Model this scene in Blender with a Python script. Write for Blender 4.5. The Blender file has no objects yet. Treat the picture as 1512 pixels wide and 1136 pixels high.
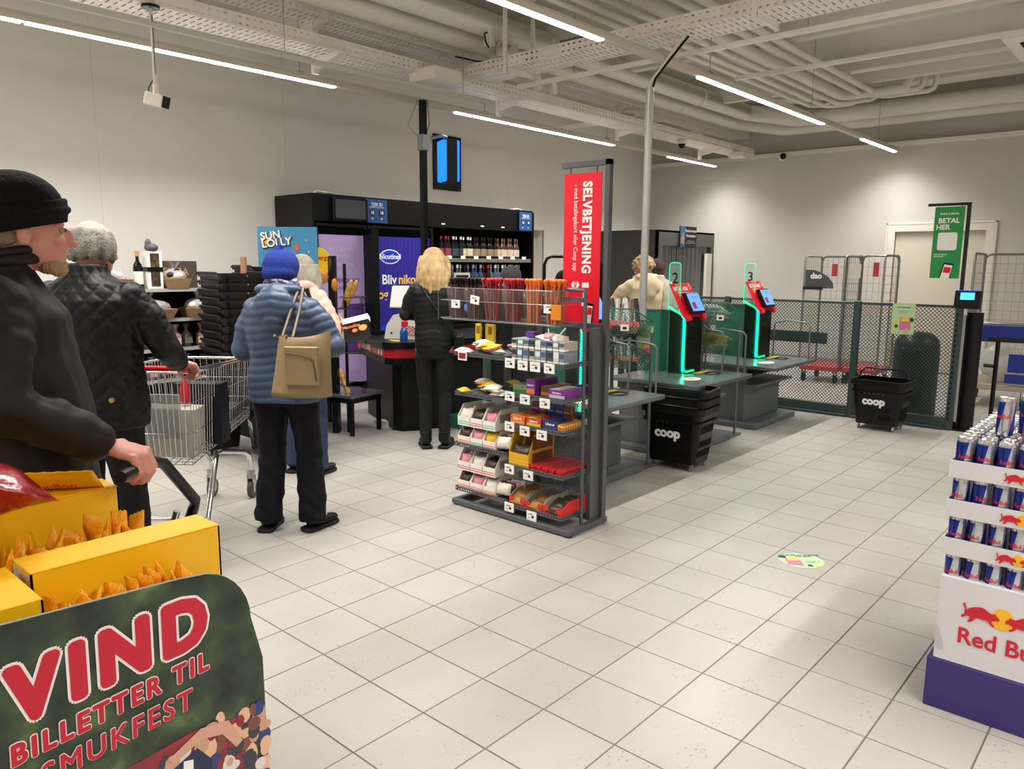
import bpy, math, random
import numpy as np
from mathutils import Vector, Matrix

SC = bpy.context.scene
COL = SC.collection
PI = math.pi

# ------------------------------------------------------------------ camera
YAW, PITCH, ROLL, CAMH, FPX = -0.727209744, 0.157133691, 0.00595725916, 1.558917, 1127.07
_cy, _sy = math.cos(YAW), math.sin(YAW)
FW = Vector((_sy*math.cos(PITCH), _cy*math.cos(PITCH), -math.sin(PITCH)))
_r = Vector((_cy, -_sy, 0)); _u = _r.cross(FW)
RT = _r*math.cos(ROLL) + _u*math.sin(ROLL)
UP = -_r*math.sin(ROLL) + _u*math.cos(ROLL)
cam_data = bpy.data.cameras.new('camera')
cam = bpy.data.objects.new('camera', cam_data); COL.objects.link(cam)
cm = Matrix((RT, UP, -FW)).transposed().to_4x4(); cm.translation = (0, 0, CAMH)
cam.matrix_world = cm
cam_data.sensor_width = 36.0
cam_data.lens = 36.0*FPX/1512.0
cam_data.clip_start = 0.05
SC.camera = cam

# ------------------------------------------------------------------ world, exposure
w = bpy.data.worlds.new('world'); SC.world = w; w.use_nodes = True
w.node_tree.nodes['Background'].inputs[0].default_value = (0.8, 0.78, 0.74, 1)
w.node_tree.nodes['Background'].inputs[1].default_value = 0.0
SC.view_settings.view_transform = 'Standard'
SC.view_settings.look = 'None'
SC.view_settings.exposure = 0.1
SC.view_settings.gamma = 1.0
SC.view_settings.use_curve_mapping = False

# ceiling light line segments (x, y0, y1): led lamps of the suspended rails
RAIL_Z = 3.18
LED = [(-6.22, -0.3, 1.9), (-6.22, 1.93, 4.47), (-6.22, 6.04, 6.90), (-6.22, 6.95, 9.06), (-6.22, 10.53, 12.04),
       (-3.45, 0.2, 2.6), (-3.45, 2.63, 4.83), (-3.45, 6.31, 9.26), (-3.45, 10.66, 12.10),
       (-6.22, -6.0, -2.0), (-3.45, -6.0, -1.6),
       (0.75, -6.0, -1.5), (0.75, 0.5, 4.6), (0.75, 6.0, 9.0),
       (3.6, -6.0, -1.5), (3.6, 0.5, 4.6), (3.6, 6.0, 9.0)]
for (x, y0, y1) in LED:
    ld = bpy.data.lights.new('rail_lamp_light', 'AREA')
    ld.shape = 'RECTANGLE'; ld.size = 0.05; ld.size_y = y1-y0
    ld.energy = 22.5*(y1-y0); ld.color = (1.0, 0.975, 0.95); ld.spread = math.radians(134)
    lo = bpy.data.objects.new('rail_lamp_light', ld); COL.objects.link(lo)
    lo.location = (x, (y0+y1)/2, RAIL_Z-0.012)

# ------------------------------------------------------------------ materials
def lin(c):
    if isinstance(c, str):
        c = tuple(int(c[i:i+2], 16)/255 for i in (0, 2, 4))
    return tuple(((v/12.92) if v <= 0.04045 else ((v+0.055)/1.055)**2.4) for v in c)
MATS = {}
def mat(key, col, rough=0.5, metal=0.0, emit=None, es=0.0, bump=None, vary=None, rnd=0.0, alpha=1.0, trans=0.0, coat=0.0, sheen=0.0, wave=None):
    if key in MATS: return MATS[key]
    m = bpy.data.materials.new(key); m.use_nodes = True
    nt = m.node_tree; b = nt.nodes['Principled BSDF']
    c = lin(col)
    if max(c) < 0.045:
        c = tuple(v*0.55 for v in c); b.inputs['Specular IOR Level'].default_value = 0.28
    b.inputs['Base Color'].default_value = (*c, 1)
    b.inputs['Roughness'].default_value = rough; b.inputs['Metallic'].default_value = metal
    if coat: b.inputs['Coat Weight'].default_value = coat; b.inputs['Coat Roughness'].default_value = 0.12
    if sheen: b.inputs['Sheen Weight'].default_value = sheen
    if trans: b.inputs['Transmission Weight'].default_value = trans; b.inputs['IOR'].default_value = 1.3
    if alpha < 1: b.inputs['Alpha'].default_value = alpha
    if emit: b.inputs['Emission Color'].default_value = (*lin(emit), 1); b.inputs['Emission Strength'].default_value = es
    tc = None
    def coord():
        nonlocal tc
        if tc is None: tc = nt.nodes.new('ShaderNodeTexCoord')
        return tc.outputs['Object']
    src = None
    if vary:   # (scale, colour2, contrast)
        n = nt.nodes.new('ShaderNodeTexNoise'); n.inputs['Scale'].default_value = vary[0]; n.inputs['Detail'].default_value = 5
        nt.links.new(coord(), n.inputs['Vector'])
        cr = nt.nodes.new('ShaderNodeValToRGB'); k = vary[2] if len(vary) > 2 else 0.15
        cr.color_ramp.elements[0].position = 0.5-k; cr.color_ramp.elements[1].position = 0.5+k
        cr.color_ramp.elements[0].color = (*c, 1); cr.color_ramp.elements[1].color = (*lin(vary[1]), 1)
        nt.links.new(n.outputs['Fac'], cr.inputs['Fac']); src = cr.outputs['Color']
    if rnd:
        oi = nt.nodes.new('ShaderNodeObjectInfo'); hs = nt.nodes.new('ShaderNodeHueSaturation')
        mr = nt.nodes.new('ShaderNodeMapRange'); mr.inputs['To Min'].default_value = 1-rnd; mr.inputs['To Max'].default_value = 1+rnd
        nt.links.new(oi.outputs['Random'], mr.inputs['Value']); nt.links.new(mr.outputs['Result'], hs.inputs['Value'])
        if src: nt.links.new(src, hs.inputs['Color'])
        else: hs.inputs['Color'].default_value = (*c, 1)
        src = hs.outputs['Color']
    if src: nt.links.new(src, b.inputs['Base Color'])
    if bump:   # (scale, strength, stretch)
        n = nt.nodes.new('ShaderNodeTexNoise'); n.inputs['Scale'].default_value = bump[0]; n.inputs['Detail'].default_value = 4
        v = coord()
        if len(bump) > 2:
            mp = nt.nodes.new('ShaderNodeMapping'); mp.inputs['Scale'].default_value = bump[2]
            nt.links.new(v, mp.inputs['Vector']); v = mp.outputs['Vector']
        nt.links.new(v, n.inputs['Vector'])
        bp = nt.nodes.new('ShaderNodeBump'); bp.inputs['Strength'].default_value = bump[1]; bp.inputs['Distance'].default_value = 0.02
        nt.links.new(n.outputs['Fac'], bp.inputs['Height']); nt.links.new(bp.outputs['Normal'], b.inputs['Normal'])
    if wave:   # (scale, strength, direction) fine ribs
        n = nt.nodes.new('ShaderNodeTexWave'); n.inputs['Scale'].default_value = wave[0]; n.bands_direction = wave[2]
        nt.links.new(coord(), n.inputs['Vector'])
        bp = nt.nodes.new('ShaderNodeBump'); bp.inputs['Strength'].default_value = wave[1]; bp.inputs['Distance'].default_value = 0.01
        nt.links.new(n.outputs['Fac'], bp.inputs['Height']); nt.links.new(bp.outputs['Normal'], b.inputs['Normal'])
    MATS[key] = m
    return m
WHITE = mat('painted_white', 'e6e0d4', 0.55)
CEIL = mat('ceiling_paint', 'd6d2c8', 0.8, vary=(1.5, 'cecabe', 0.3))
TRAYW = mat('galvanised_white', 'f0ebe3', 0.45, vary=(3, 'e6e0d6', 0.2))
PIPEM = mat('painted_pipe', 'dedace', 0.5)
GREY = mat('anthracite_steel', '4f5357', 0.45)
DGREY = mat('dark_steel', '33383b', 0.4)
DGREEN = mat('dark_mesh_steel', '30403d', 0.45)
BLACK = mat('black_plastic', '141415', 0.35)
MBLACK = mat('matt_black', '0f0f11', 0.7)
CHROME = mat('chrome', 'd8d8d8', 0.18, 1.0)
STEEL = mat('brushed_steel', 'a9aaa8', 0.35, 0.9)
GALV = mat('zinc_wire', '8d8f8e', 0.4, 0.8)
PAPER = mat('white_card', 'efece6', 0.6)
INK = mat('black_ink', '151515', 0.6)
REDP = mat('sign_red', 'e0102a', 0.4)
GREENP = mat('sign_green', '1f8f45', 0.4)
YELLOW = mat('yellow_card', 'fcc414', 0.4, vary=(2.0, 'f8bc10', 0.3))
YELIN = mat('carton_inside', 'b8b2a6', 0.7)
LEDG = mat('green_led', '0cc48a', 0.4, emit='00e896', es=.85)
LEDW = mat('white_led', 'ffffff', 0.4, emit='fff6ec', es=23.0)
SKIN = mat('skin', 'cf9483', 0.55, vary=(14, 'c98373', 0.25))
GLASS = mat('clear_glass', '303436', 0.04, alpha=0.06)
ACRYL = mat('clear_acrylic', 'a8c8c0', 0.06, alpha=0.22)

# ------------------------------------------------------------------ mesh building
class G:
    def __init__(s): s.v = []; s.f = []; s.m = []; s.sm = []
    def add(s, vs, fs, mi=0, sm=False):
        o = len(s.v); s.v += [tuple(p) for p in vs]
        for f in fs: s.f.append(tuple(i+o for i in f)); s.m.append(mi); s.sm.append(sm)
        return s
    def box(s, x0, x1, y0, y1, z0, z1, mi=0):
        return s.add([(x0,y0,z0),(x1,y0,z0),(x1,y1,z0),(x0,y1,z0),(x0,y0,z1),(x1,y0,z1),(x1,y1,z1),(x0,y1,z1)],
                     [(0,3,2,1),(4,5,6,7),(0,1,5,4),(1,2,6,5),(2,3,7,6),(3,0,4,7)], mi)
    def obox(s, c, size, M=None, mi=0):
        M = M or Matrix.Identity(3); c = Vector(c); hx, hy, hz = [q/2 for q in size]
        P = [c+M@Vector(p) for p in ((-hx,-hy,-hz),(hx,-hy,-hz),(hx,hy,-hz),(-hx,hy,-hz),(-hx,-hy,hz),(hx,-hy,hz),(hx,hy,hz),(-hx,hy,hz))]
        return s.add(P, [(0,3,2,1),(4,5,6,7),(0,1,5,4),(1,2,6,5),(2,3,7,6),(3,0,4,7)], mi)
    def frustum(s, x0,x1,y0,y1,z0, X0,X1,Y0,Y1,z1, mi=0, open_top=False):
        fs = [(0,3,2,1),(0,1,5,4),(1,2,6,5),(2,3,7,6),(3,0,4,7)]
        if not open_top: fs.append((4,5,6,7))
        return s.add([(x0,y0,z0),(x1,y0,z0),(x1,y1,z0),(x0,y1,z0),(X0,Y0,z1),(X1,Y0,z1),(X1,Y1,z1),(X0,Y1,z1)], fs, mi)
    def cyl(s, p0, p1, r0, r1=None, n=12, mi=0, cap=True, sm=True):
        r1 = r0 if r1 is None else r1
        p0 = Vector(p0); p1 = Vector(p1); d = (p1-p0).normalized()
        a = d.orthogonal().normalized(); b = d.cross(a)
        vs = [p0+(a*math.cos(2*PI*i/n)+b*math.sin(2*PI*i/n))*r0 for i in range(n)] + [p1+(a*math.cos(2*PI*i/n)+b*math.sin(2*PI*i/n))*r1 for i in range(n)]
        s.add(vs, [(i,(i+1)%n,n+(i+1)%n,n+i) for i in range(n)], mi, sm)
        if cap: s.add(vs, [tuple(range(n))[::-1], tuple(range(n,2*n))], mi)
        return s
    def tube(s, pts, r, n=8, mi=0, closed=False, cap=True):
        pts = [Vector(p) for p in pts]; N = len(pts); rr = r if isinstance(r, (list, tuple)) else [r]*N
        vs = []; a = None
        for i in range(N):
            if closed: t = (pts[(i+1)%N]-pts[i-1]).normalized()
            else: t = (pts[min(i+1,N-1)]-pts[max(i-1,0)]).normalized()
            if a is None: a = t.orthogonal().normalized()
            else:
                a = (a - t*a.dot(t))
                a = a.normalized() if a.length > 1e-6 else t.orthogonal().normalized()
            b = t.cross(a)
            vs += [pts[i]+(a*math.cos(2*PI*k/n)+b*math.sin(2*PI*k/n))*rr[i] for k in range(n)]
        fs = []
        for i in range(N if closed else N-1):
            j = (i+1)%N
            fs += [(i*n+k, i*n+(k+1)%n, j*n+(k+1)%n, j*n+k) for k in range(n)]
        s.add(vs, fs, mi, True)
        if not closed and cap: s.add(vs, [tuple(range(n))[::-1], tuple(range((N-1)*n, N*n))], mi)
        return s
    def lathe(s, prof, n=16, c=(0,0,0), mi=0, sx=1, sy=1, sm=True):
        vs = []
        for (r, z) in prof:
            vs += [(c[0]+r*sx*math.cos(2*PI*k/n), c[1]+r*sy*math.sin(2*PI*k/n), c[2]+z) for k in range(n)]
        fs = []
        for i in range(len(prof)-1):
            fs += [(i*n+k, i*n+(k+1)%n, (i+1)*n+(k+1)%n, (i+1)*n+k) for k in range(n)]
        s.add(vs, fs, mi, sm)
        return s.add(vs, [tuple(range(n))[::-1], tuple(range((len(prof)-1)*n, len(prof)*n))], mi)
    def ell(s, c, r, nu=14, nv=8, M=None, mi=0):
        c = Vector(c); r = r if isinstance(r, (tuple, list)) else (r, r, r); vs = []
        for j in range(1, nv):
            th = PI*j/nv
            for i in range(nu):
                p = Vector((r[0]*math.sin(th)*math.cos(2*PI*i/nu), r[1]*math.sin(th)*math.sin(2*PI*i/nu), r[2]*math.cos(th)))
                vs.append(c+(M@p if M else p))
        t = Vector((0,0,r[2])); vs.append(c+(M@t if M else t)); vs.append(c-(M@t if M else t))
        fs = []
        for j in range(nv-2):
            fs += [(j*nu+i, (j+1)*nu+i, (j+1)*nu+(i+1)%nu, j*nu+(i+1)%nu) for i in range(nu)]
        T = (nv-1)*nu
        fs += [(T, i, (i+1)%nu) for i in range(nu)] + [(T+1, (nv-2)*nu+(i+1)%nu, (nv-2)*nu+i) for i in range(nu)]
        return s.add(vs, fs, mi, True)
    def prism(s, poly, axis, a0, a1, mi=0, side=None):
        """poly in 2D; axis 'x': poly=(y,z); 'y': poly=(x,z); 'z': poly=(x,y)"""
        def P(p, a): return {'x': (a,p[0],p[1]), 'y': (p[0],a,p[1]), 'z': (p[0],p[1],a)}[axis]
        n = len(poly); vs = [P(p,a0) for p in poly]+[P(p,a1) for p in poly]
        s.add(vs, [tuple(range(n))[::-1], tuple(range(n,2*n))], mi)
        return s.add(vs, [(i,(i+1)%n,n+(i+1)%n,n+i) for i in range(n)], mi if side is None else side)
    def build(s, name, mats, parent=None, loc=(0,0,0), rot=(0,0,0), bevel=0, seg=1, recalc=False):
        me = bpy.data.meshes.new(name); me.from_pydata([tuple(p) for p in s.v], [], s.f)
        for m in (mats if isinstance(mats, (list, tuple)) else [mats]): me.materials.append(m)
        me.polygons.foreach_set('material_index', s.m); me.polygons.foreach_set('use_smooth', s.sm)
        me.update()
        return link(name, me, parent, loc, rot, bevel, seg)
def link(name, me, parent=None, loc=(0,0,0), rot=(0,0,0), bevel=0, seg=1):
    o = bpy.data.objects.new(name, me); COL.objects.link(o)
    o.parent = parent; o.location = loc; o.rotation_euler = rot
    if bevel:
        b = o.modifiers.new('bevel', 'BEVEL'); b.width = bevel; b.segments = seg; b.limit_method = 'ANGLE'; b.angle_limit = math.radians(40)
    return o
def tag(o, label, cat, group=None):
    o['label'] = label; o['category'] = cat
    if group: o['group'] = group
    return o
def thing(name, label, cat, loc=(0,0,0), rotz=0, group=None):
    o = bpy.data.objects.new(name, None); COL.objects.link(o); o.location = loc; o.rotation_euler = (0,0,rotz)
    o.empty_display_size = 0.1
    return tag(o, label, cat, group)
def struct(o): o['kind'] = 'structure'; return o
def stuff(o): o['kind'] = 'stuff'; return o
KIDS = {}
def dup(root, loc=None, rotz=None, label=None, group=None, rot=None):
    r = root.copy(); COL.objects.link(r)
    if loc is not None: r.location = loc
    if rotz is not None: r.rotation_euler = (0,0,rotz)
    if rot is not None: r.rotation_euler = rot
    if label: r['label'] = label
    if group: r['group'] = group
    key = root.name
    if key not in KIDS: KIDS[key] = [(c, list(c.children)) for c in root.children]
    for ch, gs in KIDS[key]:
        c = ch.copy(); COL.objects.link(c); c.parent = r
        for g in gs:
            d = g.copy(); COL.objects.link(d); d.parent = c
    return r
_txt = {}
def text(s, size, m, parent, o, right, up, name='lettering', bold=0.0, align='CENTER', shear=0.0, ext=0.0006, sx=1.0, space=1.0, loc=None):
    """flat lettering as a mesh; o = anchor point, right/up = directions of the writing"""
    key = (s, bold, align, shear, space)
    if key not in _txt:
        c = bpy.data.curves.new('lettering', 'FONT'); c.body = s; c.align_x = align; c.align_y = 'CENTER'
        c.size = 1.0; c.offset = bold; c.shear = shear; c.resolution_u = 3; c.space_character = space; c.space_line = 0.95
        t = bpy.data.objects.new('lettering', c); COL.objects.link(t)
        bpy.context.view_layer.update()
        me = bpy.data.meshes.new_from_object(t.evaluated_get(bpy.context.evaluated_depsgraph_get()))
        bpy.data.objects.remove(t); bpy.data.curves.remove(c)
        _txt[key] = me
    me = _txt[key].copy(); me.materials.clear(); me.materials.append(m)
    ob = bpy.data.objects.new(name, me); COL.objects.link(ob); ob.parent = parent
    r = Vector(right).normalized(); u = Vector(up); u = (u-r*u.dot(r)).normalized(); n = r.cross(u)
    M = Matrix((r*size*sx, u*size, n*size)).transposed().to_4x4(); M.translation = Vector(o)+n*ext
    ob.matrix_local = M
    return ob
def holes(g, o, ux, uy, W, H, px, py, hx, hy, mi=0, stagger=False, diamond=False):
    """flat perforated sheet: origin o, unit dirs ux uy, size W H, pitch px py, hole size hx hy"""
    o = Vector(o); ux = Vector(ux); uy = Vector(uy)
    nx = max(1, round(W/px)); ny = max(1, round(H/py)); px = W/nx; py = H/ny
    vs = []; fs = []
    if diamond:   # interlocking lattice of diamond holes
        s = 0.74
        def C(x, y): vs.append(o+ux*min(max(x, 0), W)+uy*min(max(y, 0), H)); return len(vs)-1
        for j in range(ny+1):
            off = 0 if j % 2 else px/2
            for i in range(-1, nx+1):
                cx = i*px+off; cy = j*py
                if cx < -1e-6 or cx > W+1e-6: continue
                a = [C(cx,cy-py),C(cx+px/2,cy),C(cx,cy+py),C(cx-px/2,cy)]; b = [C(cx,cy-py*s),C(cx+px/2*s,cy),C(cx,cy+py*s),C(cx-px/2*s,cy)]
                for k in range(4): fs.append((a[k], a[(k+1)%4], b[(k+1)%4], b[k]))
        g.add(vs, fs, mi)
        return g
    for j in range(ny):
        off = (px/2 if (stagger and j % 2) else 0)
        n2 = nx - (1 if off else 0)
        def V(x, y): vs.append(o+ux*x+uy*y); return len(vs)-1
        if off:
            for (a, b) in ((0, off), (W-off, W)):
                fs.append((V(a,j*py), V(b,j*py), V(b,(j+1)*py), V(a,(j+1)*py)))
        for i in range(n2):
            x0 = i*px+off; y0 = j*py; x1 = x0+px; y1 = y0+py; cx = (x0+x1)/2; cy = (y0+y1)/2
            c = [V(x0,y0),V(x1,y0),V(x1,y1),V(x0,y1)]
            if diamond:
                d = [V(cx,cy-hy/2),V(cx+hx/2,cy),V(cx,cy+hy/2),V(cx-hx/2,cy)]
                for k in range(4): fs.append((c[k], c[(k+1)%4], d[k])); fs.append((c[(k+1)%4], d[(k+1)%4], d[k]))
            else:
                d = [V(cx-hx/2,cy-hy/2),V(cx+hx/2,cy-hy/2),V(cx+hx/2,cy+hy/2),V(cx-hx/2,cy+hy/2)]
                for k in range(4): fs.append((c[k], c[(k+1)%4], d[(k+1)%4], d[k]))
    g.add(vs, fs, mi)
    return g
def rring(w, h, r, n=5):
    """rounded rectangle outline, centred"""
    P = []
    for (cx, cy, a0) in ((w/2-r, h/2-r, 0), (-w/2+r, h/2-r, PI/2), (-w/2+r, -h/2+r, PI), (w/2-r, -h/2+r, 1.5*PI)):
        P += [(cx+r*math.cos(a0+PI/2*k/n), cy+r*math.sin(a0+PI/2*k/n)) for k in range(n+1)]
    return P
def pj(x, y, z):
    d = Vector((x, y, z-CAMH)); q = d.dot(FW)
    if q <= 0.01: return None
    return (756+FPX*d.dot(RT)/q, 568-FPX*d.dot(UP)/q, q)
rng = random.Random(7)
# ================================================================== the room
XL, YB, XR, YF, ZC = -7.85, 12.5, 7.0, -7.5, 4.15
# floor: grout bed, single tiles near the viewer, the far field joined
TX, TY, TS = 0.23367, 0.13928, 0.30
fm = bpy.data.materials.new('floor_tile'); fm.use_nodes = True
nt = fm.node_tree; b = nt.nodes['Principled BSDF']; b.inputs['Roughness'].default_value = 0.33
b.inputs['Specular IOR Level'].default_value = 0.4
geo = nt.nodes.new('ShaderNodeNewGeometry'); oi = nt.nodes.new('ShaderNodeObjectInfo')
def node(t, **k):
    n = nt.nodes.new(t)
    for a, v in k.items():
        if a in n.inputs: n.inputs[a].default_value = v
        else: setattr(n, a, v)
    return n
big = node('ShaderNodeTexNoise', Scale=1.1, Detail=6.0); nt.links.new(geo.outputs['Position'], big.inputs['Vector'])
ramp = nt.nodes.new('ShaderNodeValToRGB'); ramp.color_ramp.elements[0].position = 0.36; ramp.color_ramp.elements[1].position = 0.64
ramp.color_ramp.elements[0].color = (*lin('a5a098'), 1); ramp.color_ramp.elements[1].color = (*lin('b2aea6'), 1)
nt.links.new(big.outputs['Fac'], ramp.inputs['Fac'])
fl1 = nt.nodes.new('ShaderNodeVectorMath'); fl1.operation = 'MULTIPLY_ADD'
fl1.inputs[1].default_value = (1/TS, 1/TS, 0); fl1.inputs[2].default_value = (-TX/TS, -TY/TS, 0)
nt.links.new(geo.outputs['Position'], fl1.inputs[0])
fl2 = nt.nodes.new('ShaderNodeVectorMath'); fl2.operation = 'FLOOR'; nt.links.new(fl1.outputs[0], fl2.inputs[0])
wn = nt.nodes.new('ShaderNodeTexWhiteNoise'); nt.links.new(fl2.outputs[0], wn.inputs['Vector'])
mr = nt.nodes.new('ShaderNodeMapRange'); mr.inputs['To Min'].default_value = 0.955; mr.inputs['To Max'].default_value = 1.035
nt.links.new(wn.outputs['Value'], mr.inputs['Value'])
hs = nt.nodes.new('ShaderNodeHueSaturation'); nt.links.new(ramp.outputs['Color'], hs.inputs['Color']); nt.links.new(mr.outputs['Result'], hs.inputs['Value'])
vo = node('ShaderNodeTexVoronoi', Scale=46.0); nt.links.new(geo.outputs['Position'], vo.inputs['Vector'])
m2 = node('ShaderNodeTexNoise', Scale=5.0, Detail=2.0); nt.links.new(geo.outputs['Position'], m2.inputs['Vector'])
th = nt.nodes.new('ShaderNodeMapRange'); th.inputs['From Min'].default_value = 0.44; th.inputs['From Max'].default_value = 0.7
th.inputs['To Min'].default_value = 0.05; th.inputs['To Max'].default_value = 0.26
nt.links.new(m2.outputs['Fac'], th.inputs['Value'])
lt = nt.nodes.new('ShaderNodeMath'); lt.operation = 'LESS_THAN'; nt.links.new(vo.outputs['Distance'], lt.inputs[0]); nt.links.new(th.outputs['Result'], lt.inputs[1])
mx = nt.nodes.new('ShaderNodeMix'); mx.data_type = 'RGBA'; mx.inputs[7].default_value = (*lin('7d766c'), 1)
mu = nt.nodes.new('ShaderNodeMath'); mu.operation = 'MULTIPLY'; mu.inputs[1].default_value = 0.5
nt.links.new(lt.outputs[0], mu.inputs[0]); nt.links.new(mu.outputs[0], mx.inputs[0]); nt.links.new(hs.outputs['Color'], mx.inputs[6])
# worn, dirty trail past the self checkouts (a stain, not a shadow)
st = node('ShaderNodeTexNoise', Scale=0.9, Detail=7.0); mpn = nt.nodes.new('ShaderNodeMapping'); mpn.inputs['Location'].default_value = (3.1, 7.7, 0); mpn.inputs['Scale'].default_value = (1.2, 0.5, 1)
nt.links.new(geo.outputs['Position'], mpn.inputs['Vector']); nt.links.new(mpn.outputs['Vector'], st.inputs['Vector'])
sr = nt.nodes.new('ShaderNodeMapRange'); sr.inputs['From Min'].default_value = 0.56; sr.inputs['From Max'].default_value = 0.72; sr.inputs['To Max'].default_value = 0.35
nt.links.new(st.outputs['Fac'], sr.inputs['Value'])
mx2 = nt.nodes.new('ShaderNodeMix'); mx2.data_type = 'RGBA'; mx2.inputs[7].default_value = (*lin('92897a'), 1)
nt.links.new(sr.outputs['Result'], mx2.inputs[0]); nt.links.new(mx.outputs[2], mx2.inputs[6])
nt.links.new(mx2.outputs[2], b.inputs['Base Color'])
GROUT = mat('grout', '6b645e', 0.8)
fg = G().box(XL-0.2, XR, YF, YB+0.2, -0.12, -0.004)
floor = struct(fg.build('floor', GROUT))
tg = G(); h = TS/2-0.0022
tg.frustum(-h, h, -h, h, -0.0045, -h+0.0012, h-0.0012, -h+0.0012, h-0.0012, 0.0)
tile0 = None; cells = []
for i in range(int((XL-TX)/TS), int((XR-TX)/TS)):
    for j in range(int((YF-TY)/TS), int((YB-TY)/TS)):
        x = TX+(i+.5)*TS; y = TY+(j+.5)*TS
        q = pj(x, y, 0); vis = q and -40 < q[0] < 1550 and q[1] < 1175 and not (x < -7.0)
        # tiles wholly under the promo bin and the can display are not seen
        if vis and (-2.3 < x < -0.9 and y < 0.75): vis = False
        cells.append((q[2] if vis else 1e9, x, y))
cells.sort()
far = G()
tm = None
for k, (d, x, y) in enumerate(cells):
    if k < 300 and d < 1e8:
        if tm is None: o = tg.build('tile', fm, floor, (x, y, 0)); tm = o.data
        else: link('tile', tm, floor, (x, y, 0))
    else:
        far.box(x-h, x+h, y-h, y+h, -0.0045, 0.0)
stuff(far.build('tile_field', fm, floor))

WALLM = mat('wall_paint', 'e8e5de', 0.75, vary=(0.8, 'e3dfd7', 0.3), bump=(40, 0.05))
def wpanel(wall, name, args): return G().box(*args).build(name, WALLM, wall, bevel=0.002)
# left wall of tall smooth panels with narrow joints; a doorway beyond the tobacco cabinet
DY0, DY1, DZ = 8.72, 9.55, 2.08
wall_left = struct(G().box(XL-0.25, XL-0.006, YF, DY0, 0, ZC).box(XL-0.25, XL-0.006, DY1, YB+0.2, 0, ZC).box(XL-0.25, XL-0.006, DY0, DY1, DZ, ZC).build('wall_left', WALLM))
ys = [YF, -5.05, -3.05, -1.05, 0.95, 2.95, 4.95, 6.95]
for a, c in zip(ys[:-1], ys[1:]): wpanel(wall_left, 'panel', (XL-0.006, XL, a+0.004, c-0.004, 0, ZC))
wpanel(wall_left, 'panel', (XL-0.006, XL, 6.954, DY0, 0, ZC)); wpanel(wall_left, 'panel', (XL-0.006, XL, DY0, DY1, DZ, ZC))
wpanel(wall_left, 'panel', (XL-0.006, XL, DY1, YB, 0, ZC))
DOORM = mat('cream_door', 'dcd5c3', 0.5)
# doorway 1 in the left wall
fr = G(); FWd = 0.09
fr.box(XL-0.02, XL+0.02, DY0-FWd, DY0, 0, DZ+FWd).box(XL-0.02, XL+0.02, DY1, DY1+FWd, 0, DZ+FWd).box(XL-0.02, XL+0.02, DY0, DY1, DZ, DZ+FWd)
struct(fr.build('trim_1', WHITE, bevel=0.004))
d1 = struct(G().box(XL-0.2, XL-0.16, DY0, DY1, 0, DZ).build('door_1', DOORM)); G().cyl((XL-0.14, DY0+.08, 1.02), (XL-0.14, DY0+.2, 1.02), 0.01).cyl((XL-0.16, DY0+.08, 1.02), (XL-0.138, DY0+.08, 1.02), 0.012).build('handle', STEEL, d1)
# back wall with the cream door and a ledge at the top
WALLB = mat('rough_wall_paint', 'd2cfc7', 0.8, vary=(1.2, 'c9c5bb', 0.35), bump=(7, 0.25))
BX0, BX1, BZ = -3.46, -2.28, 2.06
ZL = 3.37
wall_back = struct(G().box(XL-0.2, BX0, YB, YB+0.3, 0, ZL).box(BX1, XR, YB, YB+0.3, 0, ZL).box(BX0, BX1, YB, YB+0.3, BZ, ZL).box(XL-0.2, XR, YB+0.14, YB+0.3, ZL, ZC).build('wall_back', WALLB))
struct(G().box(XL, XR, YB-0.03, YB+0.14, ZL-0.07, ZL).build('trim_2', WHITE, bevel=0.006))
fr = G(); fr.box(BX0-0.1, BX0, YB-0.025, YB+0.02, 0, BZ+0.1).box(BX1, BX1+0.1, YB-0.025, YB+0.02, 0, BZ+0.1).box(BX0, BX1, YB-0.025, YB+0.02, BZ, BZ+0.1)
fr.box(BX0-0.13, BX0-0.1, YB-0.03, YB, 0, BZ+0.13).box(BX1+0.1, BX1+0.13, YB-0.03, YB, 0, BZ+0.13).box(BX0-0.13, BX1+0.13, YB-0.03, YB, BZ+0.1, BZ+0.13)
struct(fr.build('trim_3', WHITE, bevel=0.004))
d2 = struct(G().box(BX0, BX1, YB+0.05, YB+0.09, 0.005, BZ).build('door_2', DOORM)); G().cyl((BX1-0.1, YB+0.02, 1.03), (BX1-0.22, YB+0.02, 1.03), 0.011).cyl((BX1-0.1, YB+0.05, 1.03), (BX1-0.1, YB+0.018, 1.03), 0.012).build('handle', STEEL, d2)
G().box(BX1-0.15, BX1-0.06, YB+0.04, YB+0.05, 0.9, 1.15).build('lock_plate', STEEL, d2)
struct(G().box(XR, XR+0.2, YF, YB+0.2, 0, ZC).build('wall_right', WALLM))
struct(G().box(XL-0.25, XR+0.2, YF-0.2, YF, 0, ZC).build('wall_front', WALLM))
SKIRT = mat('skirting', '9b958a', 0.6)
struct(G().box(BX1+0.13, XR, YB-0.012, YB, 0, 0.09).box(XL, BX0-0.13, YB-0.012, YB, 0, 0.09).build('baseboard_back', SKIRT))
struct(G().box(XL, XL+0.012, YF, DY0-FWd, 0, 0.09).box(XL, XL+0.012, DY1+FWd, YB, 0, 0.09).build('baseboard_left', SKIRT))
# ceiling slab with narrow concrete ribs
ceiling = struct(G().box(XL-0.25, XR+0.2, YF-0.2, YB+0.3, ZC, ZC+0.15).build('ceiling', CEIL))
for y in (-4.6, -2.3, 0.0, 2.3, 4.55, 6.6, 8.0, 10.35):
    G().frustum(XL, XR, y-0.06, y+0.06, 3.80, XL, XR, y-0.12, y+0.12, ZC).build('concrete_rib', CEIL, ceiling)
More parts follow.
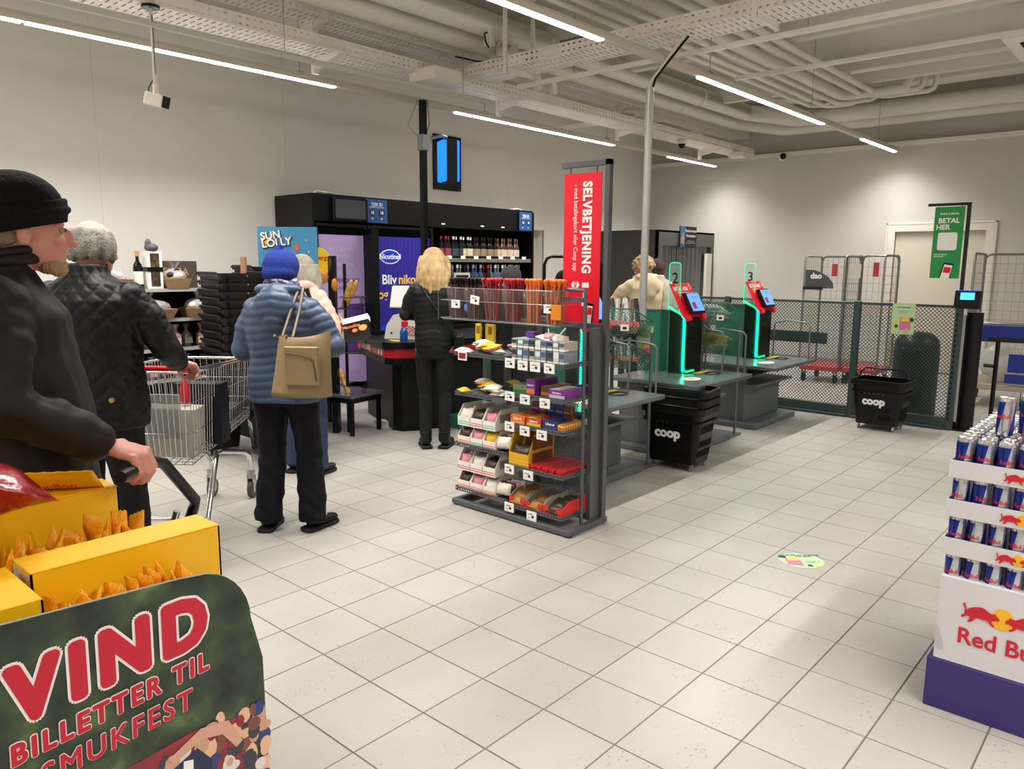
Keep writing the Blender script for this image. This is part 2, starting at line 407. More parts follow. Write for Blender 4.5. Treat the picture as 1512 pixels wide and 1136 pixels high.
# big crossbeam near the back wall
G().box(XL, XR, 11.35, 11.75, 3.95, ZC).build('crossbeam', CEIL, ceiling)

# ------------------------------------------------------------------ light rails
def rail(x, y0, y1, label, segs):
    t = thing('light_rail', label, 'light fixture', (x, y0, RAIL_Z), 0)
    L = y1-y0
    g = G().box(-0.032, 0.032, 0, L, 0.0, 0.045).box(-0.02, 0.02, 0, L, 0.045, 0.065)
    g.build('housing', mat('rail_housing', 'cfc8bb', 0.5), t, bevel=0.003)
    for (a, c) in segs:
        G().box(-0.026, 0.026, a-y0, c-y0, -0.010, 0.0005).build('led_strip', LEDW, t)
    k = 0.7
    while k < L:
        G().cyl((0, k, 0.06), (0, k, ZC-RAIL_Z), 0.004, n=6).box(-0.02, 0.02, k-0.03, k+0.03, 0.06, 0.075).build('hanger', STEEL, t)
        k += 2.4
    return t
rail(-6.22, -6.2, 12.10, 'long light line hanging above the tobacco cabinet and the queue', [(a, c) for (x, a, c) in LED if x == -6.22])
rail(-3.45, -6.2, 12.16, 'long light line above the aisle and the self checkouts', [(a, c) for (x, a, c) in LED if x == -3.45])
rail(0.75, -6.2, 9.2, 'light line outside the picture to the right', [(a, c) for (x, a, c) in LED if x == 0.75])
rail(3.6, -6.2, 9.2, 'light line far outside the picture to the right', [(a, c) for (x, a, c) in LED if x == 3.6])
# plain profile beside the left light line
t = thing('power_rail', 'plain pale metal profile without lamps beside the left light line', 'rail', (-5.66, -1.0, 3.18))
G().box(-0.02, 0.02, 0, 7.0, 0, 0.035).build('profile', mat('pale_profile', 'c9cbbf', 0.5), t, bevel=0.002)
for k in (1.2, 4.6, 6.6): G().cyl((0, k, 0.03), (0, k, 0.95), 0.003, n=6).build('hanger', STEEL, t)
# ------------------------------------------------------------------ cable trays
def tray(axis, a0, a1, b0, b1, z, label, slots=True, hgt=0.1):
    """axis along which it runs"""
    t = thing('cable_tray', label, 'cable tray', ((b0+b1)/2, a0, z) if axis == 'y' else (a0, (b0+b1)/2, z))
    W = b1-b0; L = a1-a0
    if axis == 'y': ux, uy = Vector((0,1,0)), Vector((1,0,0))
    else: ux, uy = Vector((1,0,0)), Vector((0,1,0))
    zz = Vector((0,0,1))
    g = G(); holes(g, -uy*W/2, ux, uy, L, W, 0.055, W/3, 0.012, W/3*0.62); g.build('slotted_bottom', TRAYW, t)
    for s in (-1, 1):
        g = G(); holes(g, uy*s*W/2, ux, zz, L, hgt, 0.06, hgt/2, 0.024, 0.014)
        e = uy*s*W/2; q = uy*(-s)*0.012
        g.add([e+zz*hgt, e+zz*hgt+ux*L, e+zz*hgt+ux*L+q, e+zz*hgt+q], [(0,1,2,3)])
        g.build('side_rail', TRAYW, t)
    return t
def rod(t, p, z1, name='hanger', r=0.018):
    G().box(p[0]-r, p[0]+r, p[1]-r, p[1]+r, p[2], z1).build(name, TRAYW, t)
tA = tray('y', -1.0, 12.3, -6.0, -5.66, 3.33, 'lower perforated cable tray along the left wall side')
tU = tray('y', -1.0, 12.45, -6.16, -5.83, 3.64, 'upper perforated cable tray above the left tray, seen from below')
tB = tray('x', -5.62, 4.0, 5.58, 5.96, 3.38, 'cross cable tray passing over the aisle from left to right')
for yy, dn in ((1.45, .12), (4.15, .12), (6.55, .14), (8.9, .12), (11.2, .14)):
    # local to tray A: wall side post with two brackets
    G().box(-0.24, -0.20, yy+1-0.03, yy+1+0.03, -dn, ZC-3.33).build('bracket_post', TRAYW, tA)
    G().prism([(-0.22, -0.075), (-0.16, -0.075), (0.15, -0.02), (0.15, 0.0), (-0.22, 0.0)], 'y', yy+1-0.02, yy+1+0.02).build('bracket_arm', TRAYW, tA)
    G().prism([(-0.22, -0.075), (-0.16, -0.075), (0.15, -0.02), (0.15, 0.0), (-0.22, 0.0)], 'y', yy+1-0.02, yy+1+0.02).build('bracket_arm', TRAYW, tU)
for xx in (0.55, 3.0, 5.2, 7.6):
    g = G()
    for s in (-0.2, 0.2): g.box(xx-0.02, xx+0.02, s-0.01, s+0.01, -0.05, ZC-3.38)
    g.box(xx-0.02, xx+0.02, -0.2, 0.2, -0.04, 0.0)
    g.build('hanger_frame', TRAYW, tB)
tag(G().box(0, 4.9, -0.02, 0.02, 0, 0.035).build('strut_rail', TRAYW, None, (-5.3, 6.02, 3.29)), 'long pale strut under the cross cable tray', 'rail')
tag(G().box(0, 4.3, -0.02, 0.02, 0, 0.04).build('strut_rail', TRAYW, None, (-4.0, 8.12, 3.54)), 'pale strut crossing below the row of thin pipes', 'rail')
tag(G().box(0, 2.6, -0.015, 0.015, 0, 0.03).build('strut_rail', TRAYW, None, (-3.1, 9.05, 3.64)), 'short pale strut near the ceiling air unit', 'rail')
for x in (-4.6, -2.4): G().cyl((x+5.3, 0, 0.03), (x+5.3, 0, 0.86), 0.004, n=6).build('hanger', STEEL, bpy.data.objects['strut_rail'])
# small stub trays near the left wall, right part
tray('x', -7.1, -6.0, 8.9, 9.2, 3.5, 'short cable tray joining the left tray to the left wall')
# ------------------------------------------------------------------ pipes
def arc(c, r, a0, a1, n, f):
    return [f(c[0]+r*math.cos(a0+(a1-a0)*k/n), c[1]+r*math.sin(a0+(a1-a0)*k/n)) for k in range(n+1)]
def pipe(x, y1, r, z, label, turn, up=True):
    t = thing('ceiling_pipe', label, 'pipe', (x, -3.0, z), 0, 'thin painted pipes running under the ceiling over the aisle')
    L = y1+3.0
    P = [(0, 0, 0), (0, L-0.1, 0)] + arc((0.12, L-0.1), 0.12, PI, PI/2, 4, lambda a, b: (a, b, 0))[1:]
    P += [(turn, L+0.02, 0), (turn+0.06, L+0.02, 0.02), (turn+0.08, L+0.02, 0.1), (turn+0.08, L+0.02, ZC-z)]
    G().tube(P, r, 10).build('pipe_run', PIPEM, t)
    for k in (5.1, 7.6, 10.4, 12.6):
        if k < L-0.2: G().cyl((0, k-0.02, 0), (0, k+0.02, 0), r+0.007, n=10).cyl((0, k, r), (0, k, ZC-z), 0.004, n=5).build('pipe_clamp', PIPEM, t)
    return t
for i, (x, r, y1, tn) in enumerate([(-4.28, .028, 11.0, .18), (-4.12, .032, 11.15, .35), (-3.93, .033, 11.05, .42), (-3.72, .062, 10.6, .7), (-3.50, .036, 10.75, .62), (-3.34, .034, 10.95, .55)]):
    pipe(x, y1, r, 3.74, ['thin pale ceiling pipe, leftmost of the row over the aisle', 'second thin pale ceiling pipe from the left in the row', 'third thin pale ceiling pipe, left of the thick one', 'thickest pale ceiling pipe in the row over the aisle', 'thin pale ceiling pipe right beside the thickest one', 'thin pale ceiling pipe, rightmost of the row over the aisle'][i], tn)
def bigpipe(x, yend, r, z, label, y0=-3, xr=5.0):
    t = thing('duct_pipe', label, 'pipe', (0, 0, 0))
    P = [(x, y0, z), (x, yend-0.75, z), (x+0.02, yend-0.7, z)] + [(x+0.45, yend-0.08, z-0.05), (x+0.55, yend, z-0.06)] + [(xr, yend, z-0.06)]
    G().tube(P, r, 18).build('pipe_run', PIPEM, t)
    for k in (2.0, 6.5, 9.8): G().cyl((x, k-0.02, z), (x, k+0.02, z), r+0.008, n=18).cyl((x, k, z+r), (x, k, ZC-.01), 0.005, n=5).build('pipe_clamp', PIPEM, t)
    return t
bigpipe(-5.35, 11.95, 0.115, 3.82, 'thick pale duct pipe, the inner of two bending along the back wall')
bigpipe(-5.66, 12.27, 0.095, 3.74, 'thick pale duct pipe, the outer of two, nearest the back wall')
# ------------------------------------------------------------------ ceiling air unit at top right
t = thing('air_unit', 'white ceiling cassette air unit at the top right', 'air conditioner', (-1.35, 8.75, 3.52))
G().box(-0.15, 0.75, -0.45, 0.45, 0.08, 0.34).build('casing', WHITE, t, bevel=0.01)
G().box(-0.2, 0.8, -0.5, 0.5, 0.03, 0.08).build('frame', WHITE, t, bevel=0.01)
g = G()
for k in range(14): g.box(-0.08+0.06*k, -0.05+0.06*k, -0.3, 0.3, 0.02, 0.04)
g.build('grille', MBLACK, t)
# boxes, coils and adapters on the trays
t = tag(G().box(-0.18, 0.18, -0.16, 0.16, -0.11, 0.0).build('junction_box', WHITE, None, (-5.62, 5.18, 3.36), bevel=0.006), 'white flat junction box under the left end of the cross tray', 'box')
for i, y in enumerate((6.15, 6.42)):
    tag(G().box(-0.03, 0.03, -0.05, 0.05, -0.09, 0.09).build('power_adapter', WHITE, None, (-5.62, y+.55, 3.52), (0.3, 0, 0.2), bevel=0.006), ['white power adapter clipped to the tray edge, left one', 'white power adapter clipped to the tray edge, right one'][i], 'adapter')
t = thing('cable_coil', 'coil of white cable hung on the tray corner', 'cable', (-5.45, 6.0, 3.68))
for k in range(6):
    rr = 0.13+0.008*k; G().tube([(rr*math.cos(a*PI/9)*0.8, 0.012*k-0.03, rr*math.sin(a*PI/9)) for a in range(18)], 0.006, 5, closed=True).build('loop', WHITE, t)
tag(G().tube([(0,0,0), (-.12,0,-.03), (-.25,-.1,-.02), (-.4,-.25,.02)], 0.008, 6).tube([(0,0,.0),(0.02,0,-.12)], .012, 6).build('black_cable', BLACK, None, (-5.5, 5.98, 3.62)), 'black cable with plug beside the white cable coil', 'cable')
tag(G().box(-0.12, 0.12, -0.02, 0.02, 0, 0.16).build('metal_plate', GALV, None, (-4.6, 5.97, 3.47)), 'grey square plate standing on the cross tray', 'plate')
tag(G().box(-0.07, 0.07, -0.02, 0.02, 0, 0.14).build('metal_plate', DGREY, None, (-5.1, 5.97, 3.46)), 'small dark plate standing on the cross tray', 'plate')
t = thing('wall_socket_box', 'white box with black plug on the tray post', 'box', (-5.28, 5.58, 3.6)); G().box(-.05,.05,-.03,.03,0,.16).build('case', WHITE, t, bevel=.005); G().tube([(0,-.03,.12),(0,-.07,.1),(.02,-.07,.02),(.05,-.06,-.03)], .008, 6).build('plug_cable', BLACK, t)
# cables tray -> silver pole
# cctv camera on rod
t = thing('hanging_camera', 'small white and black security camera hanging on a rod at left', 'camera', (-5.72, 3.02, 2.83))
# ================================================================== people
def remesh(g, voxel, smooth=3):
    me = bpy.data.meshes.new('tmp'); me.from_pydata([tuple(p) for p in g.v], [], g.f); me.update()
    o = bpy.data.objects.new('tmp', me); COL.objects.link(o)
    r = o.modifiers.new('r', 'REMESH'); r.mode = 'VOXEL'; r.voxel_size = voxel; r.use_smooth_shade = True
    s = o.modifiers.new('s', 'SMOOTH'); s.iterations = smooth; s.factor = 0.5
    dg = bpy.context.evaluated_depsgraph_get()
    out = bpy.data.meshes.new_from_object(o.evaluated_get(dg))
    bpy.data.objects.remove(o); bpy.data.meshes.remove(me)
    out.polygons.foreach_set('use_smooth', [True]*len(out.polygons))
    return out
def getco(me):
    a = np.empty(len(me.vertices)*3); me.vertices.foreach_get('co', a); return a.reshape(-1, 3)
def getno(me):
    a = np.empty(len(me.vertices)*3); me.vertices.foreach_get('normal', a); return a.reshape(-1, 3)
def setco(me, a): me.vertices.foreach_set('co', a.ravel()); me.update()
def loft(g, secs, n=20, flat=1.0):
    """closed stack of ellipses (x, y, z, rx, ry)"""
    vs = []
    for (x, y, z, rx, ry) in secs:
        for k in range(n):
            a = 2*PI*k/n; c, s = math.cos(a), math.sin(a)
            e = 0.85
            vs.append((x+rx*math.copysign(abs(c)**e, c), y+ry*math.copysign(abs(s)**e, s), z))
    fs = []
    for i in range(len(secs)-1):
        fs += [(i*n+k, i*n+(k+1)%n, (i+1)*n+(k+1)%n, (i+1)*n+k) for k in range(n)]
    fs += [tuple(range(n))[::-1], tuple(range((len(secs)-1)*n, len(secs)*n))]
    return g.add(vs, fs, 0, True)
def limb(g, pts, rr, n=12):
    g.tube(pts, rr, n); g.ell(pts[0], rr[0], n, 8); g.ell(pts[-1], rr[-1], n, 8)
    for p, r in zip(pts[1:-1], rr[1:-1]): g.ell(p, r, n, 8)
    return g
V = Vector
def hand(g, wrist, fwd, palmn, curl=1.0, side=1, k=1.0):
    """wrist point, finger direction, palm normal (towards the grip); thumb on the side 'side' of fwd x palmn"""
    f = V(fwd).normalized(); pn = V(palmn); pn = (pn-f*pn.dot(f)).normalized(); s = f.cross(pn)*side
    w = V(wrist)
    M = Matrix((s, pn, f)).transposed()
    g.ell(w+f*0.045*k, (0.040*k, 0.017*k, 0.052*k), 12, 8, M)
    g.ell(w+f*0.006*k, (0.028*k, 0.019*k, 0.03*k), 10, 6, M)
    lens = [(0.030, .026, .040), (0.033, .029, .020), (0.031, .027, 0.0), (0.025, .021, -.020)]
    offs = [0.031, 0.0105, -0.0105, -0.030]
    ang = [0.75*curl, 1.45*curl, 2.1*curl]
    for (l1, l2, _), o, L3 in zip(lens, offs, (0.021, .023, .022, .018)):
        p = w+f*(0.084-abs(o)*0.25)*k+s*o*k; P = [w+f*0.04*k+s*o*0.8*k, p]
        for a, l in zip(ang, (l1*1.35, l2, L3)):
            d = f*math.cos(a)+pn*math.sin(a); p = p+d*l*k; P.append(p)
        g.tube(P, [0.011*k, 0.0105*k, 0.0098*k, 0.0088*k, 0.0075*k], 8)
        for q, r in zip(P[1:], (0.0108, 0.0098, 0.0088, 0.0078)): g.ell(q, r*k, 8, 6)
    p0 = w+f*0.018*k+s*0.024*k; p1 = p0+(f*0.55+s*0.6+pn*0.5).normalized()*0.042*k
    p2 = p1+(f*0.75+s*0.05+pn*0.75).normalized()*0.034*k; p3 = p2+(f*0.6-s*0.35+pn*0.75).normalized()*0.026*k
    g.tube([p0, p1, p2, p3], [0.016*k, 0.013*k, 0.011*k, 0.008*k], 8)
    for q, r in ((p0, .016), (p1, .0128), (p2, .011), (p3, .0085)): g.ell(q, r*k, 8, 6)
def head(g, c, M, k=1.0):
    """c = centre between the ears; M columns right, forward, up"""
    def E(p, r): g.ell(V(c)+M@V(p)*k, tuple(q*k for q in r), 18, 12, M)
    E((0, -0.010, 0.035), (0.076, 0.094, 0.088))
    E((0, 0.028, -0.02), (0.063, 0.068, 0.085))
    E((0, 0.045, -0.065), (0.045, 0.048, 0.045))
    E((0, 0.078, -0.095), (0.022, 0.018, 0.017))
    E((0, 0.098, -0.018), (0.011, 0.020, 0.028)); E((0, 0.112, -0.032), (0.014, 0.014, 0.011))
    E((0, 0.088, -0.060), (0.024, 0.012, 0.007)); E((0, 0.086, -0.072), (0.022, 0.012, 0.007))
    for s in (-1, 1):
        E((s*0.032, 0.078, 0.018), (0.026, 0.014, 0.008))
        E((s*0.040, 0.070, -0.025), (0.022, 0.022, 0.018))
        E((s*0.078, -0.008, -0.012), (0.008, 0.018, 0.030)); E((s*0.082, -0.014, 0.000), (0.007, 0.013, 0.016))
def rotM(yaw, pitch=0):
    """columns right, forward, up, turned by yaw about z (left +) and pitched down"""
    return (Matrix.Rotation(yaw, 3, 'Z') @ Matrix.Rotation(-pitch, 3, 'X'))
def person(label, loc, rotz, J, H=1.7, voxel=0.008, cloth=None, name='person', sep=0.1, legs=True):
    """J: dict of joints in metres for height 1.7, right side x>0, facing +y"""
    k = H/1.7
    t = thing(name, label, 'person', (loc[0], loc[1], 0), rotz)
    d = dict(hc=(0, 0.02, 1.575), hyaw=0, hpitch=0, sR=(0.175, 0, 1.40), sL=(-0.175, 0, 1.40), eR=(0.24, -0.02, 1.12), eL=(-0.24, -0.02, 1.12),
             wR=(0.24, 0.16, 0.98), wL=(-0.24, 0.16, 0.98), hR=(0, 1, 0), hL=(0, 1, 0), pR=(-0.3, 0, -1), pL=(0.3, 0, -1), curl=1.0,
             kR=(0.105, 0.03, 0.47), kL=(-0.105, 0.03, 0.47), aR=(0.12, -0.02, 0.085), aL=(-0.12, -0.02, 0.085), tR=(0.12, 0.14, 0.03), tL=(-0.13, 0.14, 0.03), hk=1.0)
    d.update(J)
    for q in list(d):
        if isinstance(d[q], tuple) and q not in ('hR', 'hL', 'pR', 'pL'): d[q] = tuple(v*k for v in d[q])
    g = G(); M = rotM(d['hyaw'], d['hpitch']); hc = V(d['hc'])
    head(g, hc, M, k)
    limb(g, [hc+M@V((0, -0.02, -0.03))*k, V((0, 0.0, 1.44*k)), V((0, -0.01, 1.36*k))], [0.056*k, 0.057*k, 0.075*k])
    loft(g, [(0, 0, .86*k, .13*k, .09*k), (0, 0, .95*k, .165*k, .11*k), (0, 0, 1.08*k, .135*k, .09*k), (0, 0, 1.25*k, .16*k, .105*k), (0, 0, 1.36*k, .13*k, .08*k), (0, 0, 1.42*k, .06*k, .055*k)])
    for s in 'RL':
        limb(g, [V(d['s'+s])+V((-math.copysign(.02, d['s'+s][0]), 0, -.035)), d['e'+s], d['w'+s]], [.040*k, .037*k, .027*k])
        hand(g, d['w'+s], d['h'+s], d['p'+s], d['curl'], -1 if s == 'L' else 1, d['hk']*k)
        sx = 0.085*k*(1 if s == 'R' else -1)
        limb(g, [(sx, 0, .88*k), d['k'+s], d['a'+s]], [.078*k, .044*k, .032*k])
        limb(g, [d['a'+s], d['t'+s]], [.034*k, .024*k])
    link('body', remesh(g, voxel, 2), t).data.materials.append(SKIN)
    d['k'] = k; d['M'] = M; d['head'] = hc
    return t, d
def noise_disp(co, no, amp, fr, seed=0):
    r = random.Random(seed); tot = np.zeros(len(co))
    for i in range(7):
        v = np.array([r.uniform(-1, 1) for _ in range(3)]); v /= np.linalg.norm(v); f = fr*r.uniform(.6, 2.2)
        ph = co@v*f + r.uniform(0, 6) + 1.3*np.sin(co@np.roll(v, 1)*f*0.7+i)
        tot += np.sin(ph)/(1+i*0.25)
    return co + no*(tot*amp/3)[:, None]
def garment_top(t, d, m, w=1.0, hem=.80, arm=.058, cuff=.042, voxel=0.009, mode=None, puff=0.007, name='jacket', hemw=1.0, wr=(0.97, 0.97), coll=0.085, seed=1, hood=False, depth=1.0, belly=0.0):
    k = d['k']; g = G()
    X = lambda r: r*k*w
    loft(g, [(0, 0.0, hem*k, X(.172)*hemw, .125*k*depth), (0, 0.005, (hem+.12)*k, X(.178)*hemw, (.13+belly)*k*depth), (0, 0.01, 1.06*k, X(.170), (.125+belly)*k*depth), (0, 0, 1.22*k, X(.185), .132*k*depth),
             (0, -.005, 1.34*k, X(.185), .120*k*depth), (0, -.01, 1.41*k, X(.14), .100*k), (0, -.012, 1.455*k, coll*k*0.95, .082*k), (0, -.01, 1.50*k, coll*k*0.85, .072*k)])
    for i, s in enumerate('RL'):
        a, e, wv = V(d['s'+s]), V(d['e'+s]), V(d['w'+s]); wv = e+(wv-e)*wr[i]
        limb(g, [V((a.x*.55, 0, a.z-.03*k)), a+V((-math.copysign(.012, a.x), 0, -.03)), a.lerp(e, .5)+V((0, 0, 0)), e, e.lerp(wv, .5), wv], [.080*k, arm*1.04*k, arm*1.08*k, arm*k*.98, arm*.9*k, cuff*k])
    if hood:
        g.ell((0, -.125*k, 1.36*k), (.125*k, .055*k, .12*k), 16, 10); g.ell((0, -.13*k, 1.29*k), (.075*k, .05*k, .09*k), 16, 10)
        g.tube([(.10*k, .04*k, 1.44*k), (.105*k, -.06*k, 1.46*k), (0, -.11*k, 1.47*k), (-.105*k, -.06*k, 1.46*k), (-.10*k, .04*k, 1.44*k)], .035*k, 8)
    me = remesh(g, voxel, 4)
    co = getco(me); no = getno(me)
    # distance along the arms
    armw = np.zeros(len(co)); par = co[:, 2].copy()
    for s in 'RL':
        a, e, wv = [np.array(d[q+s]) for q in 'sew']
        for (p, q, base) in ((a, e, 0.0), (e, wv, float(np.linalg.norm(e-a)))):
            L = np.linalg.norm(q-p); u = (q-p)/L; tt = np.clip((co-p)@u, 0, L); dist = np.linalg.norm(co-(p+tt[:, None]*u), axis=1)
            msk = (dist < arm*1.25*k) & (np.abs(co[:, 0]) > abs(a[0])*0.93)
            par[msk] = (base+tt)[msk]; armw[msk] = 1
    if mode == 'puffer':
        v = par + 0.02*np.abs(np.sin(co[:, 0]*9))
        dd = np.abs(np.sin(v*PI/(0.047*k)))**0.6
        co = co + no*((dd-0.6)*puff)[:, None]
    elif mode == 'quilt':
        ang = np.arctan2(co[:, 1], co[:, 0])*0.16*(1-armw) + armw*np.arctan2(co[:, 1], co[:, 0]-np.sign(co[:, 0])*.2)*0.06
        a1 = np.abs(np.sin((par+ang)*PI/0.075)); a2 = np.abs(np.sin((par-ang)*PI/0.075))
        dd = np.minimum(a1, a2)**0.45
        co = co + no*((dd-0.7)*0.007)[:, None]
    co = noise_disp(co, no, 0.006 if mode else 0.010, 22, seed)
    # horizontal folds where the sleeves bend
    if not mode: co = co + no*(armw*np.sin(par*95+co[:, 0]*30)*0.0022)[:, None]
    setco(me, co)
    o = link(name, me, t); me.materials.append(m)
    return o
def trousers(t, d, m, w=1.0, hip=.88, bottom=.075, knee=.066, voxel=0.010, seed=3, name='trousers', top=.98):
    k = d['k']; g = G()
    loft(g, [(0, 0, (hip-.10)*k, .150*k*w, .105*k), (0, 0, hip*k, .172*k*w, .125*k), (0, 0, (hip+.07)*k, .165*k*w, .118*k), (0, 0, top*k, .15*k*w, .105*k)])
    for s, sg in (('R', 1), ('L', -1)):
        K, A = V(d['k'+s]), V(d['a'+s]); A2 = V((A.x, A.y+.005, 0.045*k+.01))
        limb(g, [(sg*.088*k*w, 0, .80*k), V((sg*.09*k*w, 0.0, .80*k)).lerp(K, .5), K], [.093*k*w, .082*k*w, knee*k*w])
        g.tube([K, K.lerp(A2, .5), A2], [knee*k*w, (knee*.45+bottom*.55)*k*w, bottom*k*w], 14)
    me = remesh(g, voxel, 4); co = getco(me); no = getno(me)
    co = noise_disp(co, no, 0.006, 26, seed)
    msk = np.exp(-((co[:, 2]-.2*k)/.16)**2)+np.exp(-((co[:, 2]-.47*k)/.08)**2)
    co = co + no*(msk*np.sin(co[:, 2]*75+co[:, 0]*55+co[:, 1]*40)*0.0016)[:, None]
    setco(me, co); o = link(name, me, t); me.materials.append(m); return o
SOLE = mat('shoe_sole', '26262a', 0.7)
def shoes(t, d, m, boot=0.0, w=1.0):
    k = d['k']
    for s in 'RL':
        A, T = V(d['a'+s]), V(d['t'+s]); f = V((T.x-A.x, T.y-A.y, 0)).normalized(); sd = V((f.y, -f.x, 0))
        M = Matrix((sd, f, V((0, 0, 1)))).transposed(); b = V((A.x, A.y, 0))
        g = G(); g.ell(b+f*.02*k+V((0, 0, .055*k)), (.042*k*w, .062*k, .045*k), 14, 8, M)
        g.ell(b+f*.085*k+V((0, 0, .043*k)), (.044*k*w, .085*k, .032*k), 14, 8, M); g.ell(b+f*.14*k+V((0, 0, .04*k)), (.042*k*w, .06*k, .028*k), 14, 8, M)
        g.tube([b+V((0, 0, .05*k)), b+V((0, -.005, (.10+boot)*k))], [.045*k, .042*k], 12)
        me = remesh(g, .006, 3); co = getco(me); co[:, 2] = np.maximum(co[:, 2], .018); setco(me, co)
        so = link('shoe', me, t); me.materials.append(m)
        sg = G(); P = [(-.048, -.05), (-.036, -.066), (0, -.072), (.036, -.066), (.048, -.05), (.046, .05), (.05, .13), (.036, .185), (0, .205), (-.036, .185), (-.05, .13), (-.046, .05)]
        vs = [b+sd*(x*k*w)+f*(y*k) for x, y in P]
        n = len(vs); sg.add([v+V((0, 0, .001)) for v in vs]+[v+V((0, 0, .024*k)) for v in vs], [tuple(range(n)), tuple(range(n, 2*n))[::-1]]+[(i, n+i, n+(i+1)%n, (i+1)%n) for i in range(n)])
        sg.build('sole', SOLE, so, bevel=.004)
def hair(t, d, m, kind='short', voxel=.006, vol=1.0, seed=1, L=0.2):
    k = d['k']; M = d['M']; c = d['head']; g = G()
    def E(p, r, MM=None): g.ell(c+M@V(p)*k, tuple(q*k*1.0 for q in r), 20, 12, M if MM is None else MM)
    if kind == 'short':
        E((0, -.022, .040), (.083*vol, .095*vol, .090*vol)); E((0, -.06, -.02), (.062*vol, .045*vol, .065))
    elif kind == 'curly':
        r = random.Random(seed)
        for i in range(90):
            th = r.uniform(0, PI*2); ph = r.uniform(-.25, 1.4); rr = .085*vol
            p = V((rr*math.cos(ph)*math.cos(th), rr*1.1*math.cos(ph)*math.sin(th)-.02, rr*1.1*math.sin(ph)+.025))
            if p.y > .05 and p.z < .06: continue
            E(p, (.026, .026, .024))
        E((0, -.02, .04), (.088*vol, .098*vol, .09*vol))
    elif kind == 'long':
        E((0, -.018, .042), (.088*vol, .100*vol, .088))
        n = 15
        for i in range(n):
            a = PI*(1.0+0.95*(i/(n-1)-.5)*2*.62) + PI/2; a = -PI/2+(i/(n-1)-.5)*PI*1.35
            r0 = .088*vol; P = []
            for j in range(7):
                f = j/6; rr = r0*(1+.22*math.sin(f*2.6)+.05*math.sin(i*2.1+j*1.3))
                P.append(c+M@V((rr*math.cos(a), rr*math.sin(a)*1.05-.01, .05-f*(L+.012*math.sin(i*3.3))))*k)
            g.tube(P, [.03*k, .034*k, .034*k, .032*k, .028*k, .02*k, .008*k], 8)
        E((0, -.06, -.06), (.07*vol, .05, .11))
    me = remesh(g, voxel, 2); co = getco(me); no = getno(me)
    # strands: fine ribs running around the crown
    q = (co-np.array(c))@np.array(M); a = np.arctan2(q[:, 1]+.03, q[:, 0])
    if kind == 'curly': co = noise_disp(co, no, .008*k, 90, seed)
    else: co = co+no*((np.abs(np.sin(a*19+q[:, 2]*10*np.sin(a*3)))*.5+np.abs(np.sin(a*41+q[:, 2]*14)))*.0035*k)[:, None]
    setco(me, co); o = link('hair', me, t); me.materials.append(m); return o
def eyes(t, d):
    k = d['k']; M = d['M']; c = d['head']
    for s in (-1, 1):
        g = G(); g.ell(c+M@V((s*.031, .0815, .004))*k, .0105*k, 12, 8); o = g.build('eye', mat('eye_white', '8a7a70', .3), t)
        g = G(); g.ell(c+M@V((s*.031, .0925, .004))*k, .0052*k, 8, 6); g.build('iris', mat('iris', '3a3f45', .2), o)

# ---- man with black beanie, brown jacket, at left
BROWN = mat('brown_jacket', '2b231d', 0.62, bump=(9, .35))
t, d = person('man in black beanie and dark brown jacket at the left edge', (-2.47, 0.66), math.radians(-22),
    dict(hc=(0, 0.05, 1.56), hyaw=math.radians(12), hpitch=.02, sR=(.195, 0, 1.395), sL=(-.195, 0, 1.395), eR=(.275, .0, 1.14), wR=(.205, .215, 1.005), eL=(-.27, 0, 1.13), wL=(-.27, .04, .90),
         hR=(0.45, .85, -.25), pR=(-.15, -.1, -1), curl=1.32, hk=1.12, kR=(.12, .02, .47), kL=(-.12, .02, .47)), H=1.79, voxel=.0048)
eyes(t, d)
garment_top(t, d, BROWN, w=1.22, hem=.74, arm=.074, cuff=.05, voxel=.008, wr=(.86, .86), coll=.100, hemw=1.08, depth=1.2, belly=.02, seed=5)
trousers(t, d, mat('black_trousers', '131316', .8), w=1.08)
shoes(t, d, BLACK)
k = d['k']; c = d['head']; M = d['M']
G().tube([V((.086*math.cos(a*PI/10), .080*math.sin(a*PI/10)+.0, 1.478+.010*math.sin(a*PI/10)))*k for a in range(20)], .015*k, 8, closed=True).tube([V((.082*math.cos(a*PI/10), .076*math.sin(a*PI/10)+.0, 1.500+.012*math.sin(a*PI/10)))*k for a in range(20)], .012*k, 8, closed=True).build('collar', MATS['brown_jacket'], t)
g = G()   # ribbed cuffs of the sleeves
e, wv = V(d['eR']), V(d['wR']); u = (wv-e).normalized()
g.tube([e+(wv-e)*.84, e+(wv-e)*.90, wv-u*.004], [.050, .050, .040], 20); g.build('ribbed_cuff', mat('ribbed_knit', '1c1c1d', .9, wave=(60, .6, 'X')), t)
KN = mat('black_knit', '0d0d10', .95, bump=(160, .35, (1, 1, .15)))
g = G()
for (p, r) in (((0, -.015, .055), (.093, .115, .098)), ((0, -.02, .02), (.094, .114, .07))): g.ell(c+M@V(p)*k, tuple(q*k for q in r), 24, 14, M)
me = remesh(g, .007, 2); co = getco(me); q = (co-np.array(c))@np.array(M)
no = getno(me); a = np.arctan2(q[:, 1], q[:, 0]); co += no*(np.abs(np.sin(a*30))*.002)[:, None]
low = .012 + q[:, 1]*.22; dz = np.maximum(0, low-q[:, 2]); co += np.array(M@V((0, 0, 1)))[None, :]*(dz*.95)[:, None]
setco(me, co); hat = link('beanie', me, t); me.materials.append(KN)
g = G(); ring = []
for j in range(32):
    a = 2*PI*j/32; ring.append(c+M@V((.098*math.cos(a), .120*math.sin(a)-.018, .030+.24*(.12*math.sin(a))))*k)
g.tube(ring, .012*k, 8, closed=True)
vs = []; n = 32
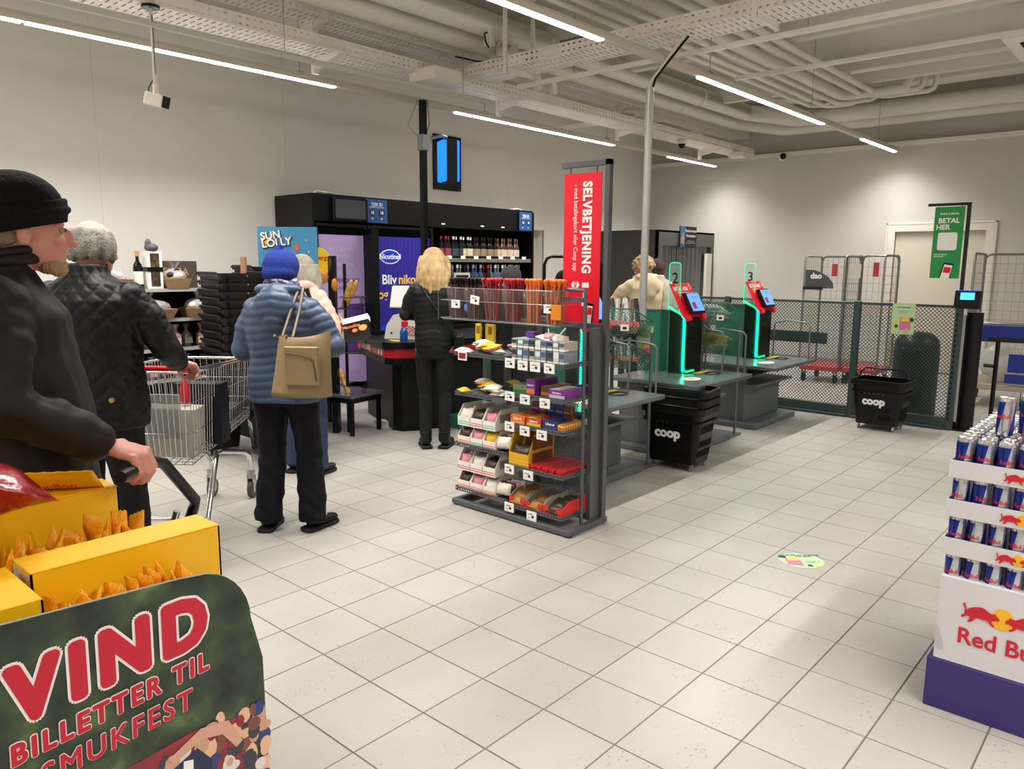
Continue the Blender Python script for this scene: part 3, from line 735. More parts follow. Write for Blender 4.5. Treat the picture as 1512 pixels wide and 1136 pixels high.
for dz_, rr in ((-.026, 1.0), (-.03, 1.03), (0, 1.06), (.028, 1.05), (.032, 1.0)):
    for j in range(n):
        a = 2*PI*j/n; vs.append(c+M@V((.096*rr*math.cos(a), .118*rr*math.sin(a)-.018, .028+dz_+.24*(.12*math.sin(a))))*k)
g.add(vs, [(i*n+j, i*n+(j+1)%n, (i+1)*n+(j+1)%n, (i+1)*n+j) for i in range(4) for j in range(n)], 0, True)
g.build('folded_brim', KN, hat)
# ginger beard
g = G()
for p, r in (((0, .076, -.100), (.027, .023, .022)), ((.027, .056, -.094), (.024, .030, .021)), ((-.027, .056, -.094), (.024, .030, .021)), ((.0, .080, -.085), (.022, .020, .012))): g.ell(c+M@V(p)*k, tuple(x*k for x in r), 14, 10, M)
me = remesh(g, .004, 2); setco(me, noise_disp(getco(me), getno(me), .0016, 300, 2)); link('beard', me, t); me.materials.append(mat('ginger_beard', 'a98a62', .9, bump=(180, .6)))
# short hair at the nape
g = G(); g.ell(c+M@V((0, -.045, -.01))*k, (.070*k, .058*k, .05*k), 18, 10, M)
g.build('hair', mat('sandy_hair', '9a8468', .9, bump=(150, .5)), t)

# ---- grey haired man in black quilted jacket
QUI = mat('quilted_black', '101216', .5, bump=(60, .15))
t, d = person('grey haired man in a black quilted jacket gripping the shopping trolley', (-3.72, 1.32), math.radians(38),
    dict(hc=(.0, .05, 1.56), hyaw=math.radians(-6), hpitch=.10, sR=(.19, 0, 1.385), sL=(-.19, 0, 1.385), eR=(.285, .07, 1.13), wR=(.215, .315, 1.03), eL=(-.24, .05, 1.12), wL=(-.05, .30, 1.02),
         hR=(.3, .9, -.25), pR=(0, 0, -1), curl=1.1), H=1.755, voxel=.0065)
garment_top(t, d, QUI, w=1.15, hem=.78, arm=.068, cuff=.046, voxel=.0075, mode='quilt', coll=.09, hemw=1.05, depth=1.15)
trousers(t, d, MATS['black_trousers'], w=1.05); shoes(t, d, BLACK); eyes(t, d)
GH = mat('grey_hair', '716c65', .85, vary=(30, '938e86', .2), bump=(120, .5))
k = d['k']; c = d['head']; M = d['M']
g = G()
for j in range(26):
    a = math.radians(-200+220*j/25)
    g.ell(c+M@V((.080*math.cos(a), .090*math.sin(a)-.012, .012+.012*math.sin(j*1.7)))*k, (.018*k, .018*k, .060*k), 10, 8, M)
for j in range(14):
    a = math.radians(-170+160*j/13); g.ell(c+M@V((.066*math.cos(a), .085*math.sin(a)-.015, .055))*k, (.018*k, .018*k, .030*k), 10, 8, M)
g.ell(c+M@V((0, -.030, .00))*k, (.074*k, .072*k, .07*k), 16, 10, M)
me = remesh(g, .005, 2); co = getco(me); q = (co-np.array(c))@np.array(M); a = np.arctan2(q[:, 1]+.03, q[:, 0]); co += getno(me)*((np.abs(np.sin(a*23+q[:, 2]*20)))*.003)[:, None]; setco(me, co)
link('hair', me, t); me.materials.append(GH)
g = G(); pb = V((.165, -.165, .93))*k; g.cyl(pb, pb+V((0, -.012, 0)), .011, n=14); g.build('brass_button', mat('brass', 'a8925c', .3, 1.0), t)

# ---- woman in blue puffer jacket with tan bag
BLU = mat('blue_puffer', '3c4d66', .45, vary=(8, '36475f', .3))
t, d = person('woman in blue puffer jacket and royal blue knitted hat with a tan shoulder bag', (-3.87, 2.38), math.radians(37),
    dict(hc=(.0, .03, 1.555), hpitch=.0, hyaw=math.radians(-12), sR=(.175, 0, 1.37), sL=(-.175, 0, 1.37), eR=(.30, -.0, 1.13), wR=(.13, .22, 1.12), eL=(-.255, .02, 1.10), wL=(-.08, .23, 1.12),
         hR=(-.5, .7, .2), hL=(.5, .7, .2), kR=(.125, .03, .47), kL=(-.105, .03, .47), aR=(.145, -.02, .085), aL=(-.125, -.05, .085), tR=(.22, .12, .03), tL=(-.13, .10, .03)), H=1.64, voxel=.008)
garment_top(t, d, BLU, w=1.18, hem=.80, arm=.072, cuff=.048, voxel=.0085, mode='puffer', coll=.09, hood=True, hemw=1.06, depth=1.15)
NAVY = mat('navy_trousers', '0b0d15', .85)
trousers(t, d, NAVY, w=1.08, bottom=.078, knee=.075, seed=9); shoes(t, d, mat('black_leather', '18181a', .4), w=1.05)
k = d['k']; c = d['head']; M = d['M']
g = G()
for p, r in (((0, -.012, .04), (.096, .112, .10)), ((0, -.03, .0), (.096, .105, .07)), ((.0, -.03, .130), (.030, .030, .025)), ((.015, -.04, .150), (.018, .010, .016))): g.ell(c+M@V(p)*k, tuple(x*k for x in r), 22, 14, M)
me = remesh(g, .006, 3); co = getco(me); q = (co-np.array(c))@np.array(M); a = np.arctan2(q[:, 1]+.02, q[:, 0]); co += getno(me)*(np.abs(np.sin(a*17+q[:, 2]*16))*.004)[:, None]; setco(me, co)
link('knitted_hat', me, t); me.materials.append(mat('royal_knit', '0f2c80', .9, bump=(140, .5)))
g = G()
for z, r, ph in ((1.445, .088, 0), (1.475, .082, .5), (1.50, .074, 1.1)):
    g.tube([V((r*1.1*math.cos(a*PI/10), r*math.sin(a*PI/10)-.005, z+.010*math.sin(a*.9+ph)))*k for a in range(20)], .022*k, 8, closed=True)
g.build('scarf', mat('patterned_scarf', '2b3550', .9, vary=(38, '9c8fa0', .06)), t)
# tan bag with straps, carried at the back of the right hip
TAN = mat('tan_leather', '8f7a55', .45, vary=(6, '86704d', .3), bump=(25, .15))
g = G(); bx, by, bz = .185, -.245, 1.03
me_v = []
nx, nz = 14, 12
for side in (-1, 1):
    for j in range(nz+1):
        for i in range(nx+1):
            u_, v_ = i/nx, j/nz; wdt = .175-.030*v_; bul = (math.sin(PI*u_)**.5)*(.055*(1-v_)**.7+.018)
            me_v.append((bx+(u_-.5)*2*wdt*.98+.03*v_, by+side*bul+.006*math.sin(9*u_+4*v_)*math.sin(PI*v_), bz-.19+v_*.34-(.02*math.sin(PI*u_) if j == nz else 0)+(.05*u_-.02)*0.6*v_))
fs = []; o2 = (nx+1)*(nz+1)
for j in range(nz):
    for i in range(nx):
        a = j*(nx+1)+i; fs.append((a, a+1, a+nx+2, a+nx+1)); fs.append((o2+a+nx+1, o2+a+nx+2, o2+a+1, o2+a))
for i in range(nx): fs.append((i, o2+i, o2+i+1, i+1))
g.add(me_v, fs, 0, True)
bag = thing('shoulder_bag', 'tan leather shoulder bag hanging on the blue puffer jacket', 'bag', t.location, t.rotation_euler[2])
bb = g.build('bag_body', TAN, bag)
g = G(); g.box(bx-.06, bx+.13, by-.085, by-.07, bz-.12, bz+.09).build('front_pocket', TAN, bag, bevel=.006)
G().tube([(bx-.045, by-.09, bz+.055), (bx+.05, by-.092, bz+.045), (bx+.10, by-.09, bz+.02), (bx+.115, by-.09, bz-.09)], .0035, 6).build('zip', mat('dark_zip', '4d3f2a', .5), bag)
for dx in (-.03, .03):
    P = [(bx-.10+dx, by-.02, bz+.14), (bx-.08+dx, by+.02, 1.14), (bx-.055+dx*.8, -.125*1.15, 1.30), (.135+dx*.4, -.06, 1.415), (.13+dx*.3, .04, 1.415), (.14, .12, 1.30), (bx-.02+dx, .14, 1.22)]
    G().tube(P, .008, 8).build('strap', mat('taupe_strap', '6f6250', .5), bag)

# ---- woman in pink jacket
PNK = mat('pink_jacket', 'e6b8a8', .55, bump=(14, .2))
t, d = person('grey blonde woman in a pale pink jacket holding a flat box', (-4.83, 3.13), math.radians(16),
    dict(hc=(.0, .04, 1.555), hyaw=math.radians(-5), eR=(.25, .05, 1.12), wR=(.11, .30, 1.12), eL=(-.25, .05, 1.12), wL=(-.1, .30, 1.12), hR=(-.25, .9, .35), hL=(.3, .9, .3), pR=(-.9, 0, .2), pL=(.9, 0, .2), curl=.8), H=1.63, voxel=.0075)
garment_top(t, d, PNK, w=1.12, hem=.86, arm=.068, cuff=.055, voxel=.009, wr=(.25, .25), coll=.09, hood=True, depth=1.1, seed=12)
g = G()
for s in 'RL':
    e, wv = V(d['e'+s]), V(d['w'+s]); limb(g, [e, e.lerp(wv, .5), e.lerp(wv, .93)], [.056, .05, .04])
loft(g, [(0, 0, .78, .178, .135), (0, 0, .86, .18, .137), (0, 0, .94, .175, .13)])
me = remesh(g, .009, 3); link('black_lower_jacket', me, t); me.materials.append(mat('black_fabric', '111114', .75))
trousers(t, d, mat('denim', '1b2a44', .85, bump=(90, .2)), w=1.0); shoes(t, d, MATS['black_leather']); eyes(t, d)
hair(t, d, mat('ash_blonde', 'a89f90', .8, vary=(20, '8f8778', .2), bump=(90, .4, (1, 1, .2))), 'long', vol=.96, L=.27, seed=7)

# ---- blonde woman in black quilted jacket
t, d = person('blonde woman in a black quilted jacket and black jeans standing at the checkout', (-4.745, 4.345), math.radians(43),
    dict(hc=(.0, .02, 1.575), hyaw=.1, hpitch=.1, sR=(.165, 0, 1.39), sL=(-.165, 0, 1.39), eR=(.215, .02, 1.13), wR=(.04, .27, 1.10), eL=(-.24, .03, 1.15), wL=(-.08, .28, 1.12), kR=(.085, .02, .47), kL=(-.085, .02, .47), aR=(.085, -.04, .085), aL=(-.075, -.04, .085), tR=(.12, .10, .03), tL=(-.11, .10, .03)), H=1.68, voxel=.009)
garment_top(t, d, mat('dark_jacket', '1d1f1f', .5, bump=(40, .2)), w=.95, hem=.88, arm=.058, cuff=.045, voxel=.009, puff=.0035, mode='puffer', coll=.085, hemw=.98, depth=1.05)
trousers(t, d, mat('black_jeans', '1d1e20', .85, bump=(70, .25)), w=.93, bottom=.055, knee=.062, seed=21); shoes(t, d, MATS['black_leather'], boot=.05)
hair(t, d, mat('blonde_hair', 'b08a58', .6, vary=(16, 'e0c592', .2), bump=(80, .5, (1, 1, .25))), 'long', vol=1.04, L=.30, seed=4)
bg = thing('crossbody_bag', 'small black crossbody bag on the blonde woman', 'bag', t.location, t.rotation_euler[2])
G().tube([(-.13, .10, 1.36), (-.115, -.02, 1.435), (-.09, -.115, 1.36), (.05, -.155, 1.15), (.17, -.125, .97), (.215, -.02, .93)], .009, 8).build('strap', BLACK, bg)
G().box(.17, .25, -.09, .09, .83, .97).build('bag_body', BLACK, bg, bevel=.015, seg=2)

# ---- people further back
t, d = person('short woman with grey hair behind the candy sticks', (-4.53, 5.08), math.radians(70), dict(hc=(0, .03, 1.56)), H=1.54, voxel=.011)
garment_top(t, d, MATS['dark_jacket'], w=1.1, voxel=.012); trousers(t, d, MATS['black_jeans'], voxel=.014); shoes(t, d, BLACK); eyes(t, d)
hair(t, d, mat('dark_grey_hair', '3e3d3c', .85, bump=(60, .5)), 'short', vol=1.12)
t, d = person('dark haired person partly hidden behind the red hanging banner', (-4.62, 5.95), math.radians(60), dict(hc=(0, .03, 1.56)), H=1.50, voxel=.011)
garment_top(t, d, mat('maroon_jacket', '2a1a1c', .7), w=1.1, voxel=.012); trousers(t, d, MATS['black_jeans'], voxel=.014); shoes(t, d, BLACK); eyes(t, d)
hair(t, d, mat('black_hair', '17110f', .8), 'short', vol=1.12)
BEI = mat('beige_jacket', 'c9b794', .8, bump=(14, .2))
t, d = person('person with curly blond hair in a beige hooded jacket behind the self checkouts', (-4.46, 7.15), math.radians(62),
    dict(hc=(0, .05, 1.545), hyaw=.25, hpitch=.25, eR=(.26, .1, 1.15), wR=(.1, .3, 1.12), eL=(-.30, .1, 1.2), wL=(-.1, .33, 1.22)), H=1.66, voxel=.010)
garment_top(t, d, BEI, w=1.15, hem=.84, arm=.066, coll=.09, hood=True, depth=1.15, voxel=.010); trousers(t, d, MATS['black_jeans'], voxel=.014); shoes(t, d, BLACK); eyes(t, d)
hair(t, d, mat('curly_blond', 'b79c78', .85, vary=(30, '9d815d', .2)), 'curly', vol=1.15, seed=3)
t, d = person('brown haired person in a pale jacket beside the curly blond one', (-4.72, 7.85), math.radians(50), dict(hc=(0, .03, 1.56)), H=1.63, voxel=.011)
garment_top(t, d, mat('pale_jacket', 'b9aea2', .7), w=1.05, voxel=.012); trousers(t, d, MATS['black_jeans'], voxel=.014); shoes(t, d, BLACK); eyes(t, d)
hair(t, d, mat('brown_hair', '43302a', .8, bump=(60, .5)), 'short', vol=1.1)
# ================================================================== cameras, poles, cables
def neg(t): return (-t.location[0], -t.location[1], -t.location[2])
t = bpy.data.objects['hanging_camera']; t.location = (-5.686, 2.558, 2.665)
G().cyl((0, 0, .13), (0, 0, .66), .012).cyl((0, 0, .08), (0, 0, .14), .02).build('rod', WHITE, t)
G().cyl((0, 0, .645), (0, 0, .665), .06, n=20).build('mount_plate', BLACK, t)
Mc = Matrix.Rotation(math.radians(-60), 3, 'Z') @ Matrix.Rotation(math.radians(-14), 3, 'X')
G().obox((0, 0, .03), (.085, .15, .09), Mc).build('housing', WHITE, t, bevel=.008)
G().obox(V((0, 0, .03))+Mc@V((0, .078, 0)), (.078, .012, .082), Mc).build('front_glass', BLACK, t, bevel=.004)
G().tube([(0, -.02, .16), (-.04, -.03, .12), (-.06, -.03, .07), (-.04, -.04, .03)], .004, 5).tube([(.01, 0, .2), (.015, 0, .4), (.012, 0, .6)], .003, 5).build('cable', BLACK, t)
t = thing('dome_camera', 'small black dome camera under the left cable tray near the corner', 'camera', (-5.75, 10.1, 3.25))
G().cyl((0, 0, .02), (0, 0, .07), .07, n=20).build('base', WHITE, t); G().lathe([(.0, -.045), (.03, -.035), (.048, 0), (.05, .02)], 16).build('dome', BLACK, t)
t = thing('ball_camera', 'white ball camera with black lens high on the back wall', 'camera', (-5.24, 12.44, 3.30))
G().ell((0, 0, 0), .075, 20, 12).cyl((0, 0, 0), (0, .06, 0), .05, n=20).build('housing', WHITE, t); G().ell((.02, -.035, -.005), (.052, .05, .052), 18, 10).build('lens', BLACK, t)
tag(G().box(-.12, .12, -.1, .1, -.08, 0).build('junction_box', WHITE, None, (-5.60, 11.6, 3.30), bevel=.005), 'white junction box under the far end of the left tray', 'box')
t = thing('silver_pole', 'tall silver pole rising between the self checkouts', 'pole', (-3.5, 5.6, 0))
G().cyl((0, 0, .56), (0, 0, 2.98), .032, n=20).build('tube', mat('silver_paint', 'bdbdbb', .35, .5), t)
G().cyl((0, 0, 0), (0, 0, .56), .045, n=16).box(-.07, .07, -.07, .07, 0, .02).box(-.06, .06, -.06, .06, .50, .56).build('foot', BLACK, t, bevel=.004)
tag(G().tube([(-3.49, 5.61, 2.95), (-3.47, 5.63, 3.05), (-3.40, 5.70, 3.18), (-3.30, 5.80, 3.36), (-3.25, 5.86, 3.45)], .010, 6).build('black_cable', BLACK), 'black cable slanting from the silver pole up to the cross tray', 'cable')
tag(G().tube([(-3.52, 5.60, 2.95), (-3.50, 5.61, 3.03), (-3.42, 5.66, 3.16), (-3.33, 5.75, 3.34), (-3.28, 5.82, 3.45)], .010, 6).build('white_cable', WHITE), 'white cable slanting from the silver pole up to the cross tray', 'cable')
t = thing('black_pole', 'tall black pole at the checkout with a sign arm', 'pole', (-6.1, 5.46, 0))
G().box(-.03, .03, -.03, .03, 0.78, 3.20).build('tube', BLACK, t, bevel=.004)
G().box(-.05, .05, -.05, .05, 0, .78).build('foot', BLACK, t)
G().box(-.045, .055, -.045, .045, 2.70, 2.86).build('clamp', STEEL, t, bevel=.006)
G().tube([(.03, .03, 2.82), (.05, .2, 2.87), (.06, .27, 2.86), (.06, .285, 2.82), (.06, .29, 2.74)], .016, 8).build('arm', STEEL, t)
G().tube([(.05, .02, 3.2), (.06, .03, 2.95), (.04, .02, 2.9), (.05, 0, 2.8)], .005, 5).tube([(-.03, -.04, 3.2), (-.12, -.1, 2.95), (-.05, -.04, 2.85)], .003, 5).build('cable', GREY, t)
t = thing('light_box_sign', 'double sided light box sign with glowing blue faces hung on the pole arm', 'sign', (-6.05, 5.78, 2.40), math.radians(-25))
G().box(-.10, .10, -.055, .055, 0, .44).build('casing', DGREY, t, bevel=.004)
BLUEL = mat('blue_light', '0d60d0', .4, emit='1080ff', es=1.3)
G().box(-.095, .095, -.105, -.056, .01, .43).build('lit_face', BLUEL, t, bevel=.01); G().box(-.095, .095, .056, .085, .01, .43).build('lit_face', BLUEL, t, bevel=.01)
t = thing('black_board', 'black square board fixed high on the left wall', 'board', (XL, 7.45, 2.55))
G().box(0, .03, -.26, .25, 0, .72).build('backing', mat('black_board', '0b0a10', .4), t, bevel=.003)

# ================================================================== locker in the corner
LG = mat('locker_grey', '5a5b5a', .5)
t = thing('locker_box', 'large dark grey bottle return locker with plastic curtain in the corner', 'machine', (-6.40, 10.6, 0))
G().box(-1.40, 0, 0, .04, 0, 2.1).build('front_panel', mat('locker_front', '3e3f3d', .55), t)
g = G().box(-.04, 0, 0, .18, 0, 2.1).box(-.04, 0, 1.80, 1.88, 0, 2.1).box(-.04, 0, .18, 1.80, 1.86, 2.1); g.build('side_frame', LG, t)
G().box(-1.4, 0, .04, 1.88, 2.07, 2.1).build('roof', LG, t)
CUR = mat('plastic_curtain', '757878', .25)
for i in range(9):
    y0 = .2+i*.17
    G().prism([(-.06+.012*math.sin(k*1.3+i), y0+.20*k/8) for k in range(9)]+[(-.063+.012*math.sin(k*1.3+i), y0+.20*k/8) for k in range(8, -1, -1)], 'z', .3, 1.86).build('curtain_strip', CUR, t)
G().box(-.3, -.06, .3, 1.7, .95, 1.02).build('counter', mat('blue_tray', '3a6f96', .5), t)
G().box(-.02, .03, 1.60, 1.78, .9, 1.75).build('white_edge', WHITE, t)
sg = thing('info_sign', 'dark blue sign with white lines and a hand on the corner locker', 'sign', (-6.39, 11.42, 2.02))
G().box(0, .02, -.17, .37, -.18, .16).build('board', mat('sign_navy', '1a2234', .4), sg)
G().box(.021, .022, -.17, -.01, -.18, .16).build('blue_field', mat('sign_blue', '2a6291', .4), sg)
g = G(); g.prism([(-.15, -.10), (-.05, -.14), (-.04, -.02), (-.07, .06), (-.10, .07), (-.11, 0), (-.14, -.02)], 'x', .022, .024); g.build('hand_picture', mat('hand_print', 'c58a6c', .5), sg)
text('Pantautomaten', .062, PAPER, sg, (.0215, .18, .09), (0, 1, 0), (0, 0, 1), bold=.02)
text('Pantmaskine', .062, PAPER, sg, (.0215, .18, .01), (0, 1, 0), (0, 0, 1), bold=.02)
text('Tak fordi du panter\nog passer godt på miljøet', .030, PAPER, sg, (.0215, .18, -.09), (0, 1, 0), (0, 0, 1))

# ================================================================== tobacco and spirits cabinet
CB = mat('cabinet_black', '0a0a0c', .4, bump=(6, .03))
t = thing('spirits_cabinet', 'long black cabinet for spirits and tobacco along the left wall', 'cabinet', (-7.1, 4.77, 0))
Ln = 3.66
G().box(-.72, 0, 0, .03, 0, 2.29).build('side_panel', CB, t, bevel=.004); G().box(-.72, 0, Ln-.03, Ln, 0, 2.27).build('side_panel', CB, t, bevel=.004)
G().box(-.72, 0, .03, Ln-.03, 2.00, 2.29).build('header', CB, t, bevel=.006)
G().box(-.70, -.02, .03, Ln-.03, 0, .12).build('plinth', MBLACK, t)
G().box(-.72, -.68, .03, Ln-.03, .12, 2.0).build('back_panel', MBLACK, t)
G().box(-.66, -.03, 1.72, 1.76, .12, 2.0).build('divider', CB, t)
g = G()
for y in (.30, 1.9, 2.6, 3.0): g.box(-.0, .006, y-.03, y+.03, 2.035, 2.05)
g.build('label_clip', PAPER, t)
G().tube([(-.1, .1, 2.30), (-.2, .2, 2.33), (-.1, .35, 2.31), (0-.05, .2, 2.31)], .012, 6).tube([(-.1, 3.2, 2.28), (-.05, 3.35, 2.31), (-.1, 3.5, 2.3)], .012, 6).build('cable', WHITE, t)
for i, (z) in enumerate((1.36, 1.62)):
    G().box(-.62, -.04, 1.76, Ln-.03, z-.025, z).box(-.04, -.025, 1.76, Ln-.03, z-.045, z+.005).build('shelf', STEEL if i else CB, t)
G().box(-.62, -.04, 1.76, Ln-.03, .9, .93).build('shelf', CB, t)
g = G()
for k in range(7): g.box(-.018, -.012, 1.98+.24*k, 2.06+.24*k, 1.615, 1.655)
g.build('price_strip', PAPER, t)
def rframe(y0, y1, z0, z1, x, w, nm, m, tt):
    G().box(x-.02, x, y0, y0+w, z0, z1).box(x-.02, x, y1-w, y1, z0, z1).box(x-.02, x, y0+w, y1-w, z1-w, z1).box(x-.02, x, y0+w, y1-w, z0, z0+w).build(nm, m, tt)
rframe(.04, .71, .14, 1.98, .0, .03, 'door_frame', CB, t); rframe(.73, 1.72, .14, 1.98, .0, .03, 'door_frame', CB, t)
LIL = mat('lilac_poster', 'b59cc8', .5, emit='b096cc', es=.18)
p = thing('lilac_poster', 'lilac poster with faint lettering in the left cabinet door', 'poster', (-7.12, 5.14, .2))
G().box(-.01, 0, -.32, .33, 0, 1.66).build('sheet', LIL, p)
for i, (s, c) in enumerate((('SNUS SKADER', 'd9cfe6'), ('SUNDHEDEN', 'd9cfe6'), ('ADGANG FOR', 'd9cfe6'), ('OVER 18 ÅR', 'd9cfe6'), ('SPØRG PERSONALET', '5b3f92'), ('VED KASSEN', '5b3f92'))):
    text(s, .058, mat('lilac_print'+c, c, .5), p, (.001, .0, 1.50-.085*i), (0, 1, 0), (0, 0, 1), bold=.02, sx=.9)
G().box(0, .002, -.3, .0, .35, .80).build('white_field', PAPER, p); G().box(0, .002, .02, .3, .35, .9).build('purple_field', mat('deep_purple', '6a3fa0', .5), p)
p = thing('purple_poster', 'glowing dark purple poster for nicotine products in the cabinet', 'poster', (-7.12, 6.0, .55))
PUR = mat('purple_glow', '2a1f86', .45, emit='2a1f90', es=.35, vary=(3, '22228c', .3)); BLG = mat('blue_glow', '1c38b0', .45, emit='1e3cc8', es=.4)
G().box(-.012, 0, -.48, .50, 0, 1.31).build('sheet', PUR, p)
g = G()
for k in range(16): g.box(0, .002, -.47+.06*k, -.455+.06*k, .62, 1.3)
g.build('stripe', mat('purple_stripe', '352a94', .45, emit='382ca0', es=.4), p)
G().box(0, .0015, -.48, .50, 0, .28).build('blue_band', BLG, p)
WT = mat('glow_white', 'f4f4f4', .5, emit='ffffff', es=.35); YT = mat('glow_yellow', 'f0c040', .5, emit='f4c23c', es=.4)
G().prism([(.15*math.cos(a*PI/16)-.17, 1.08+.085*math.sin(a*PI/16)) for a in range(32)], 'x', .002, .004).build('oval_rim', WT, p)
G().prism([(.138*math.cos(a*PI/16)-.17, 1.08+.073*math.sin(a*PI/16)) for a in range(32)], 'x', .004, .006).build('oval_logo', BLG, p)
text('Nicotinell', .082, WT, p, (.006, -.17, 1.08), (0, 1, 0), (0, 0, 1), bold=.025)
text('Bliv', .155, WT, p, (.003, -.30, .81), (0, 1, 0), (0, 0, 1), bold=.02, align='LEFT'); text('nikotin-', .155, YT, p, (.003, -.05, .81), (0, 1, 0), (0, 0, 1), bold=.02, align='LEFT')
text('og røgfri', .155, YT, p, (.003, -.36, .64), (0, 1, 0), (0, 0, 1), bold=.02, align='LEFT')
for nm, y0, lab in (('glass_door', 4.81, 'left glass door of the cabinet'), ('glass_door', 5.5, 'glass door')): pass
G().box(-.012, -.006, .07, .68, .17, 1.95).build('door_glass', GLASS, t); G().box(-.012, -.006, .76, 1.69, .17, 1.95).build('door_glass', GLASS, t)
G().box(0.0, .16, .66, .76, 0, 1.93).build('door_post', BLACK, t, bevel=.006)
mo = thing('black_monitor', 'small black monitor with grey screen on the cabinet header', 'screen', (-7.09, 5.22, 2.14))
G().box(0, .035, -.21, .26, -.13, .12).build('casing', BLACK, mo, bevel=.008); G().box(.035, .038, -.18, .22, -.10, .10).build('display', mat('dead_screen', '4a4b50', .15), mo)
def agesign(y, h, lab, w=.30):
    q = thing('age_sign', lab, 'sign', (-7.09, y, 2.14)); G().box(0, .012, -w/2, w/2, -h/2, h/2).build('board', mat('sign_blue2', '1d4f86', .4), q)
    text('TJEK ID', .05, PAPER, q, (.0125, 0, h*.28), (0, 1, 0), (0, 0, 1), bold=.02, sx=w/.30)
    text('FORBUDT FOR UNGE', .022, PAPER, q, (.0125, 0, h*.16), (0, 1, 0), (0, 0, 1), sx=w/.30)
    for s, tx in ((-1, '16'), (1, '18')):
        G().prism([(s*w*.22+.045*(w/.3)*math.cos(a*PI/8), -.02+.04*math.sin(a*PI/8)) for a in range(16)], 'x', .0125, .0135).build('age_disc', mat('sign_ink_blue', '12233f', .4), q)
        text(tx, .05, PAPER, q, (.014, s*w*.22, -.018), (0, 1, 0), (0, 0, 1), bold=.02, sx=w/.30)
        text('ÅR', .022, PAPER, q, (.0125, s*w*.22, -.085), (0, 1, 0), (0, 0, 1), bold=.02)
agesign(5.62, .26, 'blue age limit sign beside the monitor on the cabinet'); agesign(8.22, .25, 'blue age limit sign at the right end of the cabinet', .26)
# bottles
def bottle_mesh(cb, cl, cc, r=.036, h=.28, neck=.012):
    g = G(); g.lathe([(r*.9, 0), (r, .005), (r, h*.55), (r*.85, h*.64), (neck, h*.74), (neck, h*.93)], 12, mi=0)
    g.lathe([(r*1.012, h*.12), (r*1.012, h*.46)], 12, mi=1); g.lathe([(neck*1.25, h*.86), (neck*1.25, h)], 10, mi=2)
    o = g.build('bottle', [mat('glass'+cb, cb, .12), mat('lab'+cl, cl, .5), mat('cap'+cc, cc, .4)]); me = o.data; bpy.data.objects.remove(o); return me
BM = {k: bottle_mesh(*v) for k, v in dict(clear=('2a1d22', '8e3a4c', 'a02338'), white=('1c2024', '3a4048', 'd0cfc8'), green=('18251b', 'cfc79e', 'd8d2ba'), dark=('161210', '8b7a60', '2b2623'), rose=('4a2f26', 'c9b6a4', '7b4b38'), vodka=('45525e', 'c2cad2', 'c8c8c8'), blue=('2b3f55', '6f8296', '8c949b'), red=('3a1416', 'a03030', 'c01c2a')).items()}
def bottle(kind, x, y, z, s, lab, grp):
    o = link('bottle', BM[kind], None, (x, y, z)); o.scale = (s, s, s); o.rotation_euler[2] = rng.uniform(-.3, .3); tag(o, lab, 'bottle', grp); return o
NTH = ['first', 'second', 'third', 'fourth', 'fifth', 'sixth', 'seventh', 'eighth', 'ninth', 'tenth', 'eleventh']
row = ['clear']*3+['white']*3+['green']*3+['dark']*7+['rose']*7
DESC = dict(clear='dark bottle with a red label, upper cabinet shelf', white='pale capped bottle on the upper cabinet shelf', green='stout bottle with cream label on the upper cabinet shelf', dark='dark bottle with tan label, middle of upper cabinet shelf', rose='slim pale labelled bottle, right of upper cabinet shelf')
for i, kd in enumerate(row): bottle(kd, -7.2+.02*(i % 2), 6.72+.066*i, 1.62, 1.0, DESC[kd]+', '+NTH[row[:i].count(kd)]+' of its kind', kd+' bottles on the upper shelf')
row = ['dark']*2+['vodka']*3+['dark']+['blue']*4+['red']*2+['vodka']*4+['white']*3+['blue']*2
DESC2 = dict(dark='black bottle on the lower cabinet shelf', vodka='clear bottle, pale label, lower cabinet shelf', blue='bluish bottle with grey label on the lower cabinet shelf', red='red capped bottle on the lower cabinet shelf', white='white capped bottle on the lower cabinet shelf')
for i, kd in enumerate(row): bottle(kd, -7.18+.02*(i % 2), 6.75+.072*i, 1.36-.14, 1.15, DESC2[kd]+', '+NTH[row[:i].count(kd)]+' of its kind', kd+' bottles on the lower shelf')
t2 = tag(G().box(-.01, .01, -.14, .14, 0, .22).box(.01, .012, -.11, .11, .03, .19, 1).build('framed_notice', [mat('cream_frame', 'b9b29c', .5), MBLACK], None, (-7.06, 6.95, 1.22)), 'small cream framed notice on the cabinet behind the blonde woman', 'notice')

# black hoop gantry at the doorway
t = thing('black_hoop', 'black tubular hoop frame standing before the doorway behind the banner', 'frame', (-6.1, 7.45, 0))
P = [(0, 0, 0), (0, 0, 1.55), (.02, .02, 1.62), (.06, .06, 1.65)]+[(.45, .45, 1.65), (.49, .49, 1.62), (.51, .51, 1.55), (.51, .51, 0)]
G().tube(P, .02, 8).build('tube_frame', BLACK, t)

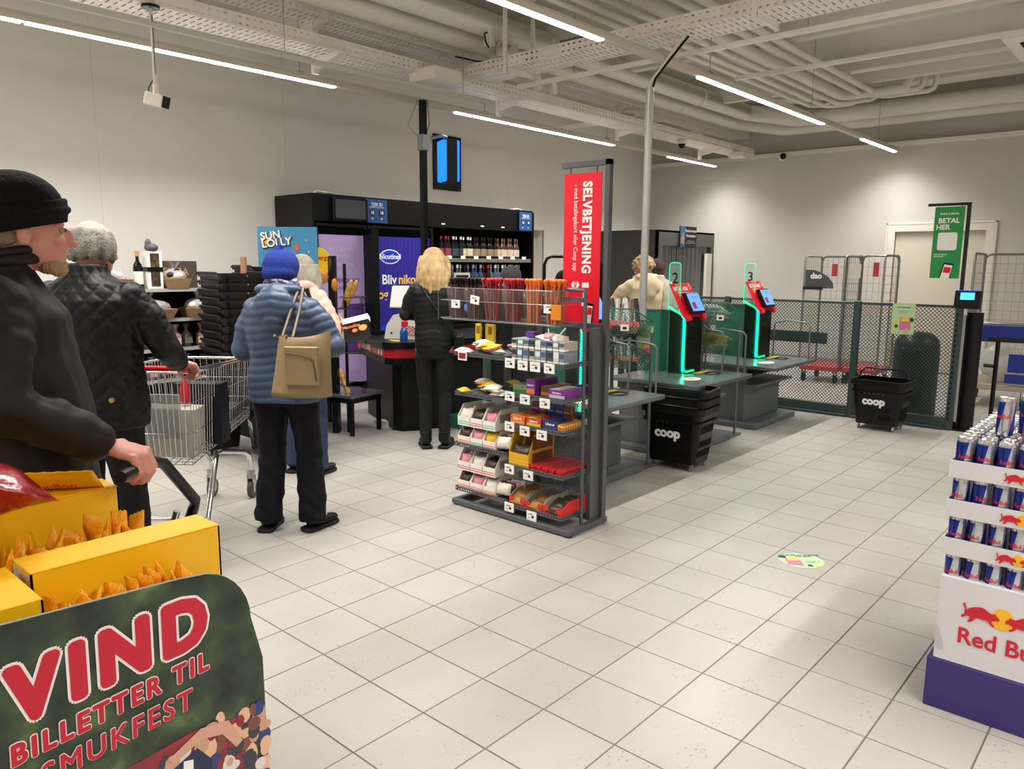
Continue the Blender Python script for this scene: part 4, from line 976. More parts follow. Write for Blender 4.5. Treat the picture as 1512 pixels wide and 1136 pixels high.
# ================================================================== checkout counter
t = thing('checkout_counter', 'black checkout counter with a red band beside the blonde woman', 'counter', (-5.6, 5.0, 0))
def off(poly, cx=-5.8, cy=5.9, k=1.0): return [((x-cx)*k+cx+5.6, (y-cy)*k+cy-5.0) for x, y in poly]
foot = [(-6.47, 4.88), (-6.40, 4.80), (-5.50, 4.42), (-5.38, 4.44), (-5.28, 4.60), (-5.22, 4.9), (-5.22, 7.2), (-6.47, 7.2)]
G().prism(off(foot, k=.93), 'z', 0, .64).build('body', mat('counter_black', '121214', .45), t)
G().prism(off(foot), 'z', .64, .70).build('lower_rim', BLACK, t, bevel=.01)
G().prism(off(foot, k=1.005), 'z', .70, .785).build('red_band', mat('band_red', 'b81222', .4), t)
inner = off(foot, k=.93)
g = G(); o2 = off(foot, k=1.02); n = len(o2)
g.prism(o2, 'z', .785, .80); g.add([(x, y, .80) for x, y in o2]+[(x, y, .845) for x, y in o2]+[(x, y, .845) for x, y in inner]+[(x, y, .80) for x, y in inner],
      [(i, (i+1) % n, n+(i+1) % n, n+i) for i in range(n)]+[(n+i, n+(i+1) % n, 2*n+(i+1) % n, 2*n+i) for i in range(n)]+[(2*n+i, 2*n+(i+1) % n, 3*n+(i+1) % n, 3*n+i) for i in range(n)])
g.build('top_tray', BLACK, t)
a = V((-6.40+5.6, 4.80-5.0, 0)); b_ = V((-5.50+5.6, 4.42-5.0, 0)); rr = (b_-a).normalized()
mid = a.lerp(b_, .36); nn = V((rr.y, -rr.x, 0))
text('BETAL HER', .072, PAPER, t, mid+nn*.012+V((0, 0, .742)), rr, (0, 0, 1), bold=.02)
text('også med', .03, PAPER, t, a.lerp(b_, .70)+nn*.012+V((0, 0, .757)), rr, (0, 0, 1)); text('Coop app', .03, PAPER, t, a.lerp(b_, .70)+nn*.012+V((0, 0, .728)), rr, (0, 0, 1))
g = G()
for f in (.83, .93): c = a.lerp(b_, f)+nn*.011+V((0, 0, .742)); g.obox(c, (.05, .004, .05), Matrix((rr, -nn, V((0, 0, 1)))).transposed())
g.build('payment_symbol', PAPER, t)
for y in (4.75, 4.95): G().prism([(y-5.0+.032*math.cos(a_*PI/8), .742+.032*math.sin(a_*PI/8)) for a_ in range(16)], 'x', .385, .388).build('payment_disc', PAPER, t)
# white receipt device
t = thing('receipt_printer', 'white checkout terminal with raised screen on the black counter', 'device', (-6.0, 5.12, .80), math.radians(30))
G().prism([(-.2, 0), (.2, 0), (.2, .12), (.12, .22), (.02, .27), (-.10, .24), (-.17, .14)], 'y', -.13, .13).build('housing', mat('device_white', 'd4d1ca', .35), t, bevel=.012, seg=2)
G().obox((0, -.05, .42), (.30, .02, .24), Matrix.Rotation(math.radians(-22), 3, 'X')).build('screen_back', MATS['device_white'], t, bevel=.01)
G().obox((0, -.033, .415), (.31, .012, .25), Matrix.Rotation(math.radians(-22), 3, 'X')).build('screen_frame', BLACK, t, bevel=.006)
G().box(.02, .17, -.134, -.13, .03, .13).build('label', mat('red_white_print', 'c9c0c0', .5, vary=(60, 'a02028', .03)), t)
G().cyl((-.12, -.131, .06), (-.12, -.135, .06), .01).build('button', BLACK, t)
t = thing('spray_bottle', 'blue spray cleaner bottle with red cap on the counter', 'bottle', (-5.58, 4.72, .80))
G().lathe([(.036, 0), (.038, .01), (.038, .11), (.028, .14), (.014, .16)], 14).build('body', mat('blue_bottle', '1d4f9c', .2), t)
G().box(-.015, .015, -.02, .045, .16, .215).cyl((0, 0, .15), (0, 0, .175), .016).build('red_cap', mat('cap_red', 'e02030', .4), t, bevel=.004)
tag(G().obox((0, 0, .006), (.16, .11, .012)).build('yellow_cloth', mat('yellow_cloth', 'd9c22a', .8), None, (-5.78, 4.76, .80)), 'yellow cloth lying beside the blue spray bottle', 'cloth')
# low black side table
t = thing('low_table', 'low black side table with glossy grey top at the end of the checkout', 'table', (-5.93, 4.22, 0), math.radians(10))
G().box(-.36, .36, -.22, .22, .345, .375).build('tabletop', mat('grey_gloss', '55565a', .15), t, bevel=.01, seg=2)
G().box(-.34, .34, -.2, .2, .30, .345).build('apron', BLACK, t)
for x in (-.32, .32):
    for y in (-.18, .18): G().box(x-.016, x+.016, y-.016, y+.016, 0, .30).build('leg', BLACK, t)
tag(G().box(-.09, .09, -.04, .04, 0, .05).tube([(.09, 0, .03), (.2, .05, .02), (.3, 0, .03), (.2, .2, .01)], .008, 5).build('power_strip', mat('strip_white', 'c9c5bd', .5), None, (-5.75, 4.6, 0), (0, 0, .3)), 'white power strip with cables on the floor under the counter end', 'power strip')
tag(G().box(-.12, .12, -.08, .08, 0, .12).build('green_crate', mat('teal_box', '1f6d5c', .5), None, (-5.2, 4.75+.3, 0), bevel=.006), 'small green box on the floor behind the blonde woman', 'box')

# ================================================================== gift shelf at the far left
t = thing('gift_shelf', 'brown shelf unit with gift baskets against the left wall', 'shelf', (-7.2, 2.55, 0))
SB = mat('shelf_brown', '4a3f3a', .5); SE = mat('shelf_edge', 'a8a5a0', .4)
for z in (.20, .50, .78, 1.05, 1.32): G().box(-.5, .28, -.6, 1.05, z-.03, z).build('shelf_board', SB, t); G().box(.28, .285, -.6, 1.05, z-.03, z).build('shelf_strip', SE, t)
for y in (-.6, 1.02): G().box(-.5, .25, y, y+.03, 0, 1.32).build('side_panel', SB, t)
G().box(-.52, -.5, -.6, 1.05, 0, 1.35).build('back_panel', SB, t)
q = thing('sign_board', 'brown sign with gold letters standing on the gift shelf', 'sign', (-7.02, 3.27, 1.32))
G().box(-.01, .01, -.24, .16, 0, .245).build('board', SB, q); text('ELIZA', .095, mat('gold_print', 'b59a5b', .4), q, (.011, -.04, .145), (0, 1, 0), (0, 0, 1)); text('CHOKOLADE', .028, MATS['gold_print'], q, (.011, -.02, .06), (0, 1, 0), (0, 0, 1))
CEL = mat('cellophane', 'dcd6d6', .12, alpha=.4, bump=(30, .6))
def basket(x, y, z, lab, w=.20, d=.13, grp='gift baskets'):
    q = thing('gift_basket', lab, 'basket', (x, y, z))
    g = G().frustum(-d*.8, d*.8, -w*.8, w*.8, 0, -d, d, -w, w, .085); g.build('tray', mat('wicker', '9a7c55', .8, bump=(90, .5)), q)
    r = random.Random(int(abs(x*100+y*37)))
    g = G()
    for k in range(7): g.ell((r.uniform(-d*.6, d*.6), r.uniform(-w*.7, w*.7), .10+r.uniform(0, .02)), (.035, .04, .03), 8, 6, mi=k % 3)
    g.build('treats', [mat('treat_dark', '3a2a2a', .4), mat('treat_cream', 'd9cfb8', .4), mat('treat_red', '5c2a30', .4)], q)
    g = G(); g.ell((0, 0, .10), (d*1.0, w*.95, .08), 12, 8)
    for k in range(5): a = k*1.3; g.add([(0, 0, .15), (.06*math.cos(a), .06*math.sin(a), .24), (.06*math.cos(a+.8), .06*math.sin(a+.8), .23)], [(0, 1, 2)])
    g.build('wrap', CEL, q)
    G().tube([(.05, -.02, .16), (.06, 0, .175), (.05, .03, .165)], .008, 5).build('ribbon', BLACK, q)
    return q
basket(-7.05, 2.62, 1.32, 'cellophane wrapped basket on the top gift shelf left of the wine bottle'); basket(-6.99, 3.20, 1.32, 'small wrapped basket on the top gift shelf before the brown sign', .12, .10)
basket(-7.0, 2.95, 1.05, 'open gift basket on the second gift shelf', .22, .13); basket(-7.0, 3.42, 1.05, 'gift basket at the right end of the second gift shelf', .14, .12)
q = link('bottle', bottle_mesh('121014', 'e6e0d0', 'c08a5c', .04, .33, .014), None, (-6.98, 2.88, 1.32)); tag(q, 'dark wine bottle with cream label and copper neck on the top gift shelf', 'bottle')
q = thing('gift_box', 'tall white gift box with dark window and ribbon on the gift shelf', 'box', (-6.98, 3.0, 1.32))
G().box(-.05, .05, -.055, .075, 0, .33).build('carton', PAPER, q); G().box(.05, .052, -.03, .05, .02, .31).build('window', mat('choc_window', '3d2d26', .3, vary=(30, '6b5338', .08)), q)
G().box(-.052, .054, -.057, .077, .15, .19).build('ribbon', BLACK, q); G().ell((.02, 0, .36), (.05, .06, .04), 10, 6).ell((.03, -.03, .39), (.02, .03, .05), 8, 5).build('bow', mat('grey_tulle', '55535a', .6, bump=(50, .6)), q)
for z in (.50, .78):
    for k in range(7 if z > .6 else 6):
        q = thing('sweet_bag', 'clear sweet bag, grey twisted top, %s from the left on the %s gift shelf' % (NTH[k], 'third' if z > .6 else 'fourth'), 'bag', (-6.98-.05*(k % 2), 2.70+.12*k, z), rng.uniform(-.3, .3), 'sweet bags on gift shelf %s' % ('three' if z > .6 else 'four'))
        G().lathe([(.04, 0), (.05, .02), (.048, .11), (.02, .14), (.012, .155), (.035, .21)], 10).build('pouch', mat('pouch%d' % (k % 3), ['6a5348', '8b6a66', '5d5a50'][k % 3], .25), q)
        G().box(.045, .05, -.035, .035, .03, .085).build('label', mat('poul%d' % (k % 2), ['c7a79e', '9aa08c'][k % 2], .5), q)
# ================================================================== stacks of black hand baskets
HB = mat('basket_black', '0e0e10', .3)
def hand_basket(lab, loc, rz, grp=None):
    q = thing('hand_basket', lab, 'basket', loc, rz, grp)
    g = G()
    lx, ly, hh = .27, .185, .20; r = .03
    def ring(s, z): return [(x*1.0, y*1.0, z) for x, y in [(p[0]*s, p[1]*s) for p in rring(2*lx, 2*ly, .05, 3)]]
    A = ring(.90, 0); B = ring(1.0, hh); C = ring(.975, hh); D = ring(.87, .008); n = len(A)
    g.add(A+B+C+D, [(i, (i+1) % n, n+(i+1) % n, n+i) for i in range(n)]+[(n+i, n+(i+1) % n, 2*n+(i+1) % n, 2*n+i) for i in range(n)]+[(2*n+i, 2*n+(i+1) % n, 3*n+(i+1) % n, 3*n+i) for i in range(n)]+[tuple(range(n))[::-1], tuple(range(3*n, 4*n))])
    g.build('body', HB, q)
    g = G(); E = ring(1.05, hh-.022); F = ring(1.05, hh+.003); H = ring(.99, hh+.003); n = len(E)
    g.add(E+F+H, [(i, (i+1) % n, n+(i+1) % n, n+i) for i in range(n)]+[(n+i, n+(i+1) % n, 2*n+(i+1) % n, 2*n+i) for i in range(n)]); g.build('rim', BLACK, q)
    g = G(); g.tube([(-.24, .20, hh), (-.2, .203, hh+.012), (.2, .203, hh+.012), (.24, .20, hh)], .008, 6); g.build('handle', BLACK, q); g = G().tube([(-.24, -.20, hh), (-.2, -.203, hh+.012), (.2, -.203, hh+.012), (.24, -.20, hh)], .008, 6); g.build('handle', BLACK, q)
    g = G()
    for sx in (-1, 1): g.cyl((sx*.282, 0, hh-.01), (sx*.289, 0, hh-.01), .006, n=6)
    for sy in (-1, 1): g.cyl((.2, sy*.193, hh-.01), (.2, sy*.199, hh-.01), .006, n=6)
    g.build('rivet', STEEL, q)
    return q
ORD = ['topmost', 'second from the top', 'third from the top', 'fourth from the top', 'fifth from the top', 'sixth from the top', 'seventh from the top', 'eighth from the top', 'ninth from the top', 'tenth from the top', 'eleventh from the top', 'twelfth from the top', 'thirteenth from the top', 'fourteenth from the top', 'fifteenth from the top']
hb = hand_basket('black hand basket, %s of the tall stack behind the trolley' % ORD[0], (-5.66, 3.06, .42+.065*13), math.radians(-8), 'tall stack of black hand baskets')
for i in range(1, 14): dup(hb, (-5.66+rng.uniform(-.006, .006), 3.06+rng.uniform(-.006, .006), .42+.065*(13-i)), math.radians(-8+rng.uniform(-1, 1)), 'black hand basket, %s of the tall stack behind the trolley' % ORD[i])
for i in range(4): dup(hb, (-6.15, 3.62, 1.12+.065*i), math.radians(-8), 'black hand basket, %s of the rear stack behind the blue hat' % ORD[3-i], 'rear stack of black hand baskets')
tag(G().box(-.25, .25, -.18, .18, 0, 1.12).build('basket_stand', MBLACK, None, (-6.15, 3.62, 0)), 'black stand under the rear stack of hand baskets', 'stand')
# wheeled baskets
def wheel_basket(lab, loc, rz, grp=None, nest=0, handle_up=False, k=1.0):
    q = thing('wheeled_basket', lab, 'basket', loc, rz, grp)
    lx, ly, z0, hh = .225, .165, .05, .37
    def ring(s, z): return [(p[0]*s*k, p[1]*s*k, z*k) for p in rring(2*lx, 2*ly, .05, 4)]
    g = G(); A = ring(.80, z0); B = ring(1.0, z0+hh); n = len(A); m_ = z0+hh
    C = ring(.97, m_); D = ring(.78, z0+.01)
    g.add(A+B+C+D, [(i, (i+1) % n, n+(i+1) % n, n+i) for i in range(n)]+[(n+i, n+(i+1) % n, 2*n+(i+1) % n, 2*n+i) for i in range(n)]+[(2*n+i, 2*n+(i+1) % n, 3*n+(i+1) % n, 3*n+i) for i in range(n)]+[tuple(range(n))[::-1], tuple(range(3*n, 4*n))])
    g.build('body', HB, q)
    g = G()
    for (za, zb, s) in ((hh-.01+z0, hh+.035+z0, 1.08), (hh-.075+z0, hh-.06+z0, 1.03)):
        E = ring(s, za); F = ring(s, zb); H = ring(.97, zb); I = ring(.97, za)
        g.add(E+F+H+I, [(i, (i+1) % n, n+(i+1) % n, n+i) for i in range(n)]+[(n+i, n+(i+1) % n, 2*n+(i+1) % n, 2*n+i) for i in range(n)]+[(3*n+i, 3*n+(i+1) % n, (i+1) % n, i) for i in range(n)])
    g.build('rim', BLACK, q)
    # slots: recessed vertical bars in three rows
    g = G(); DK = mat('slot_dark', '020203', .9)
    def slots(face, a0, a1, zz, h_, nn):
        for i in range(nn):
            a = a0+(a1-a0)*i/(nn-1); s = .80+.20*(zz-z0)/hh; s2 = .80+.20*(zz+h_-z0)/hh
            if face == 'y': g.add([((a-.004)*k, -(ly*s+.0015)*k, zz*k), ((a+.004)*k, -(ly*s+.0015)*k, zz*k), ((a+.004)*k, -(ly*s2+.0015)*k, (zz+h_)*k), ((a-.004)*k, -(ly*s2+.0015)*k, (zz+h_)*k)], [(0, 1, 2, 3)])
            else: g.add([((lx*s+.0015)*k, (a-.004)*k, zz*k), ((lx*s+.0015)*k, (a+.004)*k, zz*k), ((lx*s2+.0015)*k, (a+.004)*k, (zz+h_)*k), ((lx*s2+.0015)*k, (a-.004)*k, (zz+h_)*k)], [(0, 1, 2, 3)])
    for zz, hgt in ((.10, .05), (.17, .05)): slots('y', .03, .12, zz, hgt, 9); slots('x', -.10, .10, zz, hgt, 14)
    slots('x', -.10, .10, .27, .06, 14)
    stuff(g.build('slots', DK, q))
    text('coop', .095*k, PAPER, q, (-.02*k, -(ly*.925+.003)*k, .265*k), (1, 0, 0), (0, -.08, 1), bold=.05)
    g = G()
    for i in range(9): g.cyl(((-.10+.02*i)*k, -(ly*.95)*k, (.335+.012*(i % 2))*k), ((-.10+.02*i)*k, -(ly*.95+.004)*k, (.335+.012*(i % 2))*k), .004*k, n=6)
    g.build('dots', STEEL, q)
    for x in (-.15, .15):
        for y in (-.11, .11):
            w_ = G().cyl((x*k-.008, y*k, .024), (x*k+.008, y*k, .024), .022, n=12); w_.box(x*k-.012, x*k+.012, y*k-.012, y*k+.012, .035, .06); w_.build('caster', STEEL, q)
    g = G()
    if handle_up: g.tube([(-.225*k, 0, (z0+hh)*k), (-.20*k, .02, (z0+hh+.09)*k), (-.16*k, .02, (z0+hh+.125)*k), (.16*k, .02, (z0+hh+.125)*k), (.20*k, .02, (z0+hh+.09)*k), (.225*k, 0, (z0+hh)*k)], .008, 6)
    else: g.tube([(-.20*k, -.02, (z0+hh+.02)*k), (-.19*k, -.17*k, (z0+hh+.045)*k), (.19*k, -.17*k, (z0+hh+.045)*k), (.20*k, -.02, (z0+hh+.02)*k)], .010, 6)
    g.build('handle', BLACK, q)
    return q
wb = wheel_basket('black wheeled shopping basket with white lettering, bottom of the stack by the second checkout', (-2.90, 5.23, 0), math.radians(4), 'wheeled baskets stacked beside the checkout', k=1.08)
for i in (1, 2): dup(wb, (-2.90-.006*i, 5.23+.02*i, .062*i), math.radians(4+3*i), 'black wheeled shopping basket nested %s in the stack by the second checkout' % ('second' if i == 1 else 'topmost'))
wheel_basket('single black wheeled basket with raised handle in front of the mesh fence', (-2.16, 7.80, 0), math.radians(-2), handle_up=True, k=1.06)
# nested wheeled baskets behind the trolley
for i in range(3): dup(wb, (-5.45, 3.22, .0+.10*i), math.radians(-20), 'black wheeled basket, %s behind the shopping trolley' % ['lowest', 'middle', 'upper'][i], 'wheeled baskets behind the trolley')
dup(wb, (-5.98, 3.0, 0), math.radians(-8), 'black wheeled basket standing under the tall stack of hand baskets')
# ================================================================== sun lolly board, bread stand
t = thing('lolly_display', 'light blue cardboard ice lolly display behind the woman in blue', 'display', (-5.91, 3.32, 0), math.radians(41.5))
G().box(0, .46, .02, .35, 0, 1.25).build('bin', mat('blue_card', '3d86b4', .5), t)
G().box(0, .515, .30, .32, 1.25, 1.86).build('header_card', mat('sky_card', '4a96c2', .5, vary=(2, '3f87b4', .3)), t)
def tl(s, x, z, sz, m, b=.03, tlt=0.0): text(s, sz, m, t, (x, .2985, z), (math.cos(tlt), 0, math.sin(tlt)), (-math.sin(tlt), 0, math.cos(tlt)), bold=b)
G().prism([(.07+.045*math.cos(a*PI/10), 1.75+.045*math.sin(a*PI/10)) for a in range(20)], 'y', .2975, .2995).build('sun_rim', mat('orange_print', 'e8622a', .5), t)
G().prism([(.07+.034*math.cos(a*PI/10), 1.75+.034*math.sin(a*PI/10)) for a in range(20)], 'y', .2960, .2975).build('sun_disc', YELLOW, t)
for (s, x, z) in (('SUN', .115, 1.785), ('LOLLY', .165, 1.725)):
    text(s, .090, INK, t, (x+.004, .2955, z-.006), (1, 0, .12), (0, 0, 1), bold=.07); text(s, .090, PAPER, t, (x, .2945, z), (1, 0, .12), (0, 0, 1), bold=.03)
for (x, z, s) in ((.335, 1.69, 1), (.30, 1.60, .8), (.44, 1.65, .3), (.42, 1.75, .22), (.46, 1.58, .3)):
    G().prism([(x+.018*s*math.cos(a*PI/6)*(1-.4*math.sin(a*PI/6)), z+.035*s*math.sin(a*PI/6)) for a in range(12)], 'y', .296, .2985).build('splash_drop', MATS['orange_print'] if s > .9 else YELLOW, t)
G().ell((.33, .296, 1.50), (.10, .004, .08), 16, 8).build('orange_picture', mat('orange_fruit', 'e0913a', .5), t)
G().prism([(.03, 1.55), (.10, 1.57), (.10, 1.50), (.03, 1.50)], 'y', .296, .2985).build('green_mark', mat('dark_green_print', '124a3a', .5), t)
G().box(-.06, -.02, .02, .06, 1.28, 1.60).build('wood_post', mat('wood_post', 'b98a5c', .6), t)
t = thing('bakery_stand', 'black wire bread stand with round yellow sign and tilted loaves', 'display', (-5.90, 4.05, 0), math.radians(41.5))
for x in (-.22, .20): G().box(x-.012, x+.012, -.012, .012, 0, 1.55).build('post', BLACK, t)
G().box(.06, .12, -.05, .05, 0, 1.62).build('main_post', BLACK, t, bevel=.004)
for z in (.35, .75, 1.15):
    g = G()
    for k in range(6): g.tube([(.13, -.10+.05*k, z), (.34, -.10+.05*k, z), (.36, -.10+.05*k, z+.10)], .003, 4)
    for zz in (z, z+.1): g.tube([(.12, -.12, zz), (.36, -.12, zz), (.36, .16, zz), (.12, .16, zz)], .004, 4)
    g.build('wire_basket', DGREY, t)
G().cyl((-.04, -.05, 1.56), (-.04, -.035, 1.56), .135, n=32).build('round_sign', mat('sign_yellow', 'f2c81c', .4), t)
text('Kohberg', .055, mat('print_red', 'c8281e', .5), t, (-.04, -.0505, 1.60), (1, 0, 0), (0, 0, 1), bold=.03)
BRD = mat('crust', 'c07a30', .6, bump=(40, .3))
G().ell((-.02, -.06, 1.43), (.09, .03, .07), 14, 8).ell((-.10, -.06, 1.38), (.05, .03, .05), 12, 8).ell((.12, -.05, 1.36), (.03, .03, .06), 12, 8).build('bun_picture', mat('bun_print', 'd9892c', .5), t)
for i, (x, z, tl_) in enumerate(((.22, 1.27, .5), (.27, 1.28, .65), (.20, .46, -.55))):
    g = G(); Mx = Matrix.Rotation(tl_, 3, 'Y'); g.ell((0, 0, 0), (.028, .03, .16), 12, 10, Mx); q = g.build('baguette', mat('baguette_bag', 'c98e38', .4, vary=(30, 'e0b66a', .1)), None, (-5.90+x*.75-.02*i, 4.05+x*.66, z)); tag(q, ['baguette in a paper bag leaning left in the wire bread stand', 'baguette in a paper bag leaning right in the wire bread stand', 'baguette in the lowest basket of the wire bread stand'][i], 'bread')
# flat box held by the woman in pink
t = thing('flat_box', 'flat black and white food box with orange print held by the woman in pink', 'box', (-4.50, 3.37, 1.09), math.radians(40))
Mb = Matrix.Rotation(math.radians(-14), 3, 'Y')@Matrix.Rotation(math.radians(-35), 3, 'X')
G().obox((0, 0, 0), (.19, .05, .16), Mb).build('carton', mat('box_black', '17110f', .35), t)
G().obox(Mb@V((0, -.001, .065)), (.192, .052, .045), Mb).build('white_strip', PAPER, t)
g = G(); Mf = Mb
for (x, z, r_) in ((.05, -.02, .032), (-.01, -.03, .02)):
    P = [Mb@V((x+r_*math.cos(a*PI/8), -.0265, z+r_*.8*math.sin(a*PI/8))) for a in range(16)]; g.add(P, [tuple(range(16))])
g.build('pizza_picture', mat('pizza_print', 'd8602a', .5, vary=(40, 'e8a050', .1)), t)
text('Magnifica', .036, mat('orange_letters', 'e8743a', .5), t, Mb@V((-.035, -.0262, .01)), Mb@V((1, 0, 0)), Mb@V((0, 0, 1)), bold=.02)
# ================================================================== shopping trolley
t = thing('shopping_trolley', 'chrome wire shopping trolley with red handle pushed by the grey haired man', 'trolley', (-3.985, 1.615, 0), math.radians(40))
top = [(-.26, 0, 1.0), (.26, 0, 1.0), (.245, .90, .965), (-.245, .90, .965)]
bot = [(-.22, .06, .50), (.22, .06, .50), (.22, .88, .60), (-.22, .88, .60)]
top = [V(p) for p in top]; bot = [V(p) for p in bot]
def panel(a0, a1, b0, b1, nv, zs, nm, lowdense=False):
    g = G()
    for i in range(nv+1):
        f = i/nv; g.tube([a0.lerp(a1, f), b0.lerp(b1, f)], .0023, 4)
    for z in zs: g.tube([a0.lerp(b0, z), a1.lerp(b1, z)], .003, 4)
    g.build(nm, CHROME, t)
panel(top[1], top[2], bot[1], bot[2], 26, (.33, .66, .86, .93), 'side_wires'); panel(top[0], top[3], bot[0], bot[3], 26, (.33, .66, .86, .93), 'side_wires')
panel(top[0], top[1], bot[0], bot[1], 16, (.33, .66), 'rear_flap'); panel(top[3], top[2], bot[3], bot[2], 12, (.33, .66, .86), 'front_wires')
panel(bot[0], bot[3], bot[1], bot[2], 20, tuple(k/9 for k in range(10)), 'bottom_wires')
G().tube(top, .008, 8, closed=True).tube([top[1]+V((0, 0, .012)), top[2]+V((0, 0, .012))], .006, 6).build('rim', CHROME, t)
G().tube([(-.26, 0, 1.0), (-.27, -.08, 1.03)], .010, 6).tube([(.26, 0, 1.0), (.27, -.08, 1.03)], .010, 6).build('handle_bracket', CHROME, t)
G().tube([(-.28, -.08, 1.03), (.28, -.08, 1.03)], .014, 12).build('red_handle', mat('handle_red', 'c01020', .35), t)
G().obox((0, .05, .76), (.36, .012, .24), Matrix.Rotation(.1, 3, 'X')).build('child_seat_flap', mat('seat_clear', 'a9a9a6', .3, alpha=.6), t)
for s in (-1, 1):
    g = G()
    g.tube([(s*.25, .10, .10), (s*.25, .14, .20), (s*.235, .30, .44), (s*.22, .36, .49), (s*.20, .48, .47), (s*.16, .90, .36), (s*.145, 1.03, .31), (s*.135, 1.08, .24), (s*.135, 1.08, .15)], .016, 10)
    g.build('chassis_tube', CHROME, t)
    for (x, y, nm) in ((s*.135, 1.08, 'front_caster'), (s*.25, .10, 'rear_caster')):
        G().box(x-.022, x-.016, y-.02, y+.03, .05, .15).box(x+.016, x+.022, y-.02, y+.03, .05, .15).box(x-.022, x+.022, y-.025, y+.025, .14, .16).cyl((x, y, .15), (x, y, .19), .026, n=12).build(nm, STEEL, t)
        G().cyl((x-.014, y+.015, .062), (x+.014, y+.015, .062), .062, n=24).cyl((x-.016, y+.015, .062), (x+.016, y+.015, .062), .03, n=16, mi=1).build('wheel', [mat('rubber_grey', '3b3c3d', .6), mat('wheel_hub', '9c9c9a', .4)], t)
G().tube([(-.25, .12, .18), (.25, .12, .18)], .012, 8).build('cross_bar', CHROME, t)
# goods in the trolley
tag(G().box(-.12, .14, -.08, .08, 0, .26).build('paper_carrier', mat('paper_print', 'aca79c', .6, vary=(18, 'a9a59a', .05)), None, (-4.05, 1.79, .53), (0, .05, .8)), 'white printed paper bag standing in the shopping trolley', 'bag')
tag(G().box(-.13, .13, -.06, .06, 0, .34).build('dark_carton', mat('dark_carton', '171a26', .5), None, (-4.12, 2.0, .55), (0, 0, .7)), 'dark blue carton standing in the shopping trolley', 'box')
tag(G().lathe([(.022, 0), (.025, .01), (.025, .09), (.012, .12), (.010, .15)], 12).build('bottle', mat('red_bottle', 'b01828', .3), None, (-4.02, 1.86, .80)), 'red bottle on top of the goods in the trolley', 'bottle')
tag(G().box(-.17, .17, -.12, .12, 0, .10).build('folded_bag', mat('black_bag', '141416', .5), None, (-4.40, 2.18, .60), (.05, 0, .75), bevel=.03, seg=3), 'black folded bag at the front of the trolley', 'bag')

# black handle bar held by the man with the beanie
t = thing('basket_trolley', 'black angled trolley handle on a chrome leg held by the beanie man', 'trolley', (-2.30, 1.0, 0))
A = [(-2.05, .765, 1.0), (-2.12, .845, 1.0), (-2.17, .90, .995), (-2.205, .945, .975), (-2.275, 1.065, .82), (-2.30, 1.07, .79), (-2.31, 1.04, .70)]
G().tube([V(p)-V((-2.30, 1.0, 0)) for p in A], .017, 10).build('handle_bar', BLACK, t)
G().tube([V((-2.33, 1.03, .78))-V((-2.30, 1.0, 0)), V((-2.35, 1.0, .66))-V((-2.30, 1.0, 0)), (-.05, 0, .14)], .012, 8).build('chrome_leg', CHROME, t)
G().box(-.17, .12, -.30, .10, .06, .40).build('basket_body', HB, t, bevel=.02, seg=2)
for x in (-.12, .08):
    for y in (-.25, .05): G().cyl((x-.01, y, .03), (x+.01, y, .03), .03, n=12).build('wheel', BLACK, t)

# ================================================================== yellow candy bin with printed panel
OP = bpy.data.materials.new('green_photo_print'); OP.use_nodes = True
nt = OP.node_tree; b = nt.nodes['Principled BSDF']; b.inputs['Roughness'].default_value = .35
tc = nt.nodes.new('ShaderNodeTexCoord'); nz = nt.nodes.new('ShaderNodeTexNoise'); nz.inputs['Scale'].default_value = 9; nz.inputs['Detail'].default_value = 7
nt.links.new(tc.outputs['Object'], nz.inputs['Vector']); cr = nt.nodes.new('ShaderNodeValToRGB')
for p, c in ((.35, '15201a'), (.5, '2c3a2c'), (.6, '3f5232'), (.72, '6a7d4a')):
    e = cr.color_ramp.elements.new(p); e.color = (*lin(c), 1)
cr.color_ramp.elements.remove(cr.color_ramp.elements[0]); cr.color_ramp.elements[-1].position = .9; cr.color_ramp.elements[-1].color = (*lin('7b8c5c'), 1)
nt.links.new(nz.outputs['Fac'], cr.inputs['Fac']); nt.links.new(cr.outputs['Color'], b.inputs['Base Color'])
t = thing('promo_panel', 'dark green printed cardboard panel reading VIND billetter at the bottom left', 'display', (-1.45, .55, 0))
PX = 0
poly = [(-.42, .10), (-.42, .958)]
poly += [(.085, .934), (.12, .930)] + [(.12+.115*math.sin(a*PI/2/8), .80+.13*math.cos(a*PI/2/8)) for a in range(1, 9)]
poly += [(.258, .70), (.262, .10)]
G().prism(poly, 'x', -.008, 0, 0, 1).build('printed_card', [OP, mat('card_edge', '8a8a80', .7)], t)
CR = mat('crimson', 'c21330', .4); LR = mat('letter_rim', 'f4e6e4', .4)
def vt(s, y, z, sz, sl, b, sh=0.0, x=0.002, sxx=1.0, al='LEFT', sp=1.0, rim=.036):
    r_ = V((0, math.cos(sl), math.sin(sl))); u_ = V((0, -math.sin(sl), math.cos(sl)))
    for (m_, rad, dx) in ((LR, (b+rim)*sz, 0), (CR, b*sz, .0015)):
        o = text(s, 1.0, m_, t, (0, 0, 0), (1, 0, 0), (0, 1, 0), shear=sh, align=al, space=sp); me = o.data; c = getco(me)
        me.calc_loop_triangles(); T = [tuple(q.vertices) for q in me.loop_triangles]; g = G(); n_ = 16
        for k in range(n_+1):
            ca, sa = (rad*math.cos(2*PI*k/n_), rad*math.sin(2*PI*k/n_)) if k < n_ else (0, 0)
            g.add([V((x+dx+k*.00001, y, z))+r_*(q[0]*sz*sxx+ca)+u_*(q[1]*sz+sa) for q in c], T)
        bpy.data.objects.remove(o); g.build('lettering', m_, t)
vt('VIND', -.222, .808, .144, .07, .058, .1, sxx=.86, sp=1.32)
